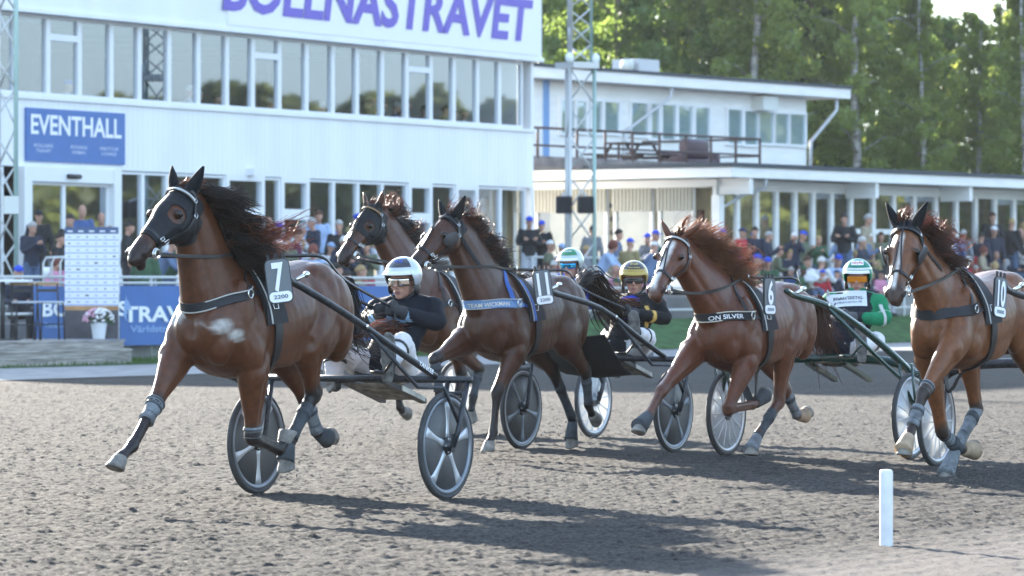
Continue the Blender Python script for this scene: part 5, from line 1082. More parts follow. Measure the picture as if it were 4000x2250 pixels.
    if hn.get('text'):
        mid = hn.get('text_at', .68); seq = [0.0]
        for i in range(1, len(col_)): seq.append(seq[-1] + (col_[i][0] - col_[i - 1][0]).length)
        tot = seq[-1]; ctr = mid * tot
        def onband(x, y):
            s_ = min(max(ctr + x, 0), tot - 1e-4); i = max(0, min(len(seq) - 2, int(np.searchsorted(seq, s_)) - 1)); f = (s_ - seq[i]) / max(1e-6, seq[i + 1] - seq[i]); p = col_[i][0].lerp(col_[i + 1][0], f); n_ = col_[i][1].lerp(col_[i + 1][1], f).normalized(); t = (col_[i + 1][0] - col_[i][0]).normalized(); w = t.cross(n_) * -1
            if w.z < 0: w = -w
            return p + n_ * .0125 + w * (y - .022)
        lettering('lettering', hn['text'], (0, 0, 0), X1, Y1, hn['text_w'], hn.get('ink', CREAMINK), cb, height=.036, bold=.015, mapfn=onband)
    for sg in (1, -1):   # trace from collar to saddle, neck strap
        a = col_[-3 if sg > 0 else 2][0]; b = Vector((gx + .03, .27 * sg * k, hn.get('collar_z', 1.17) * k - .03)); ribbon(path([a, a.lerp(b, .5), b], 16, .006), .026, .006).build('trace_strap', hn.get('trace', BLACK), root, auto=40)
    cs = h.crest; i0 = hn.get('neck_at', 3); cn, un, ln, tn = cs[i0]
    a = col_[int(len(col_) * .82)][0]; ns_ = [a, a.lerp(cn + ln * .13 * k - un * .25, .55) + ln * .05, cn + ln * .05 - un * .05, cn + un * .012]
    ribbon(path(ns_, 24, .005), hn.get('neck_w', .022), .006).build('neck_strap', hn.get('neck', BLACK), root, auto=40)
    # terret rings and check hook on the saddle
    top = sad[len(sad) // 2][0]; h.terret = {}
    for sg in (1, -1):
        m2 = MB(); c = top + Vector((.02, .075 * sg, .045)); h.terret[sg] = c; m2.tube([c + Vector((0, math.cos(t), math.sin(t))) * .032 for t in np.linspace(0, 2 * math.pi, 14, endpoint=False)], .0055, 6, closed=True); m2.tube([c - Z1 * .03, c - Z1 * .06], .008, 6); m2.build('terret_ring', STEEL, root)
    # bridle
    br = MB()
    nb = smooth(hoop(hp(.66, 0, -.04), e2, e3, 0, 2 * math.pi, 30, .004, .5)[:-1], 1, True); br2 = ribbon(nb, .022 * k, .006, True)
    cp_ = [hp(.80, .07 * 1, -.075)]
    parts_ = [br2]
    for sg in (1, -1):
        rows = hpath([hp(.80, .062 * sg, -.075), hp(.62, .08 * sg, -.085), hp(.40, .11 * sg, -.10), hp(.18, .115 * sg, -.085), hp(.02, .09 * sg, -.02), hp(-.045, .02 * sg, .035)], 36, .004); parts_.append(ribbon(rows, .017 * k, .006))
    parts_.append(ribbon(hpath([hp(.07, .10, -.03), hp(.085, .06, .05), hp(.09, 0, .06), hp(.085, -.06, .05), hp(.07, -.10, -.03)], 28, .004), .018 * k, .007))
    if hn.get('overcheck', True):
        parts_.append(ribbon(hpath([hp(.70, .03, .02), hp(.5, .016, .035), hp(.3, .006, .055), hp(.10, 0, .06), hp(-.05, 0, .04)], 28, .004), .013 * k, .006))
        parts_.append(ribbon(hpath([hp(.70, -.03, .02), hp(.5, -.016, .035), hp(.3, -.006, .055)], 20, .004), .013 * k, .006))
    for q in parts_: br.add(q.v, q.f)
    bri = br.build('bridle', BLACK, root, auto=40)
    if hn.get('browband'): ribbon(hpath([hp(.065, .105, -.02), hp(.08, .06, .055), hp(.085, 0, .066), hp(.08, -.06, .055), hp(.065, -.105, -.02)], 28, .010), .016 * k, .008).build('browband', hn['browband'], bri, auto=40)
    h.bit = {}
    for sg in (1, -1):
        c = hp(.81, .075 * sg, -.080); h.bit[sg] = c; m2 = MB(); d1 = e1; d2 = e2
        for o_, r_ in ((0, .034), (.012, .028)): m2.tube([c + e3 * sg * o_ + d1 * r_ * math.cos(t) + d2 * r_ * math.sin(t) for t in np.linspace(0, 2 * math.pi, 16, endpoint=False)], .0055, 6, closed=True)
        m2.build('bit_ring', STEEL, bri)
    for sg in (1, -1):
        for t_, la_, do_, r_ in ((.62, .08, -.085, .017), (.17, .115, -.085, .017), (.66, .085, -.05, .014), (.06, .10, -.03, .015)):
            q = bvh.find_nearest(hp(t_, la_ * sg, do_)); c = q[0] + q[1] * (.014 + ho_); tx = (e1 - q[1] * e1.dot(q[1])).normalized(); ty = q[1].cross(tx); m2 = MB()
            m2.tube([c + tx * x * k + ty * y * k for x, y in ((r_, r_ * .7), (r_, -r_ * .7), (-r_, -r_ * .7), (-r_, r_ * .7))], .0038, 5, closed=True); m2.build('buckle', STEEL, bri)
        m2 = MB(); pth_ = snap([Vector(x) for x in cr([list(hp(1.0, .004 * sg, -.070)), list(hp(.93, .035 * sg, -.078)), list(hp(.84, .052 * sg, -.080))], 5)], .0005)
        m2.tube([x[0] for x in pth_], [.004] * len(pth_), 6); m2.build('mouth', MATS['dark_nostril'], root)
    for c_ in (sad[6], sad[-7]):
        m2 = MB(); c, n_ = c_[0] + c_[1] * .032, c_[1]; tx = (Z1 - n_ * Z1.dot(n_)).normalized(); ty = n_.cross(tx); m2.tube([c + tx * x + ty * y for x, y in ((.024, .02), (.024, -.02), (-.024, -.02), (-.024, .02))], .005, 5, closed=True); m2.build('buckle', STEEL, har)
        m2 = MB(); e_ = c + n_ * .004; m2.box(e_ - ty * .012, ty * .024, n_ * .006, Vector((-.05, 0, -.22))); m2.build('strap_end', BLACK, har, smooth=False)
    m2 = MB(); c = col_[int(len(col_) * .84)][0] + col_[int(len(col_) * .84)][1] * .016; m2.tube([c + X1 * (.028 * math.cos(t)) + Z1 * (.028 * math.sin(t)) for t in np.linspace(0, 2 * math.pi, 14, endpoint=False)], .005, 6, closed=True); m2.build('collar_ring', STEEL, cb)
    # overcheck line from poll to saddle hook
    m2 = MB(); m2.tube([hp(-.05, 0, .045), hp(-.05, 0, .045).lerp(top, .5) + Z1 * (.05 + hn.get('chk', .08)), top + Z1 * .05], .008, 6); m2.build('check_rein', BLACK, root)
    # reins to the saddle rings (the driver's lines go on from there)
    for sg in (1, -1):
        a, b = h.bit[sg] + e3 * sg * .012, h.terret[sg]; mid = a.lerp(b, .5); q = bvh.find_nearest(mid); 
        pts = []
        for t in np.linspace(0, 1, 14):
            p = a.lerp(b, t) - Z1 * (hn.get('sag', .03) * 4 * t * (1 - t)); q = bvh.find_nearest(p)
            if (p - q[0]).dot(q[1]) < .008: p = q[0] + q[1] * .01
            pts.append((p, Vector((0, sg, 0))))
        ribbon(pts, .022, .006).build('rein', hn.get('rein', BLACK), root, auto=40)
    if sp.get('hood'): make_hood(h, sp['hood'])
    for i, on in enumerate(sp.get('earhood', ())):
        if on:
            b, d, fr, la, prof = ears[i]; m2 = MB(); m2.rings([ring(b + d * ((z * sp.get('earlen', 1.12) - .004) * k * 1.03), fr, la, a_ * .80 * k, b_ * 1.22 * k, 14, 1) for z, a_, b_ in prof]); m2.build('ear_cover', mat('black_ear_cover', (.008, .0085, .010), .85, spec=.2, var=.3, vscale=40), root)
    for sg in sp.get('blinkers', ()):
        c = hp(.33, .125 * sg, -.045); m2 = MB(); ax1 = (e1 * 1 + e2 * .1).normalized(); nn = (e3 * sg * .93 + e1 * .30 - e2 * .1).normalized(); ax1 = (ax1 - nn * ax1.dot(nn)).normalized(); ax2 = nn.cross(ax1)
        m2.rings([ring(c + nn * z, ax1, ax2, .078 * s_ * k, .056 * s_ * k, 18, .85) for z, s_ in ((0, .9), (.004, 1), (.012, 1), (.016, .9))]); m2.build('blinker', mat('worn_blinker', (.035, .036, .040), .5, var=.5, vscale=18), bri)
    # number plate on the left saddle arm
    make_plate(h, sp, sad)
    # mane, forelock, tail
    hm = sp['hair']; mm_ = MB(); roots, dirs, lens = [], [], []
    for i in range(hm.get('m0', 2), 15):
        c, upv, la, tg = crest[i]; roots.append(np.array(c - upv * .02)); d = upv * hm['up'] - tg * hm['back'] + la * hm['side'] + Vector(hm.get('dir', (0, 0, 0))); dirs.append(np.array(d.normalized())); lens.append(hm['len'] * (0.75 + .35 * math.sin(math.pi * (i - 1) / 14)))
    strands(mm_, roots, dirs, lens, hm.get('n', 460), rg, hm.get('droop', .9), hm.get('wave', .05), hm.get('w', .006), 8, hm.get('spread', .22), .35, hm.get('wind'))
    mm_.build('mane', hm['mat'], root)
    if hm.get('tips'):
        m2 = MB(); strands(m2, roots[hm.get('t0', 0):hm.get('t1', 99)], [d + np.array(hm.get('tipdir', (0, 0, 0))) for d in dirs][hm.get('t0', 0):hm.get('t1', 99)], [l * 1.2 for l in lens][hm.get('t0', 0):hm.get('t1', 99)], hm.get('ntips', 150), rg, hm.get('droop', .9) * .7, .10, .0042, 9, .30, .35, hm.get('wind')); m2.build('mane_wisps', hm['tips'], root)
    m2 = MB(); rt = [np.array(hp(-.03, s_, .03)) for s_ in (-.04, 0, .04)]; dd = [np.array((Z1 * .5 - e1 * .4 + e3 * s_ * 4).normalized()) for s_ in (-.04, 0, .04)]; strands(m2, rt, dd, .13 * k, 40, rg, .6, .03, .004, 6, .4); m2.build('forelock', hm.get('tips') or hm['mat'], root)
    tl = sp['tail']; tb = Vector((-.84, 0, 1.40)) * k; m2 = MB(); pth = cr([list(tb)] + [list(S(*p)) for p in tl['pts']], 5); 
    m2.tube([Vector(p) for p in pth[:4]], [.045, .042, .036, .028], 8)
    cum = [np.array(p) for p in pth]
    for _ in range(tl.get('n', 380)):
        off = rg.normal(0, 1, 3); i1 = int(len(cum) * rg.uniform(.55, 1)); st_ = int(rg.uniform(0, min(6, len(cum) * .35))); pts = []; ph = rg.uniform(0, 6.3, 3)
        for i in range(st_, max(i1, st_ + 4)):
            f = i / (len(cum) - 1); pts.append(Vector(cum[min(i, len(cum) - 1)] + off * (.012 + tl.get('spread', .085) * f ** 1.2) + .02 * f * np.sin(ph + 6 * f)))
        w = .0055 * rg.uniform(.6, 1.4); m2.tube(pts, [max(.0015, w * (1 - .8 * i / len(pts))) for i in range(len(pts))], 3)
    m2.build('tail', tl.get('mat') or hm['mat'], root)
    if tl.get('tips'):
        m2 = MB(); p2 = cr([list(S(*p)) for p in tl['tips']], 6)
        for _ in range(tl.get('ntips', 150)):
            off = rg.normal(0, 1, 3) * np.array([1, 1, .55]); i0_ = int(rg.uniform(0, len(p2) * .3)); i1_ = int(len(p2) * rg.uniform(.7, 1)); ph = rg.uniform(0, 6.3, 3)
            m2.tube([Vector(p2[i] + off * (.012 + .032 * i / len(p2)) + .012 * np.sin(ph + i * .8)) for i in range(i0_, i1_)], .0035, 3)
        m2.build('tail_wisps', hm.get('tips') or hm['mat'], root)
    return h
def make_hood(h, hd):
    """fabric hood: the head's own surface lifted a few millimetres, cut clean at both ends and round the eyes"""
    bm = bmesh.new(); bm.from_mesh(h.body.data); k = h.k
    lim = [(h.hp(hd['t0'], 0, 0), -h.e1), (h.hp(hd['t1'], 0, 0), h.e1)]
    if hd.get('low') is not None: lim.append((h.hp(.3, 0, hd['low']), -h.e2)); lim.append((h.hp(.10, 0, -.185), (-h.e1 * .6 - h.e2 * .8).normalized()))
    bmesh.ops.delete(bm, geom=[f for f in bm.faces if (f.calc_center_median() - h.hp(.3, 0, -.08)).length > .42 * k], context='FACES')
    for co, no in lim: bmesh.ops.bisect_plane(bm, geom=bm.verts[:] + bm.edges[:] + bm.faces[:], plane_co=co, plane_no=no, clear_outer=True)
    bmesh.ops.subdivide_edges(bm, edges=bm.edges[:], cuts=1, use_grid_fill=True)
    dele = []
    for f in bm.faces:
        c = f.calc_center_median() - h.P; t, la, do = c.dot(h.e1) / h.L, c.dot(h.e3) / k / 1.13, c.dot(h.e2) / k / 1.13
        ra, rb = hd.get('eye', (.085, .042))
        if ((t - .335) / ra) ** 2 + ((do + .012) / rb) ** 2 < 1 and abs(la) > .05: dele.append(f)
        if t < .06 and do < -.13 + .5 * (.06 - t) * 0: dele.append(f)
    bmesh.ops.delete(bm, geom=list(set(dele)), context='FACES')
    bm.normal_update()
    for v in bm.verts: v.co += v.normal * .007
    ret = bmesh.ops.extrude_face_region(bm, geom=bm.faces[:]); 
    for v in [g for g in ret['geom'] if isinstance(g, bmesh.types.BMVert)]: v.co -= v.normal * .004
    me = bpy.data.meshes.new('hood'); bm.to_mesh(me); bm.free()
    for a in list(me.color_attributes): me.color_attributes.remove(a)
    me.materials.clear(); link('hood', me, mat('black_stretch_hood', (.0085, .0095, .012), .6, spec=.3, var=.25, vscale=18, bump=.25, bscale=26), h.root)
def make_plate(h, sp, sad):
    pl = sp.get('plate')
    if not pl: return
    u, v, lat = pl['at']; c = h.S(u, v, lat); w, hh = pl['size']; fx, fy, fz = pl['face']; n_ = Vector((fx, fy, fz)).normalized(); right = Vector((0, 0, 1)).cross(n_).normalized(); upv = n_.cross(right).normalized()
    if pl.get('tilt'): m = Matrix.Rotation(pl['tilt'], 3, n_); right, upv = m @ right, m @ upv
    def plate(sx, sy, cy, rad, z0, z1, nm, m, par):
        mb = MB(); pts = []
        for (qx, qy, a0) in ((1, 1, 0), (-1, 1, 90), (-1, -1, 180), (1, -1, 270)):
            for t in range(6): a = R(a0 + 90 * t / 5); pts.append((qx * (sx / 2 - rad) + rad * math.cos(a), cy + qy * (sy / 2 - rad) + rad * math.sin(a)))
        mb.rings([[c + right * x + upv * y + n_ * z for x, y in pts] for z in (z0, z1)]); return mb.build(nm, m, par, smooth=False)
    p = plate(w, hh, 0, w * .24, -.006, .006, 'number_plate', PLATEB, h.root); plate(w * .92, hh * .955, 0, w * .2, .0062, .009, 'plate_face', PLATE, p)
    plate(w * .88, hh * .23, -hh * .352, w * .17, .0092, .011, 'plate_panel', WHITEINK, p)
    lettering('number', pl['num'], c - upv * hh * .20 + n_ * .012, right, upv, w * (.46 if len(pl['num']) == 1 else .62), WHITEINK, p, height=hh * .62, bold=.03)
    lettering('lettering', pl['sub'], c - upv * hh * .39 + n_ * .012, right, upv, w * .56, mat('slate_ink', (.10, .15, .20), .5), p, height=hh * .085, bold=.02)
    mb = MB()
    for x in (-.3, 0, .3): mb.box(c + right * (x * w - .010) + upv * hh * .485 - n_ * .004, right * .020, upv * hh * .13, n_ * .008)
    mb.build('plate_clip', PLATEB, p, smooth=False)
# ------------------------------------------------------------ the five trotters in the picture
FOAM = (.46, .44, .41); WHITEM = (.66, .62, .58)
DARKHAIR = hair_mat('dark_horse_hair', (.010, .008, .007), (.035, .018, .012), .18); RUSTHAIR = hair_mat('sunlit_rust_hair', (.075, .028, .017), (.17, .064, .036), .45)
GINGER = hair_mat('ginger_horse_hair', (.125, .048, .019), (.25, .108, .045), .38); BROWNHAIR = hair_mat('brown_horse_hair', (.03, .014, .009), (.10, .04, .022), .35)
FIELD = {}
FIELD[7] = make_horse(dict(O=(-1.591, 27.28), k=1.0, seed=71, label='leading bay horse in a black face hood wearing number 7', coat=(.086, .0275, .0095), points=(.016, .012, .012), poll=(712, 756, -.01), earlen=1.0, muz=(508, 990),
    ears=((-.55, .85, .38), (-.45, 1, .42)), earhood=(1, 1), hood=dict(t0=-.075, t1=.72, low=-.235, eye=(.10, .050)),
    legs={'RF': [(.74, -.17, 1.0), (600, 1590, -.15), (516, 1745, -.13), (455, 1802, -.13)], 'LF': [(.42, .17, .92), (987, 1708, .14), (1090, 1755, .12), (1122, 1712, .12)],
          'LH': [(-.20, .19, 1.04), (1222, 1545, .15), (1130, 1726, .13), (1113, 1808, .13)], 'RH': [(-.45, -.17, 1.0), (1196, 1562, -.14), (1240, 1690, -.13), (1283, 1714, -.13)]},
    boots=[('RF', 'knee', .90, 1.0, 1.15, BOOT), ('RF', 'cannon', -.10, .34, 1.30, BOOT), ('LF', 'knee', .86, 1.0, 1.12, BOOT), ('LH', 'cannon', .22, .92, 1.12, BOOTD), ('RH', 'cannon', .15, .98, 1.15, BOOT), ('LH', 'pastern', .1, .9, 1.0, BOOTD), ('RH', 'pastern', .1, .9, 1.0, BOOTD)],
    marks=[('blob', (878, 1272, .20), (.10, .2, .055), FOAM, .8), ('blob', (925, 1310, .22), (.07, .15, .05), FOAM, .8), ('blob', (690, 1240, -.14), (.10, .09, .05), FOAM, .9), ('blob', (782, 1310, .0), (.03, .02, .12), FOAM, .45)],
    tack=dict(collar_z=1.37, collar_tilt=.27, browband=mat('silver_browband', (.55, .55, .52), .35, .6, bump=.6, bscale=90), edge=mat('worn_pale_edge', (.45, .44, .41), .8), rein=BLACK, sag=.015, neck_w=.018, overcheck=False),
    plate=dict(at=(1088, 1098, .39), size=(.165, .285), face=(.72, .69, .06), tilt=R(7), num='7', sub='2200'),
    hair=dict(mat=DARKHAIR, tips=RUSTHAIR, m0=5, up=.35, back=.30, side=.62, len=.28, n=1700, droop=.38, wave=.035, w=.0055, spread=.17, wind=(-.30, .30, .0), ntips=150, t0=0, t1=6, tipdir=(-.15, .2, .30)),
    tail=dict(pts=[(1342, 1120, 0), (1350, 1230, 0), (1362, 1308, 0), (1480, 1350, .05)], n=420, tips=[(1395, 1318, .12), (1480, 1284, .1), (1600, 1288, .1)], ntips=80)))
FIELD[11] = make_horse(dict(O=(.115, 35.0), k=.96, seed=111, label='dark bay horse in blue tack wearing number 11', coat=(.055, .0192, .0085), points=(.018, .013, .012), poll=(1757, 855, -.14), muz=(1592, 1040),
    ears=((-.25, 1, .50), (-.5, .75, .8)), earhood=(1, 1), hood=dict(t0=-.08, t1=.12), blinkers=(1, -1),
    legs={'LF': [(.42, .16, .93), (1940, 1535, .13), (1927, 1690, .12), (1905, 1742, .12)], 'RF': [(.68, -.16, .98), (1697, 1405, -.14), (1716, 1540, -.13), (1742, 1590, -.13)],
          'RH': [(-.30, -.17, .98), (2164, 1457, -.14), (2238, 1640, -.13), (2230, 1722, -.13)], 'LH': [(-.34, .18, .98), (2288, 1455, .14), (2300, 1585, .13), (2320, 1638, .13)]},
    boots=[('RH', 'cannon', .1, .95, 1.1, BOOTD), ('LH', 'cannon', .1, .95, 1.1, BOOTD), ('RF', 'cannon', .05, .9, 1.15, BOOTD), ('RH', 'pastern', .1, .9, 1.0, BOOTD)],
    marks=[], tack=dict(stripe=BLUEWEB, piping=SHEEP, collar=PALEBLUE, collar_w=.078, collar_z=1.30, collar_tilt=.03, edge=SHEEP, trace=BLUEWEB, neck=BLUEWEB, neck_w=.036, neck_at=4, text='TEAM WICKMAN', text_w=.36, text_at=.63, ink=CREAMINK, sag=.0),
    plate=dict(at=(2121, 1123, .40), size=(.155, .29), face=(.72, .69, .06), tilt=R(7), num='11', sub='2200'),
    hair=dict(mat=DARKHAIR, tips=RUSTHAIR, m0=4, up=.8, back=.5, side=.15, len=.20, n=1000, droop=.2, wave=.03, w=.005, spread=.18, wind=(-.5, .2, .05), ntips=90, t0=0, t1=12, tipdir=(-.3, .1, .1)),
    tail=dict(pts=[(2305, 1080, 0), (2345, 1160, 0), (2405, 1215, 0), (2480, 1240, .05)], n=380, spread=.10, tips=[(2390, 1190, .05), (2480, 1180, .05), (2575, 1165, .05)], ntips=120)))
FIELD[6] = make_horse(dict(O=(1.94, 33.69), dz=-.05, k=.95, seed=61, label='chestnut horse with a white blaze wearing number 6', coat=(.105, .0310, .0115), points=(.085, .034, .020), poll=(2644, 932, -.13), muz=(2548, 1138),
    ears=((-.3, .6, 1.0), (-.25, .8, .6)), pointw=.8,
    legs={'RF': [(.70, -.16, .98), (2583, 1530, -.14), (2535, 1622, -.13), (2497, 1668, -.13)], 'LF': [(.44, .16, .92), (2842, 1600, .13), (2942, 1580, .12), (2986, 1543, .12)],
          'LH': [(-.18, .18, 1.0), (3042, 1570, .14), (2962, 1700, .13), (2935, 1755, .13)], 'RH': [(-.42, -.16, .98), (3070, 1526, -.14), (3112, 1622, -.13), (3148, 1622, -.13)]},
    boots=[('LH', 'cannon', .3, 1.05, 1.1, BOOTD), ('RH', 'cannon', .1, 1.0, 1.15, BOOT), ('LF', 'pastern', .2, 1.0, 1.1, BOOTD), ('RF', 'pastern', .1, 1.0, 1.15, BOOTD), ('RH', 'pastern', .1, .9, 1.0, BEIGE), ('LH', 'pastern', .1, 1.0, 1.0, BOOT)],
    marks=[('blaze', .0, .030, .012, .12, .98, WHITEM, .95), ('blob', (2648, 1290, -.14), (.09, .07, .10), FOAM, .5)],
    tack=dict(collar_z=1.27, collar_tilt=.03, collar_w=.075, edge=CREAMINK, browband=mat('silver_browband', (.5, .5, .48), .35, .6), text='ON SILVER', text_w=.30, text_at=.66, ink=WHITEINK, sag=.07, neck_at=4, chk=.12),
    plate=dict(at=(3005, 1158, .43), size=(.155, .29), face=(.16, .98, .03), tilt=R(-2), num='6', sub='0000'),
    hair=dict(mat=GINGER, tips=GINGER, m0=3, up=.7, back=.55, side=.40, len=.27, n=1300, droop=.30, wave=.035, w=.0055, spread=.24, wind=(-.40, .35, .15), ntips=110, t0=0, t1=8, tipdir=(-.4, .3, .35)),
    tail=dict(pts=[(3188, 1190, 0), (3200, 1280, 0), (3214, 1350, 0), (3236, 1408, 0)], n=420, spread=.075, mat=BROWNHAIR)))
FIELD[10] = make_horse(dict(O=(3.43, 31.34), k=.97, seed=101, label='light bay horse with a narrow blaze and tall black ear covers wearing number 10', coat=(.150, .052, .0170), points=(.030, .018, .014), poll=(3540, 890, -.07), muz=(3488, 1160),
    ears=((-.1, 1, .55), (-.1, 1, .55)), earhood=(1, 1), hood=dict(t0=-.08, t1=.10), blinkers=(1, -1),
    legs={'LF': [(.76, .17, 1.0), (3606, 1537, .10), (3558, 1686, .08), (3532, 1752, .08)], 'RF': [(.52, -.16, .98), (3682, 1690, -.12), (3745, 1752, -.12), (3800, 1757, -.12)],
          'RH': [(-.20, -.16, 1.0), (3815, 1600, -.14), (3738, 1745, -.13), (3698, 1842, -.13)], 'LH': [(-.50, .18, .98), (-.85, .15, .64), (-1.05, .14, .40), (-1.17, .14, .35)]},
    boots=[('LF', 'knee', .84, .98, 1.1, BOOT), ('LF', 'cannon', .35, .85, 1.2, BOOT), ('LF', 'pastern', .3, 1.1, 1.15, BEIGE), ('RF', 'cannon', .0, .45, 1.2, BOOT), ('RF', 'cannon', .55, 1.0, 1.25, BOOTD), ('RF', 'pastern', .3, 1.1, 1.15, BEIGE), ('RH', 'cannon', .0, .98, 1.25, BOOT), ('RH', 'pastern', .2, 1.1, 1.1, BOOT)],
    marks=[('blaze', .0, .016, .004, .12, .92, WHITEM, .95), ('blob', (3650, 1255, .20), (.12, .16, .06), FOAM, .65), ('blob', (3560, 1235, -.05), (.06, .08, .04), FOAM, .8)],
    tack=dict(collar_z=1.275, collar_tilt=.14, collar_w=.085, sag=.02, neck_at=3, chk=.04),
    plate=dict(at=(3905, 1162, .45), size=(.165, .30), face=(.18, .98, .03), tilt=R(-8), num='10', sub='0000'),
    hair=dict(mat=BROWNHAIR, tips=RUSTHAIR, m0=7, up=.3, back=.8, side=.5, len=.24, n=420, droop=.4, wave=.05, w=.006, spread=.25, wind=(-.3, .5, .1), ntips=130, t0=3, t1=10, tipdir=(-.2, .4, .2)),
    tail=dict(pts=[(4120, 1150, 0), (4150, 1250, 0), (4170, 1350, 0)], n=120)))
FIELD['B'] = make_horse(dict(O=(-.50, 38.4), k=.97, seed=21, label='brown horse in a studded black half hood behind the leader, ears bare', coat=(.068, .0228, .0095), points=(.018, .013, .012), poll=(1456, 818, -.24), muz=(1322, 1005),
    ears=((-.05, 1, .35), (-.35, .9, .6)), hood=dict(t0=-.05, t1=.50, low=-.235),
    legs={'LF': [(.48, .16, .95), (1872, 1440, .13), (1846, 1560, .12), (1838, 1628, .12)], 'RF': [(.66, -.16, .98), (.86, -.14, .62), (.80, -.13, .32), (.72, -.13, .26)],
          'LH': [(-.42, .18, 1.0), (-.70, .15, .66), (-.80, .14, .36), (-.90, .14, .28)], 'RH': [(-.20, -.18, 1.0), (-.34, -.15, .60), (-.20, -.14, .30), (-.12, -.14, .14)]},
    boots=[('LF', 'cannon', .1, .95, 1.1, BOOTD)], marks=[('blob', (1480, 1140, -.1), (.1, .1, .06), FOAM, .8)],
    tack=dict(collar_z=1.28, collar_tilt=.08, browband=mat('tan_browband', (.25, .15, .07), .6), sag=.02),
    hair=dict(mat=DARKHAIR, tips=RUSTHAIR, m0=5, up=.9, back=.5, side=.2, len=.17, n=500, droop=.1, wave=.03, w=.006, spread=.22, wind=(-.4, .2, .0), ntips=70, t0=2, t1=13, tipdir=(-.2, .1, .2)),
    tail=dict(pts=[(2050, 1100, 0), (2070, 1180, 0), (2090, 1260, 0)], n=150)))
# ------------------------------------------------------------ sulkies (x forward, y left, origin on the ground under the wheel axis)
SMETAL = mat('worn_black_tube', (.028, .031, .036), .38, .2, var=.5, vscale=30, bump=.15, bscale=120)
GREENM = mat('dark_green_tube', (.012, .045, .036), .25, .2, coat=.5)
TYRE = mat('grey_rubber_tyre', (.045, .046, .048), .75, var=.2)
DISC = mat('grey_disc_cover', (.075, .076, .078), .45, var=.25, vscale=5); SPOKE = mat('silver_spoke', (.52, .54, .57), .35, .4); DSPOKE = mat('dull_spoke', (.15, .17, .20), .4, .2)
RIM = mat('grey_rim', (.20, .22, .25), .35, .5); RIMW = mat('white_rim_line', (.62, .63, .63), .5)
CLEAR = mat('milky_wheel_disc', (.58, .60, .62), .12, .15, var=.25, vscale=4, transl=(.45, (.80, .82, .84)), spec=.9)
MUD = mat('muddy_board', (.22, .205, .18), .85, var=.6, vscale=12)
def wheel(par, y, kind, spin=0.0, r=.352):
    w = empty('wheel', (0, y, r)); w.parent = par
    prof = [(-.018, r - .030), (-.022, r - .014), (-.012, r), (.012, r), (.022, r - .014), (.018, r - .030)]
    def lathe(prof, n=56):
        mb = MB(); mb.rings([[Vector((rr * math.cos(t), yy, rr * math.sin(t))) for yy, rr in prof] for t in np.linspace(0, 2 * math.pi, n, endpoint=False)], closed=True); return mb
    lathe(prof).build('tyre', TYRE, w)
    lathe([(-.012, r - .062), (-.019, r - .048), (-.019, r - .029), (.019, r - .029), (.019, r - .048), (.012, r - .062)]).build('rim', {'grey': RIM, 'line': RIM, 'clear': mat('silver_rim', (.45, .46, .48), .3, .5)}[kind], w)
    if kind == 'line': lathe([(-.0205, r - .036), (-.0205, r - .029), (.0205, r - .029), (.0205, r - .036)]).build('rim_line', RIMW, w)
    lathe([(-.004, .03), (-.011, .06), (-.006, r - .05), (.006, r - .05), (.011, .06), (.004, .03)]).build('disc', CLEAR if kind == 'clear' else DISC, w)
    ns = 5 if kind != 'clear' else 14
    for k in range(ns):
        a = spin + 2 * math.pi * k / ns; d = Vector((math.cos(a), 0, math.sin(a))); q = Vector((-math.sin(a), 0, math.cos(a))); mb = MB(); w0, w1 = (.042, .020) if kind != 'clear' else (.007, .004)
        rs = []
        for t in range(7):
            f = t / 6; rr = .045 + (r - .105) * f; ww = w1 + (w0 - w1) * abs(2 * f - .75) ** 1.6; rs.append([d * rr + q * (ww * cx) + Vector((0, cy * (.018 - .006 * f), 0)) for cx, cy in ((-1, 0), (-.6, 1), (.6, 1), (1, 0), (.6, -1), (-.6, -1))])
        mb.rings(rs); mb.build('spoke', {'grey': SPOKE, 'line': DSPOKE, 'clear': mat('white_spoke', (.6, .62, .64), .3)}[kind], w)
    mb = MB()
    for sg in (1, -1): mb.rings([[Vector((rr * math.cos(t), sg * yy, rr * math.sin(t))) for t in np.linspace(0, 2 * math.pi, 24, endpoint=False)] for yy, rr in ((.008, .062), (.024, .058), (.026, .034), (.045, .030), (.047, .012))])
    mb.build('hub', SMETAL if kind != 'clear' else mat('grey_hub', (.2, .21, .22), .4, .5), w)
    for k in range(5):
        a = 2 * math.pi * k / 5; mb = MB(); c = Vector((.046 * math.cos(a), .024, .046 * math.sin(a))); mb.tube([c, c + Vector((0, .008, 0))], .006, 6); mb.build('hub_bolt', STEEL, w)
    return w
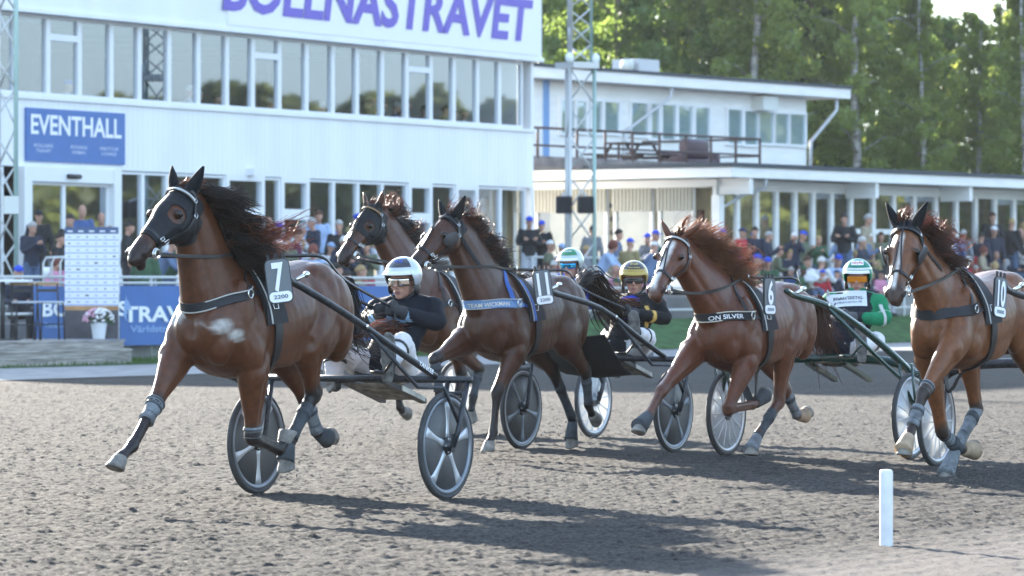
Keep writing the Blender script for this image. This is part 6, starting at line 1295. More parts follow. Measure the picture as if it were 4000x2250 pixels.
def sulky(A, kind, label, hw, wheels, m, girth, arch=False, skip=()):
    s = empty('sulky', A, HEAD, label, 'sulky', 'sulkies behind the trotters')
    for sg, kd, sp_ in ((1, wheels[0], .35), (-1, wheels[1], .9)): wheel(s, sg * hw, kd, sp_)
    zb = .785; gx, gl, gz = girth
    if not arch:
        mb = MB(); mb.tube([(-.12, -hw - .13, zb), (-.12, hw + .13, zb)], .024, 12); bar = mb.build('crossbar', m, s)
        for sg in (1, -1):
            mb = MB(); mb.tube([(-.12, sg * (hw + .10), zb), (-.04, sg * (hw + .075), .46), (0, sg * (hw + .06), .352)], .019, 10); mb.tube([(-.12, sg * (hw + .055), zb - .09), (-.12, sg * (hw - .05), zb - .09)], .012, 8); mb.tube([(-.12, sg * (hw - .05), zb), (-.02, sg * (hw - .055), .40), (0, sg * (hw - .05), .352)], .017, 10); mb.tube([(0, sg * (hw - .05), .352), (0, sg * (hw + .075), .352)], .012, 8); mb.build('wheel_fork', m, s)
            mb = MB(); mb.box((-.02, sg * (hw + .055) - .004, .31), (.05, 0, .0), (0, .008, 0), (-.02, 0, .12)); mb.build('axle_plate', SMETAL, s, smooth=False)
        shaft = lambda sg: [(-.10, sg * .60, zb + .02), (.30, sg * .55, .98), (.80, sg * .46, 1.22), (gx - .12, sg * gl, gz - .03), (gx + .04, sg * gl, gz + .01)]
    else:   # swept arch: shaft, arch and wheel arm flow into one another
        zb = .80
        mb = MB(); pts = cr([(-.10, -hw - .02, .66), (-.12, -hw + .10, zb - .05), (-.14, -hw + .35, zb), (-.15, 0, zb + .01), (-.14, hw - .35, zb), (-.12, hw - .10, zb - .05), (-.10, hw + .02, .66)], 5); mb.tube([Vector(p) for p in pts], .030, 12, ref=(0, 0, 1), rb=.038); bar = mb.build('crossbar', m, s)
        for sg in (1, -1):
            mb = MB()
            for yy, z1_ in ((hw + .055, .69), (hw - .055, .71)):
                mb.tube([(-.10, sg * yy, z1_), (-.03, sg * yy, .45), (0, sg * yy, .352)], .016, 8, ref=(0, 1, 0), rb=.012); mb.tube([(.10, sg * yy, .78), (.05, sg * yy, .55), (.01, sg * yy, .36)], .014, 8, ref=(0, 1, 0), rb=.010)
            mb.tube([(0, sg * (hw - .06), .352), (0, sg * (hw + .07), .352)], .012, 8); mb.tube([(-.1, sg * (hw - .055), .70), (-.1, sg * (hw + .055), .70)], .022, 8); mb.build('wheel_fork', m, s)
        shaft = lambda sg: [tuple(p) for p in cr([(-.10, sg * (hw - .04), .70), (.12, sg * (hw - .09), .84), (.42, sg * (hw - .22), 1.05), (.85, sg * .50, 1.24), (gx - .12, sg * gl, gz - .03), (gx + .04, sg * gl, gz + .01)], 4)]
    for sg in (1, -1):
        pts = [Vector(p) for p in cr(shaft(sg), 3)]; n_ = len(pts)
        mb = MB(); mb.tube(pts, [.024 if not arch else .031 - .008 * i / n_ for i in range(n_)], 12); sh = mb.build('shaft', m, s)
        mb = MB(); c = pts[int(n_ * .80)]; mb.tube([c + Vector((0, sg * .01, .02)), c + Vector((-.10, sg * .03, .055))], .014, 8); mb.ball(c + Vector((-.10, sg * .03, .055)), .022); mb.build('tug_coupler', STEEL, sh)
        mb = MB(); 
        if not arch: q = [pts[int(n_ * .42)], Vector((.16, sg * (hw - .12), .74)), Vector((.06, sg * (hw + .02), .735)), Vector((-.045, sg * (hw + .075), .50))]
        else: q = [pts[int(n_ * .62)], Vector((.45, sg * (hw - .12), .86)), Vector((.10, sg * (hw - .045), .66)), Vector((.02, sg * (hw + .06), .40))]
        mb.tube(q, .013 if not arch else .017, 8); br_ = mb.build('shaft_brace', m, s)
        mb = MB(); mb.ball(q[0] + Vector((0, sg * .026, 0)), .016, .008, .016); mb.build('brace_bolt', STEEL, br_)
        if kind == 7 and sg == 1:
            a, b = pts[int(n_ * .20)], pts[int(n_ * .06)]; e_ = (b - a).normalized(); nn = Vector((.35, 1, .15)).normalized(); up_ = nn.cross(e_) * 1
            lettering('lettering', 'YANKEE', (a + b) / 2 + nn * .025 - up_ * .012, e_, up_, .17, WHITEINK, sh, height=.030, bold=.02)
        # stirrup
        mb = MB(); c = Vector((.30, sg * .40, .83)); mb.box(c + Vector((-.02, -.05, -.012)), (.05, 0, .02), (0, .10, 0), (-.006, 0, .012)); mb.tube([c + Vector((.0, sg * .04, 0)), c + Vector((.05, sg * .15, .10))], .010, 6); mb.build('foot_rest', m, s)
    # seat pan and the boards that carry it
    mb = MB(); rs = []
    for x, z, hwid in ((-.78, .80, .15), (-.70, .76, .19), (-.52, .735, .205), (-.36, .745, .19), (-.28, .775, .13)): rs.append([Vector((x, yy * hwid, z + .035 * yy * yy + dz_)) for yy, dz_ in ((-1, .02), (-.5, .03), (.5, .03), (1, .02), (1, 0), (.5, -.01), (-.5, -.01), (-1, 0))])
    mb.rings(rs); o = mb.build('seat', mat('black_seat', (.02, .02, .022), .5), s)
    for sg in (1, -1):
        mb = MB(); mb.box((-.16, sg * .16 - .025, .755), (-.54, 0, -.15), (0, .05, 0), (0, 0, .035)); mb.build('seat_rail', m if arch else SMETAL, s, smooth=False)
    if not arch:
        mb = MB(); mb.box((-.20, -.134, .742), (-.40, 0, -.111), (0, .268, 0), (0, 0, .012)); mb.build('mud_board', MUD, s, smooth=False)
        mb = MB(); mb.box((-.36, .186, .702), (-.30, 0, -.083), (0, .012, 0), (0, 0, .034)); mb.build('label_board', mat('dirty_white_board', (.42, .40, .35), .7, var=.4), s, smooth=False)
    return s
A7, A11, AB = Vector((-1.082, 28.2, 0)), Vector((.722, 36.1, 0)), Vector((.11, 39.5, 0)); A6, A10 = Vector((2.50, 34.6, 0)), Vector((4.02, 32.4, 0))
hv = -T
def gl_(A, h): 
    p = h.O - A; return (p.dot(hv) + .28 * h.k, .37, 1.43 * h.k)
SUL = {7: sulky(A7, 7, 'black sulky with grey silver-spoked disc wheels behind the leading horse number 7', .737, ('grey', 'grey'), SMETAL, gl_(A7, FIELD[7])),
       11: sulky(A11, 11, 'black sulky with dull grey white-lined wheels behind horse number 11', .735, ('line', 'line'), SMETAL, gl_(A11, FIELD[11])),
       6: sulky(A6, 6, 'dark green swept sulky with bright milky disc wheels behind horse number 6', .83, ('clear', 'clear'), GREENM, gl_(A6, FIELD[6]), True),
       10: sulky(A10, 10, 'black swept sulky with a bright milky disc wheel cut off behind horse number 10', .83, ('clear', 'clear'), SMETAL, gl_(A10, FIELD[10]), True),
       'B': sulky(AB, 'B', 'dark sulky with bright milky disc wheels in the second row behind the bare-eared horse', .735, ('clear', 'clear'), SMETAL, gl_(AB, FIELD['B']))}
# mud apron of the sulky behind number 11
mb = MB(); rs = []
for x, z, wd in ((.42, 1.00, .30), (.32, .86, .33), (.16, .72, .34), (-.05, .66, .32), (-.25, .67, .22)): rs.append([Vector((x, -wd, z)), Vector((x + .02, 0, z - .03)), Vector((x, wd, z)), Vector((x, wd, z - .012)), Vector((x + .02, 0, z - .042)), Vector((x, -wd, z - .012))])
mb.rings(rs); mb.build('mud_apron', mat('black_mud_cloth', (.012, .012, .013), .9, bump=.3, bscale=25), SUL[11])
# ------------------------------------------------------------ drivers
SKIN = mat('weathered_skin', (.42, .22, .155), .55, var=.12, vscale=18, bump=.06, bscale=200)
LIP = mat('lip', (.27, .11, .09), .5); GLOVE = mat('dark_grey_glove', (.022, .023, .026), .75, var=.4, vscale=30)
WHITECLOTH = mat('white_race_trousers', (.60, .59, .60), .8, var=.14, vscale=9, bump=.35, bscale=14)
SOLE = mat('muddy_boot_sole', (.17, .165, .155), .85, var=.5, vscale=25, bump=.5, bscale=60); BOOTL = mat('dark_boot', (.06, .062, .065), .7, var=.4, vscale=15)
def cloth(name, c, r=.75, b=.4): return mat(name, c, r, var=.18, vscale=6, bump=b, bscale=16)
def head_shape(mb, M, neck=True):
    B = lambda c, *r: mb.ball(M @ Vector(c), *r, 14, 10, mat=M.to_3x3())
    B((-.012, 0, .028), .098, .077, .104); B((.022, 0, -.045), .070, .060, .078); B((.062, 0, -.098), .030, .030, .026); B((.070, 0, .030), .028, .058, .020); B((.050, .038, -.028), .035, .028, .03); B((.050, -.038, -.028), .035, .028, .03); B((.078, 0, -.070), .020, .030, .018)
    mb.tube([M @ Vector(p) for p in ((.088, 0, .022), (.104, 0, -.004), (.114, 0, -.028), (.096, 0, -.040))], [.009, .012, .015, .012], 10)
    for sg in (1, -1): B((-.012, .077 * sg, -.008), .020, .010, .032)
def hand_shape(mb, w, d, side, curl=1.0, up=None):
    """palm, four unequal bent fingers and a thumb; w wrist, d pointing direction, side +1 left"""
    d = d.normalized(); u = (up or Vector((0, 0, 1))); u = (u - d * u.dot(d)).normalized(); r = d.cross(u) * -side    # r points to the thumb side of the palm
    mb.tube([w, w + d * .035, w + d * .075, w + d * .09], [.026, .030, .030, .022], 12, ref=tuple(u), rb=[.026, .040, .042, .036])
    for i, (o, l) in enumerate(((.030, .070), (.010, .078), (-.010, .072), (-.030, .058))):
        a = w + d * .082 + u * o; pts = [a]; dd = d.copy()
        for f in (.42, .33, .25): dd = (Matrix.Rotation(curl * .95 * (1 if side > 0 else -1), 3, u) @ dd).normalized(); pts.append(pts[-1] + dd * l * f)
        mb.tube(pts, [.0105, .010, .009, .0075], 8)
    t0_ = w + d * .030 + u * .036; mb.tube([t0_, t0_ + d * .030 + u * .018, t0_ + d * .055 + u * .008 + r * .01], [.013, .011, .009], 8)
def limb(mb, pts, rad, rb=None, n=14, ref=(0, 1, 0)):
    p = cr([list(q) for q in pts], 4); r = np.maximum(cr(np.array(rad)[:, None], 4)[:, 0], .008); q = r if rb is None else np.maximum(cr(np.array(rb)[:, None], 4)[:, 0], .008)
    mb.tube([Vector(x) for x in p], r, n, ref=ref, rb=q)
def local_solver(A):
    hd = -T; lf = Vector((-hd.y, hd.x, 0))
    def S(u, v, lat):
        a = Vector(((u - CX) / F, 1, 0)); d = (lat + A.dot(lf)) / a.dot(lf); p = Vector((a.x * d, d, 0)); return Vector(((p - A).dot(hd), lat, H - (v - HY) / F * d))
    return S
def shell(M, c, rx, ry, rz, phis, thetas, thmax=None):
    mb = MB(); rs = []
    for t in thetas:
        row = []
        for f in phis:
            th = t if thmax is None else t * thmax(f); row.append(M @ (Vector(c) + Vector((rx * math.sin(th) * math.cos(f), ry * math.sin(th) * math.sin(f), rz * math.cos(th)))))
        rs.append(row)
    m_, n_ = len(rs), len(rs[0]); mb.v = [tuple(p) for r in rs for p in r]
    closed = abs((phis[-1] - phis[0]) - 2 * math.pi * (1 - 1 / n_)) < .02
    for i in range(m_ - 1):
        for j in range(n_ if closed else n_ - 1): k = (j + 1) % n_; mb.f.append((i * n_ + j, (i + 1) * n_ + j, (i + 1) * n_ + k, i * n_ + k))
    return mb
def solid(o, t): m = o.modifiers.new('s', 'SOLIDIFY'); m.thickness = t; m.offset = 1; return o
def folds(me, amp, f=11.0):
    """soft cloth folds pressed into a garment"""
    v = coords(me); n = np.empty(len(v) * 3); me.vertices.foreach_get('normal', n); n = n.reshape(-1, 3)
    a = vnoise(v[:, 0] * f + v[:, 2] * f * .6 + 60, v[:, 1] * f - v[:, 2] * f * .4 + 60, 41); b = vnoise(v[:, 2] * f * 2 + 60, (v[:, 0] + v[:, 1]) * f * .9 + 60, 42)
    d = amp * ((1 - np.abs(2 * a - 1)) ** 2 - .4) + amp * .6 * ((1 - np.abs(2 * b - 1)) ** 2 - .4); v = v + n * d[:, None]; me.vertices.foreach_set('co', v.ravel()); me.update()
def driver(A, sp):
    root = empty('person', A, HEAD, sp['label'], 'driver', 'drivers in the sulkies'); S = local_solver(A)
    hc = S(*sp['head']); nk = S(*sp['neck']); pel = Vector(sp.get('pelvis', (-.50, 0, .87))); shL, shR = S(*sp['sh'][0]), S(*sp['sh'][1]); elL, elR = S(*sp['el'][0]), S(*sp['el'][1]); haL, haR = S(*sp['ha'][0]), S(*sp['ha'][1])
    V = lambda p: S(*p) if p[0] > 20 else Vector(p)
    knL, knR = V(sp['kn'][0]), V(sp['kn'][1]); ftL, ftR = V(sp['ft'][0]), V(sp['ft'][1])
    M = Matrix.Translation(hc) @ Matrix.Rotation(sp['yaw'], 4, 'Z') @ Matrix.Rotation(sp.get('pitch', 0), 4, 'Y') @ Matrix.Rotation(sp.get('roll', 0), 4, 'X')
    hipL, hipR = pel + Vector((0, .11, -.02)), pel + Vector((0, -.11, -.02)); ch = pel.lerp(nk, .62); ws = pel.lerp(nk, .28)
    def torso(mb, g):
        pts = [pel + Vector((.02, 0, -.09)), pel, ws, ch, ch.lerp(nk, .55), nk, nk.lerp(hc, .25)]
        limb(mb, pts, [.105 + g, .135 + g, .118 + g, .130 + g, .105 + g, .068 + g, .052 + g * .6], [.145 + g, .175 + g, .155 + g, .185 + g, .165 + g, .085 + g, .055 + g * .6], 22)
        for sh in (shL, shR): mb.ball(sh, .070 + g, .072 + g, .070 + g, 14, 10); limb(mb, [ch.lerp(nk, .75), sh], [.085 + g, .066 + g], ref=(1, 0, 0))
    def arms(mb, g):
        for sh, el, ha in ((shL, elL, haL), (shR, elR, haR)): limb(mb, [sh, sh.lerp(el, .5), el, el.lerp(ha, .45), ha], [.062 + g, .056 + g, .046 + g * 1.1, .043 + g, .031 + g * .8])
    def legs(mb, g):
        for hp_, kn, ft in ((hipL, knL, ftL), (hipR, knR, ftR)): limb(mb, [hp_, hp_.lerp(kn, .5), kn, kn.lerp(ft, .3), ft], [.098 + g, .080 + g, .062 + g, .058 + g, .042 + g])
    mb = MB(); torso(mb, -.012); arms(mb, -.010); legs(mb, -.010); head_shape(mb, M); limb(mb, [nk, nk.lerp(hc, .6), hc - (M.to_3x3() @ Vector((.01, 0, .05)))], [.064, .056, .056])
    for sg, el, ha in ((1, elL, haL), (-1, elR, haR)): hand_shape(mb, ha, (ha - el).normalized() * .9 + Vector((.3, 0, .05)), sg, .9)
    me = remesh(mb, .0085, 2, .4); me.materials.append(SKIN); link('body', me, None, root)
    mb = MB(); torso(mb, .014); arms(mb, .010); me = remesh(mb, .011, 3, .5); folds(me, .008)
    # jacket panels as vertex tint
    v = coords(me); col = np.tile(np.array(sp['jacket']), (len(v), 1)); fwd = np.array([1, 0, .25]); fwd /= np.linalg.norm(fwd); cc = np.array(ch)
    for kind, c, *a in sp.get('panels', []):
        if kind == 'front': m = ((v - cc) @ fwd > a[0]) & (np.abs(v[:, 1]) < a[1]) & (v[:, 2] > a[2]) & (v[:, 2] < a[3])
        elif kind == 'cuffband':
            p0, p1 = (np.array(shL), np.array(elL)) if a[0] else (np.array(elL), np.array(haL)); ax_ = (p1 - p0) / np.linalg.norm(p1 - p0); t = ((v - p0) @ ax_) / np.linalg.norm(p1 - p0); rr_ = np.linalg.norm((v - p0) - np.outer((v - p0) @ ax_, ax_), axis=1); m = (np.abs(t - a[1]) < a[2]) & (rr_ < .12)
        elif kind == 'torso':
            dl = np.minimum(np.linalg.norm(v - np.array(shL), axis=1), np.linalg.norm(v - np.array(shR), axis=1)); m = (np.abs(v[:, 1]) < a[0]) & (dl > a[1]) & ((v - cc) @ fwd > a[2])
        col[m] = np.array(c)
    set_tint(me, np.hstack([col, np.ones((len(v), 1))])); me.materials.append(mat('race_jacket', (.1, .1, .1), .72, attr='tint', var=.2, vscale=8, bump=.4, bscale=22, spec=.2)); jk = link('jacket', me, None, root)
    tri = [tuple(p.vertices) for p in me.polygons]; bvh = BVHTree.FromPolygons([Vector(p) for p in v], tri)
    mb = MB(); legs(mb, .016); limb(mb, [pel + Vector((.02, 0, -.10)), pel + Vector((0, 0, .06))], [.135, .135], [.172, .175]); me = remesh(mb, .011, 3, .5); folds(me, .008); me.materials.append(sp.get('trousers', WHITECLOTH)); tr = link('trousers', me, None, root)
    for hp_, kn, ft in ((hipL, knL, ftL), (hipR, knR, ftR)): mb = MB(); c = kn.lerp(ft, .35); mb.tube([c - (ft - kn).normalized() * .010, c + (ft - kn).normalized() * .010], .082, 16); mb.build('leg_strap', BLACK, tr)
    for sg, kn, ft, bd in ((1, knL, ftL, sp['boot'][0]), (-1, knR, ftR, sp['boot'][1])):
        bu = Vector(bd[0]).normalized(); bn = Vector(bd[1]).normalized(); bn = (bn - bu * bn.dot(bu)).normalized(); bs = bu.cross(bn)     # bu heel to toe, bn out of the sole
        mb = MB(); hl = ft + bn * .03 - bu * .08; limb(mb, [kn.lerp(ft, .55), ft.lerp(kn, .1), ft + bn * .01], [.056, .052, .055]); mb.tube([hl - bn * .03, hl + bu * .09 - bn * .035, hl + bu * .19 - bn * .028, hl + bu * .265 - bn * .018], [.040, .050, .038, .020], 14, ref=tuple(bs), rb=[.040, .045, .048, .030])
        me = remesh(mb, .011, 2, .5); me.materials.append(BOOTL); bt = link('boot', me, None, root)
        mb = MB(); out_ = [(-.045, .028), (-.02, .038), (.06, .034), (.12, .043), (.20, .050), (.26, .040), (.285, .015)]; lp = [hl + bu * x + bs * y for x, y in out_] + [hl + bu * x - bs * y for x, y in reversed(out_)]
        mb.rings([[p + bn * .000 for p in lp], [p + bn * .018 for p in lp]]); mb.build('sole', SOLE, bt, smooth=False)
    for sg, el, ha in ((1, elL, haL), (-1, elR, haR)):
        mb = MB(); d = (ha - el).normalized() * .9 + Vector((.3, 0, .05)); hand_shape(mb, ha - d.normalized() * .005, d, sg, .9); 
        mb.tube([ha - (ha - el).normalized() * .05, ha + d.normalized() * .02], [.042, .036], 12); me = remesh(mb, .006, 2, .4); 
        bm = bmesh.new(); bm.from_mesh(me); bm.normal_update()
        for q in bm.verts: q.co += q.normal * .008
        bm.to_mesh(me); bm.free(); me.materials.append(sp.get('glove', GLOVE)); link('glove', me, None, root)
    # collar or neck warmer
    mb = MB(); mb.tube([nk - (hc - nk) * .10, nk.lerp(hc, .22), nk.lerp(hc, .42)], [.082, .075, .068], 18); mb.build('collar', sp['collar'], root)
    # face: lips, glasses; helmet with peak, rim and chin strap
    M3 = M.to_3x3()
    mb = MB(); mb.ball(M @ Vector((.092, 0, -.066)), .010, .026, .006, 12, 6, mat=M3); mb.ball(M @ Vector((.090, 0, -.076)), .010, .022, .007, 12, 6, mat=M3); mb.build('lips', LIP, root)
    for sg in (1, -1): mb = MB(); mb.ball(M @ Vector((.080, .033 * sg, .004)), .014, mat=M3); mb.build('eye', EYE, root)
    gl = sp['glasses']; g0 = solid(shell(M, (.0, 0, 0), .113, .094, .30, np.linspace(-1.02, 1.02, 21), np.linspace(math.pi / 2 - .085, math.pi / 2 + .085, 5)).build('glasses', gl, root), .003)
    mb = MB(); 
    for sg in (1, -1): mb.tube([M @ Vector((.06, .082 * sg, .010)), M @ Vector((-.03, .084 * sg, .010))], .005, 6)
    mb.build('temple_arm', BLACK, g0)
    tm_ = lambda f: R(82) if abs(f) < .95 else R(82 + 44 * min(1, (abs(f) - .95) / .35)); ph = np.linspace(-math.pi, math.pi, 56, endpoint=False)
    hel = solid(shell(M, (-.010, 0, .040), .138, .120, .122, ph, np.linspace(.02, 1, 16), tm_).build('helmet', sp['helmet'], root), .006)
    pk = shell(M, (-.010, 0, .040), .146, .124, .122, np.linspace(-.95, .95, 21), (R(74), R(80))); q = [M @ (Vector((-.010, 0, .040)) + Vector(((.146 + .034 * math.cos(f)) * math.cos(f) * .99, .132 * math.sin(f), .008))) for f in np.linspace(-.95, .95, 21)]
    n_ = 21; o_ = len(pk.v); pk.v += [tuple(p) for p in q]; pk.f += [(n_ + j, o_ + j, o_ + j + 1, n_ + j + 1) for j in range(n_ - 1)]; solid(pk.build('peak', sp['peak'], hel), .006)
    if sp.get('band'): shell(M, (-.010, 0, .040), .1455, .1275, .129, ph, (R(64), R(72))).build('helmet_band', sp['band'], hel)
    if sp.get('crown'): shell(M, (-.010, 0, .040), .1452, .1272, .1285, np.linspace(-1.0, 1.0, 25), np.linspace(R(24), R(62), 8)).build('helmet_patch', sp['crown'], hel)
    for tx, th0, f0, wd, ht, ink, back in sp.get('htext', []):
        def onh(x, y, th0=th0, f0=f0, r=1.006): th = th0 - y / .13; f = f0 + x / (.14 * math.sin(th)); return M @ (Vector((-.010, 0, .040)) + Vector((.1462 * math.sin(th) * math.cos(f), .1282 * math.sin(th) * math.sin(f), .1295 * math.cos(th))) * r)
        if back: 
            mbb = MB(); xs_ = np.linspace(-wd * .56, wd * .56, 9); ys_ = np.linspace(-ht * .5, ht * 1.3, 4); mbb.v = [tuple(onh(x, y, r=1.0)) for y in ys_ for x in xs_]; mbb.f = [(i * 9 + j, i * 9 + j + 1, i * 9 + j + 10, i * 9 + j + 9) for i in range(3) for j in range(8)]; mbb.build('helmet_label', back, hel)
        lettering('lettering', tx, (0, 0, 0), (1, 0, 0), (0, 1, 0), wd, ink, hel, height=ht, bold=.02, mapfn=onh)
    mb = MB()
    for sg in (1, -1): mb.tube([M @ Vector(p) for p in ((-.02, .088 * sg, -.055), (.025, .078 * sg, -.095), (.05, .035 * sg, -.125), (.055, 0, -.128))], .008, 6)
    mb.build('chin_strap', BLACK, hel)
    for sg in (1, -1): mb = MB(); mb.ball(M @ Vector((-.015, .098 * sg, -.045)), .048, .014, .05, 14, 8, mat=M3); mb.build('ear_guard', sp.get('guard', BLACK), hel)
    # chest lettering on the jacket cloth
    for tx, u, vv, wd, ht, ink, back in sp.get('ctext', []):
        c0 = S(u, vv, 0); hit = bvh.ray_cast(c0 + Vector((1, 0, .2)) * .6, Vector((-1, 0, -.2)).normalized(), 2.0); c = hit[0] if hit[0] else c0; nn = Vector((.86, .45, .16)).normalized() if sp.get('camface', True) else hit[1]
        ex = Vector((0, 0, 1)).cross(nn).normalized(); ey = nn.cross(ex)
        def onc(x, y, off=.011):
            o = c + ex * x + ey * y + nn * .3; h_ = bvh.ray_cast(o, -nn, .6); return (h_[0] + nn * off) if h_[0] else c + ex * x + ey * y + nn * off
        if back:
            mbb = MB(); xs_ = np.linspace(-wd * .55, wd * .55, 13); ys_ = np.linspace(-ht * .5, ht * 1.5, 6); mbb.v = [tuple(onc(x, y, .004)) for y in ys_ for x in xs_]; mbb.f = [(i * 13 + j, i * 13 + j + 1, i * 13 + j + 14, i * 13 + j + 13) for i in range(5) for j in range(12)]; mbb.build('chest_label', back, jk)
        if tx: lettering('lettering', tx, (0, 0, 0), (1, 0, 0), (0, 1, 0), wd, ink, jk, height=ht, bold=.01, mapfn=onc)
    # lines from the saddle rings of the horse back to the hands
    h = sp.get('horse')
    if h is not None:
        hw = Matrix.Rotation(HEAD, 3, 'Z'); hz = h.root.location
        for sg, ha in ((1, haL), (-1, haR)):
            a = h.terret[sg]; b = hw.transposed() @ ((A + hw @ ha) - Vector(hz)); b = b + Vector((.08, 0, .03))
            mid = [a, Vector((-.1 * h.k, .13 * sg, 1.60 * h.k)), Vector((-.45 * h.k, .16 * sg, 1.59 * h.k)), Vector((-.80 * h.k, .12 * sg, 1.44 * h.k)), b]
            p_ = cr([list(x) for x in mid], 6); mb = MB(); rs = []
            for i, q in enumerate(p_):
                q = Vector(q); nn = h.bvh.find_nearest(q)
                if i > 0 and (q - nn[0]).dot(nn[1]) < .008: q = nn[0] + nn[1] * .008
                rs.append([q + Vector((0, 0, .012)), q + Vector((0, .004, 0)), q + Vector((0, 0, -.012)), q + Vector((0, -.004, 0))])
            mb.rings(rs); mb.build('driving_line', sp.get('line', BLACK), h.root)
        mb = MB(); e = haL + Vector((.06, 0, 0)); limb(mb, [e, e + Vector((-.02, .02, -.12)), e + Vector((-.10, .05, -.26))], [.012, .010, .008], [.003, .003, .003], 6); mb.build('line_end', BLACK, root)
    return root
NAVY = cloth('navy', (.014, .017, .026)); UPB = ((.35, .15, 1), (1, .35, -.05)); 
DRV = {}
DRV[7] = driver(A7, dict(label='driver in a dark navy jacket, white trousers and silver helmet behind number 7', horse=FIELD[7], head=(1574, 1098, 0), neck=(1594, 1172, 0), yaw=R(4), pitch=R(4), sh=((1688, 1205, .19), (1478, 1212, -.19)), el=((1712, 1262, .27), (1424, 1262, -.30)), ha=((1556, 1218, .10), (1490, 1222, -.04)),
    kn=((-.10, .34, 1.02), (1312, 1378, -.26)), ft=((1520, 1415, .40), (1306, 1484, -.24)), boot=(((.15, .1, 1), (1, .3, -.15)), ((-.25, -.2, .3), (1, .2, -.35))), jacket=(.007, .009, .015), panels=[('front', (.30, .50, .72), .09, .17, 1.16, 1.24), ('cuffband', (.16, .17, .19), 0, .96, .05)], collar=cloth('black_collar', (.012, .013, .016)),
    glasses=mat('mirrored_glasses', (.75, .72, .66), .06, 1.0), helmet=mat('silver_helmet', (.52, .56, .60), .22, .35, coat=.8), peak=mat('white_peak', (.72, .73, .74), .4), crown=mat('black_gloss_patch', (.02, .024, .035), .12, coat=1.0), 
    htext=[('TUS', R(45), .10, .075, .026, mat('blue_ink', (.04, .10, .50), .4), None)], line=BLACK))
DRV[11] = driver(A11, dict(label='driver in a black jacket and gold and black helmet behind number 11', horse=FIELD[11], head=(2476, 1092, 0), neck=(2490, 1158, 0), yaw=R(26), pitch=R(5), sh=((2566, 1195, .19), (2408, 1190, -.19)), el=((2600, 1245, .29), (2376, 1235, -.28)), ha=((2466, 1222, .14), (2420, 1226, -.06)),
    kn=((2528, 1322, .34), (2380, 1310, -.30)), ft=((2482, 1300, .40), (2400, 1330, -.22)), boot=(((.25, .05, 1), (1, .35, -.1)), ((.25, -.1, 1), (1, .2, -.1))), jacket=(.007, .007, .009), panels=[('front', (.03, .055, .42), .06, .085, 1.12, 1.6), ('cuffband', (.60, .38, .10), 0, .42, .05)], collar=mat('patterned_neck_warmer', (.02, .02, .022), .8, col2=(.45, .43, .38), vscale=26),
    glasses=mat('black_glasses', (.02, .022, .025), .08, spec=.9), helmet=mat('gold_helmet', (.36, .25, .045), .28, .2, coat=.4), peak=mat('gold_peak', (.42, .31, .07), .35), crown=MATS['black_gloss_patch'],
    htext=[('Stall', R(42), .05, .075, .028, mat('gold_ink', (.55, .40, .10), .4), None), ('Patrick Wickman', R(58), .05, .12, .015, MATS['gold_ink'], None)], line=BLACK))
DRV[6] = driver(A6, dict(label='driver in a green jacket and green sibylla helmet behind number 6', horse=FIELD[6], head=(3350, 1088, 0), neck=(3348, 1152, 0), yaw=R(20), pitch=R(4), sh=((3432, 1186, .20), (3250, 1180, -.20)), el=((3456, 1245, .29), (3205, 1240, -.30)), ha=((3318, 1240, .10), (3276, 1240, -.05)),
    kn=((3420, 1330, .33), (3160, 1350, -.34)), ft=((3366, 1352, .36), (3262, 1340, -.26)), boot=(((.2, .03, 1), (1, .35, -.1)), ((.2, -.05, 1), (1, .35, -.1))), jacket=(.010, .190, .085), panels=[('torso', (.012, .014, .022), .19, .10, -.02), ('cuffband', (.6, .62, .6), 0, .08, .035), ('cuffband', (.6, .62, .6), 1, .78, .02)], collar=cloth('green_collar', (.010, .19, .085)),
    glasses=mat('orange_glasses', (.75, .27, .01), .10, transl=(.35, (.9, .35, .02))), helmet=mat('green_helmet', (.010, .19, .12), .3, coat=.25, spec=.3), peak=MATS['white_peak'], band=mat('white_helmet_line', (.6, .64, .62), .3), glove=mat('grey_glove', (.06, .062, .066), .8, var=.4),
    htext=[('sibylla', R(46), .06, .105, .030, mat('red_ink', (.50, .015, .02), .4), WHITEINK)],
    ctext=[('', 3350, 1200, .30, .075, None, mat('white_chest_panel', (.62, .65, .68), .6)), ('BRANTESTIG', 3350, 1187, .235, .030, NAVYINK, None), ('SvetsMaskinservice AB', 3350, 1203, .25, .020, mat('grey_ink', (.16, .18, .22), .6), None)], line=BLACK))
DRV['B'] = driver(AB, dict(label='driver in blue and white with blue mirrored glasses, mostly hidden behind number 11', horse=FIELD['B'], head=(2228, 1036, 0), neck=(2246, 1098, 0), yaw=R(8), pitch=R(4), sh=((2322, 1135, .19), (2170, 1140, -.19)), el=((2350, 1190, .28), (2140, 1190, -.28)), ha=((2215, 1170, .10), (2180, 1175, -.05)),
    kn=((-.10, .34, 1.02), (-.10, -.34, 1.02)), ft=((.26, .40, .88), (.26, -.40, .88)), boot=(((.3, .05, 1), (1, .2, -.15)), ((.3, -.05, 1), (1, .2, -.15))), jacket=(.04, .07, .42), panels=[('front', (.6, .62, .66), .075, .05, .9, 1.6)], collar=cloth('white_collar', (.62, .63, .66)),
    glasses=mat('blue_mirror_glasses', (.05, .42, .80), .05, 1.0), helmet=mat('pale_grey_helmet', (.42, .50, .48), .22, .2, coat=.8), peak=MATS['white_peak'], crown=mat('green_gloss_patch', (.02, .20, .08), .2, coat=1.0), htext=[('Kolgräv', R(44), .05, .09, .02, WHITEINK, None)], line=BLACK))
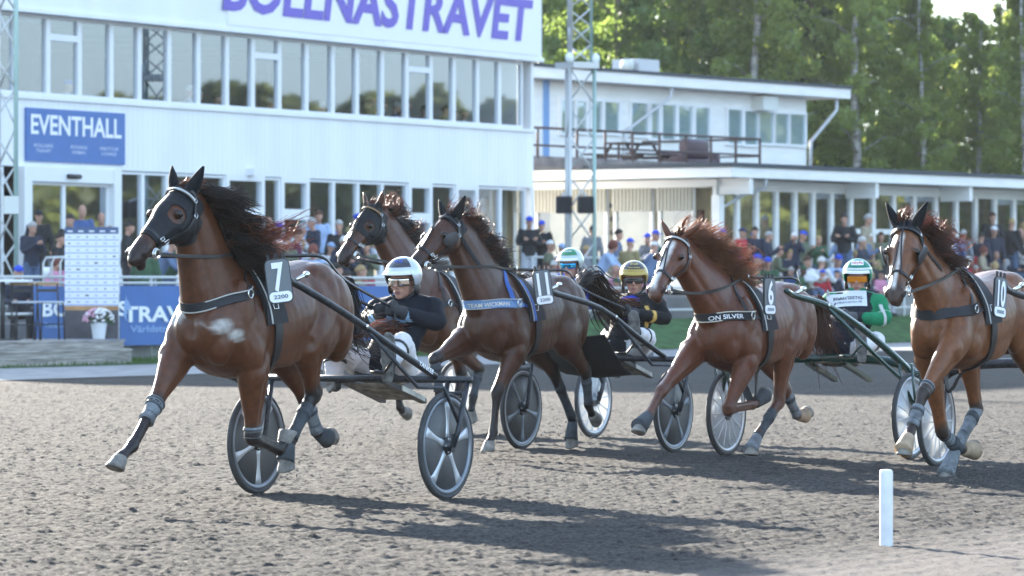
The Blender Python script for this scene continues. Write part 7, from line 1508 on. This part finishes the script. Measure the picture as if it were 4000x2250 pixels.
# whips held upright
def whip(pts, label, m):
    ps = [pt(u, v, d) for u, v, d in pts]; mb = MB(); o = ps[0]; p = cr([list(q - o) for q in ps], 5); mb.tube([Vector(q) for q in p], [.008 - .005 * i / len(p) for i in range(len(p))], 6); e = empty('whip', o, 0, label, 'whip'); mb.build('shaft', m, e)
    mb = MB(); mb.tube([Vector(p[0]), Vector(p[3])], .011, 8); mb.build('grip', BLACK, e)
whip([(2182, 1172, 39.3), (2190, 1060, 39.5), (2168, 960, 39.6), (2150, 905, 39.6), (2128, 900, 39.5), (2106, 915, 39.4)], 'thin pale whip with a curled lash beside the blue mirrored glasses', mat('pale_whip', (.40, .30, .18), .6))
whip([(3262, 1238, 35.3), (3150, 1160, 34.9), (3128, 1120, 34.8), (3113, 1062, 34.7)], 'white whip stick rising behind number 6', mat('white_whip', (.72, .70, .66), .5))
# ------------------------------------------------------------ clods of grit thrown up by the hoofs
rg = np.random.default_rng(21); mb = MB()
for u, v, n_, su, sv in ((1120, 1850, 60, 60, 45), (2240, 1700, 120, 110, 60), (1910, 1735, 50, 60, 30), (2930, 1770, 70, 80, 40), (3720, 1870, 140, 110, 45), (3840, 1880, 80, 80, 22), (2420, 1480, 70, 160, 120), (1290, 1760, 40, 60, 60), (3150, 1660, 40, 70, 70)):
    g0 = gnd(u, v + 25)
    for k in range(n_):
        c = Vector((g0.x + rg.normal(0, su / 560), g0.y + rg.normal(0, .35), abs(rg.normal(0, sv / 420)) + .015)); r_ = rg.uniform(.003, .011); q = [c + Vector(rg.normal(0, 1, 3)).normalized() * r_ * rg.uniform(.6, 1.3) for _ in range(5)]
        mb.add(q, [(0, 1, 2), (0, 2, 3), (0, 3, 1), (4, 2, 1), (4, 3, 2), (4, 1, 3)])
tag(mb.build('flying_grit', mat('dark_grit', (.10, .092, .085), .95, var=.4, vscale=40), smooth=False), 'loose dark grit thrown up behind the hoofs', 'grit', kind='stuff')
# ------------------------------------------------------------ thin haze over the whole place
mb = MB(); mb.box((-330, -60, -1.0), (660, 0, 0), (0, 420, 0), (0, 0, 31))
hz = mb.build('haze', None, smooth=False); hm = bpy.data.materials.new('haze'); hm.use_nodes = True; t = hm.node_tree; t.nodes.clear()
o = t.nodes.new('ShaderNodeOutputMaterial'); v = t.nodes.new('ShaderNodeVolumePrincipled'); v.inputs['Color'].default_value = (.86, .92, 1, 1); v.inputs['Density'].default_value = .00011; v.inputs['Anisotropy'].default_value = .2
t.links.new(v.outputs[0], o.inputs['Volume']); hz.data.materials.append(hm); tag(hz, 'thin bright haze over the racecourse', 'haze', kind='stuff')
scene.cycles.volume_bounces = 0; scene.cycles.volume_step_rate = 8; scene.cycles.volume_max_steps = 32
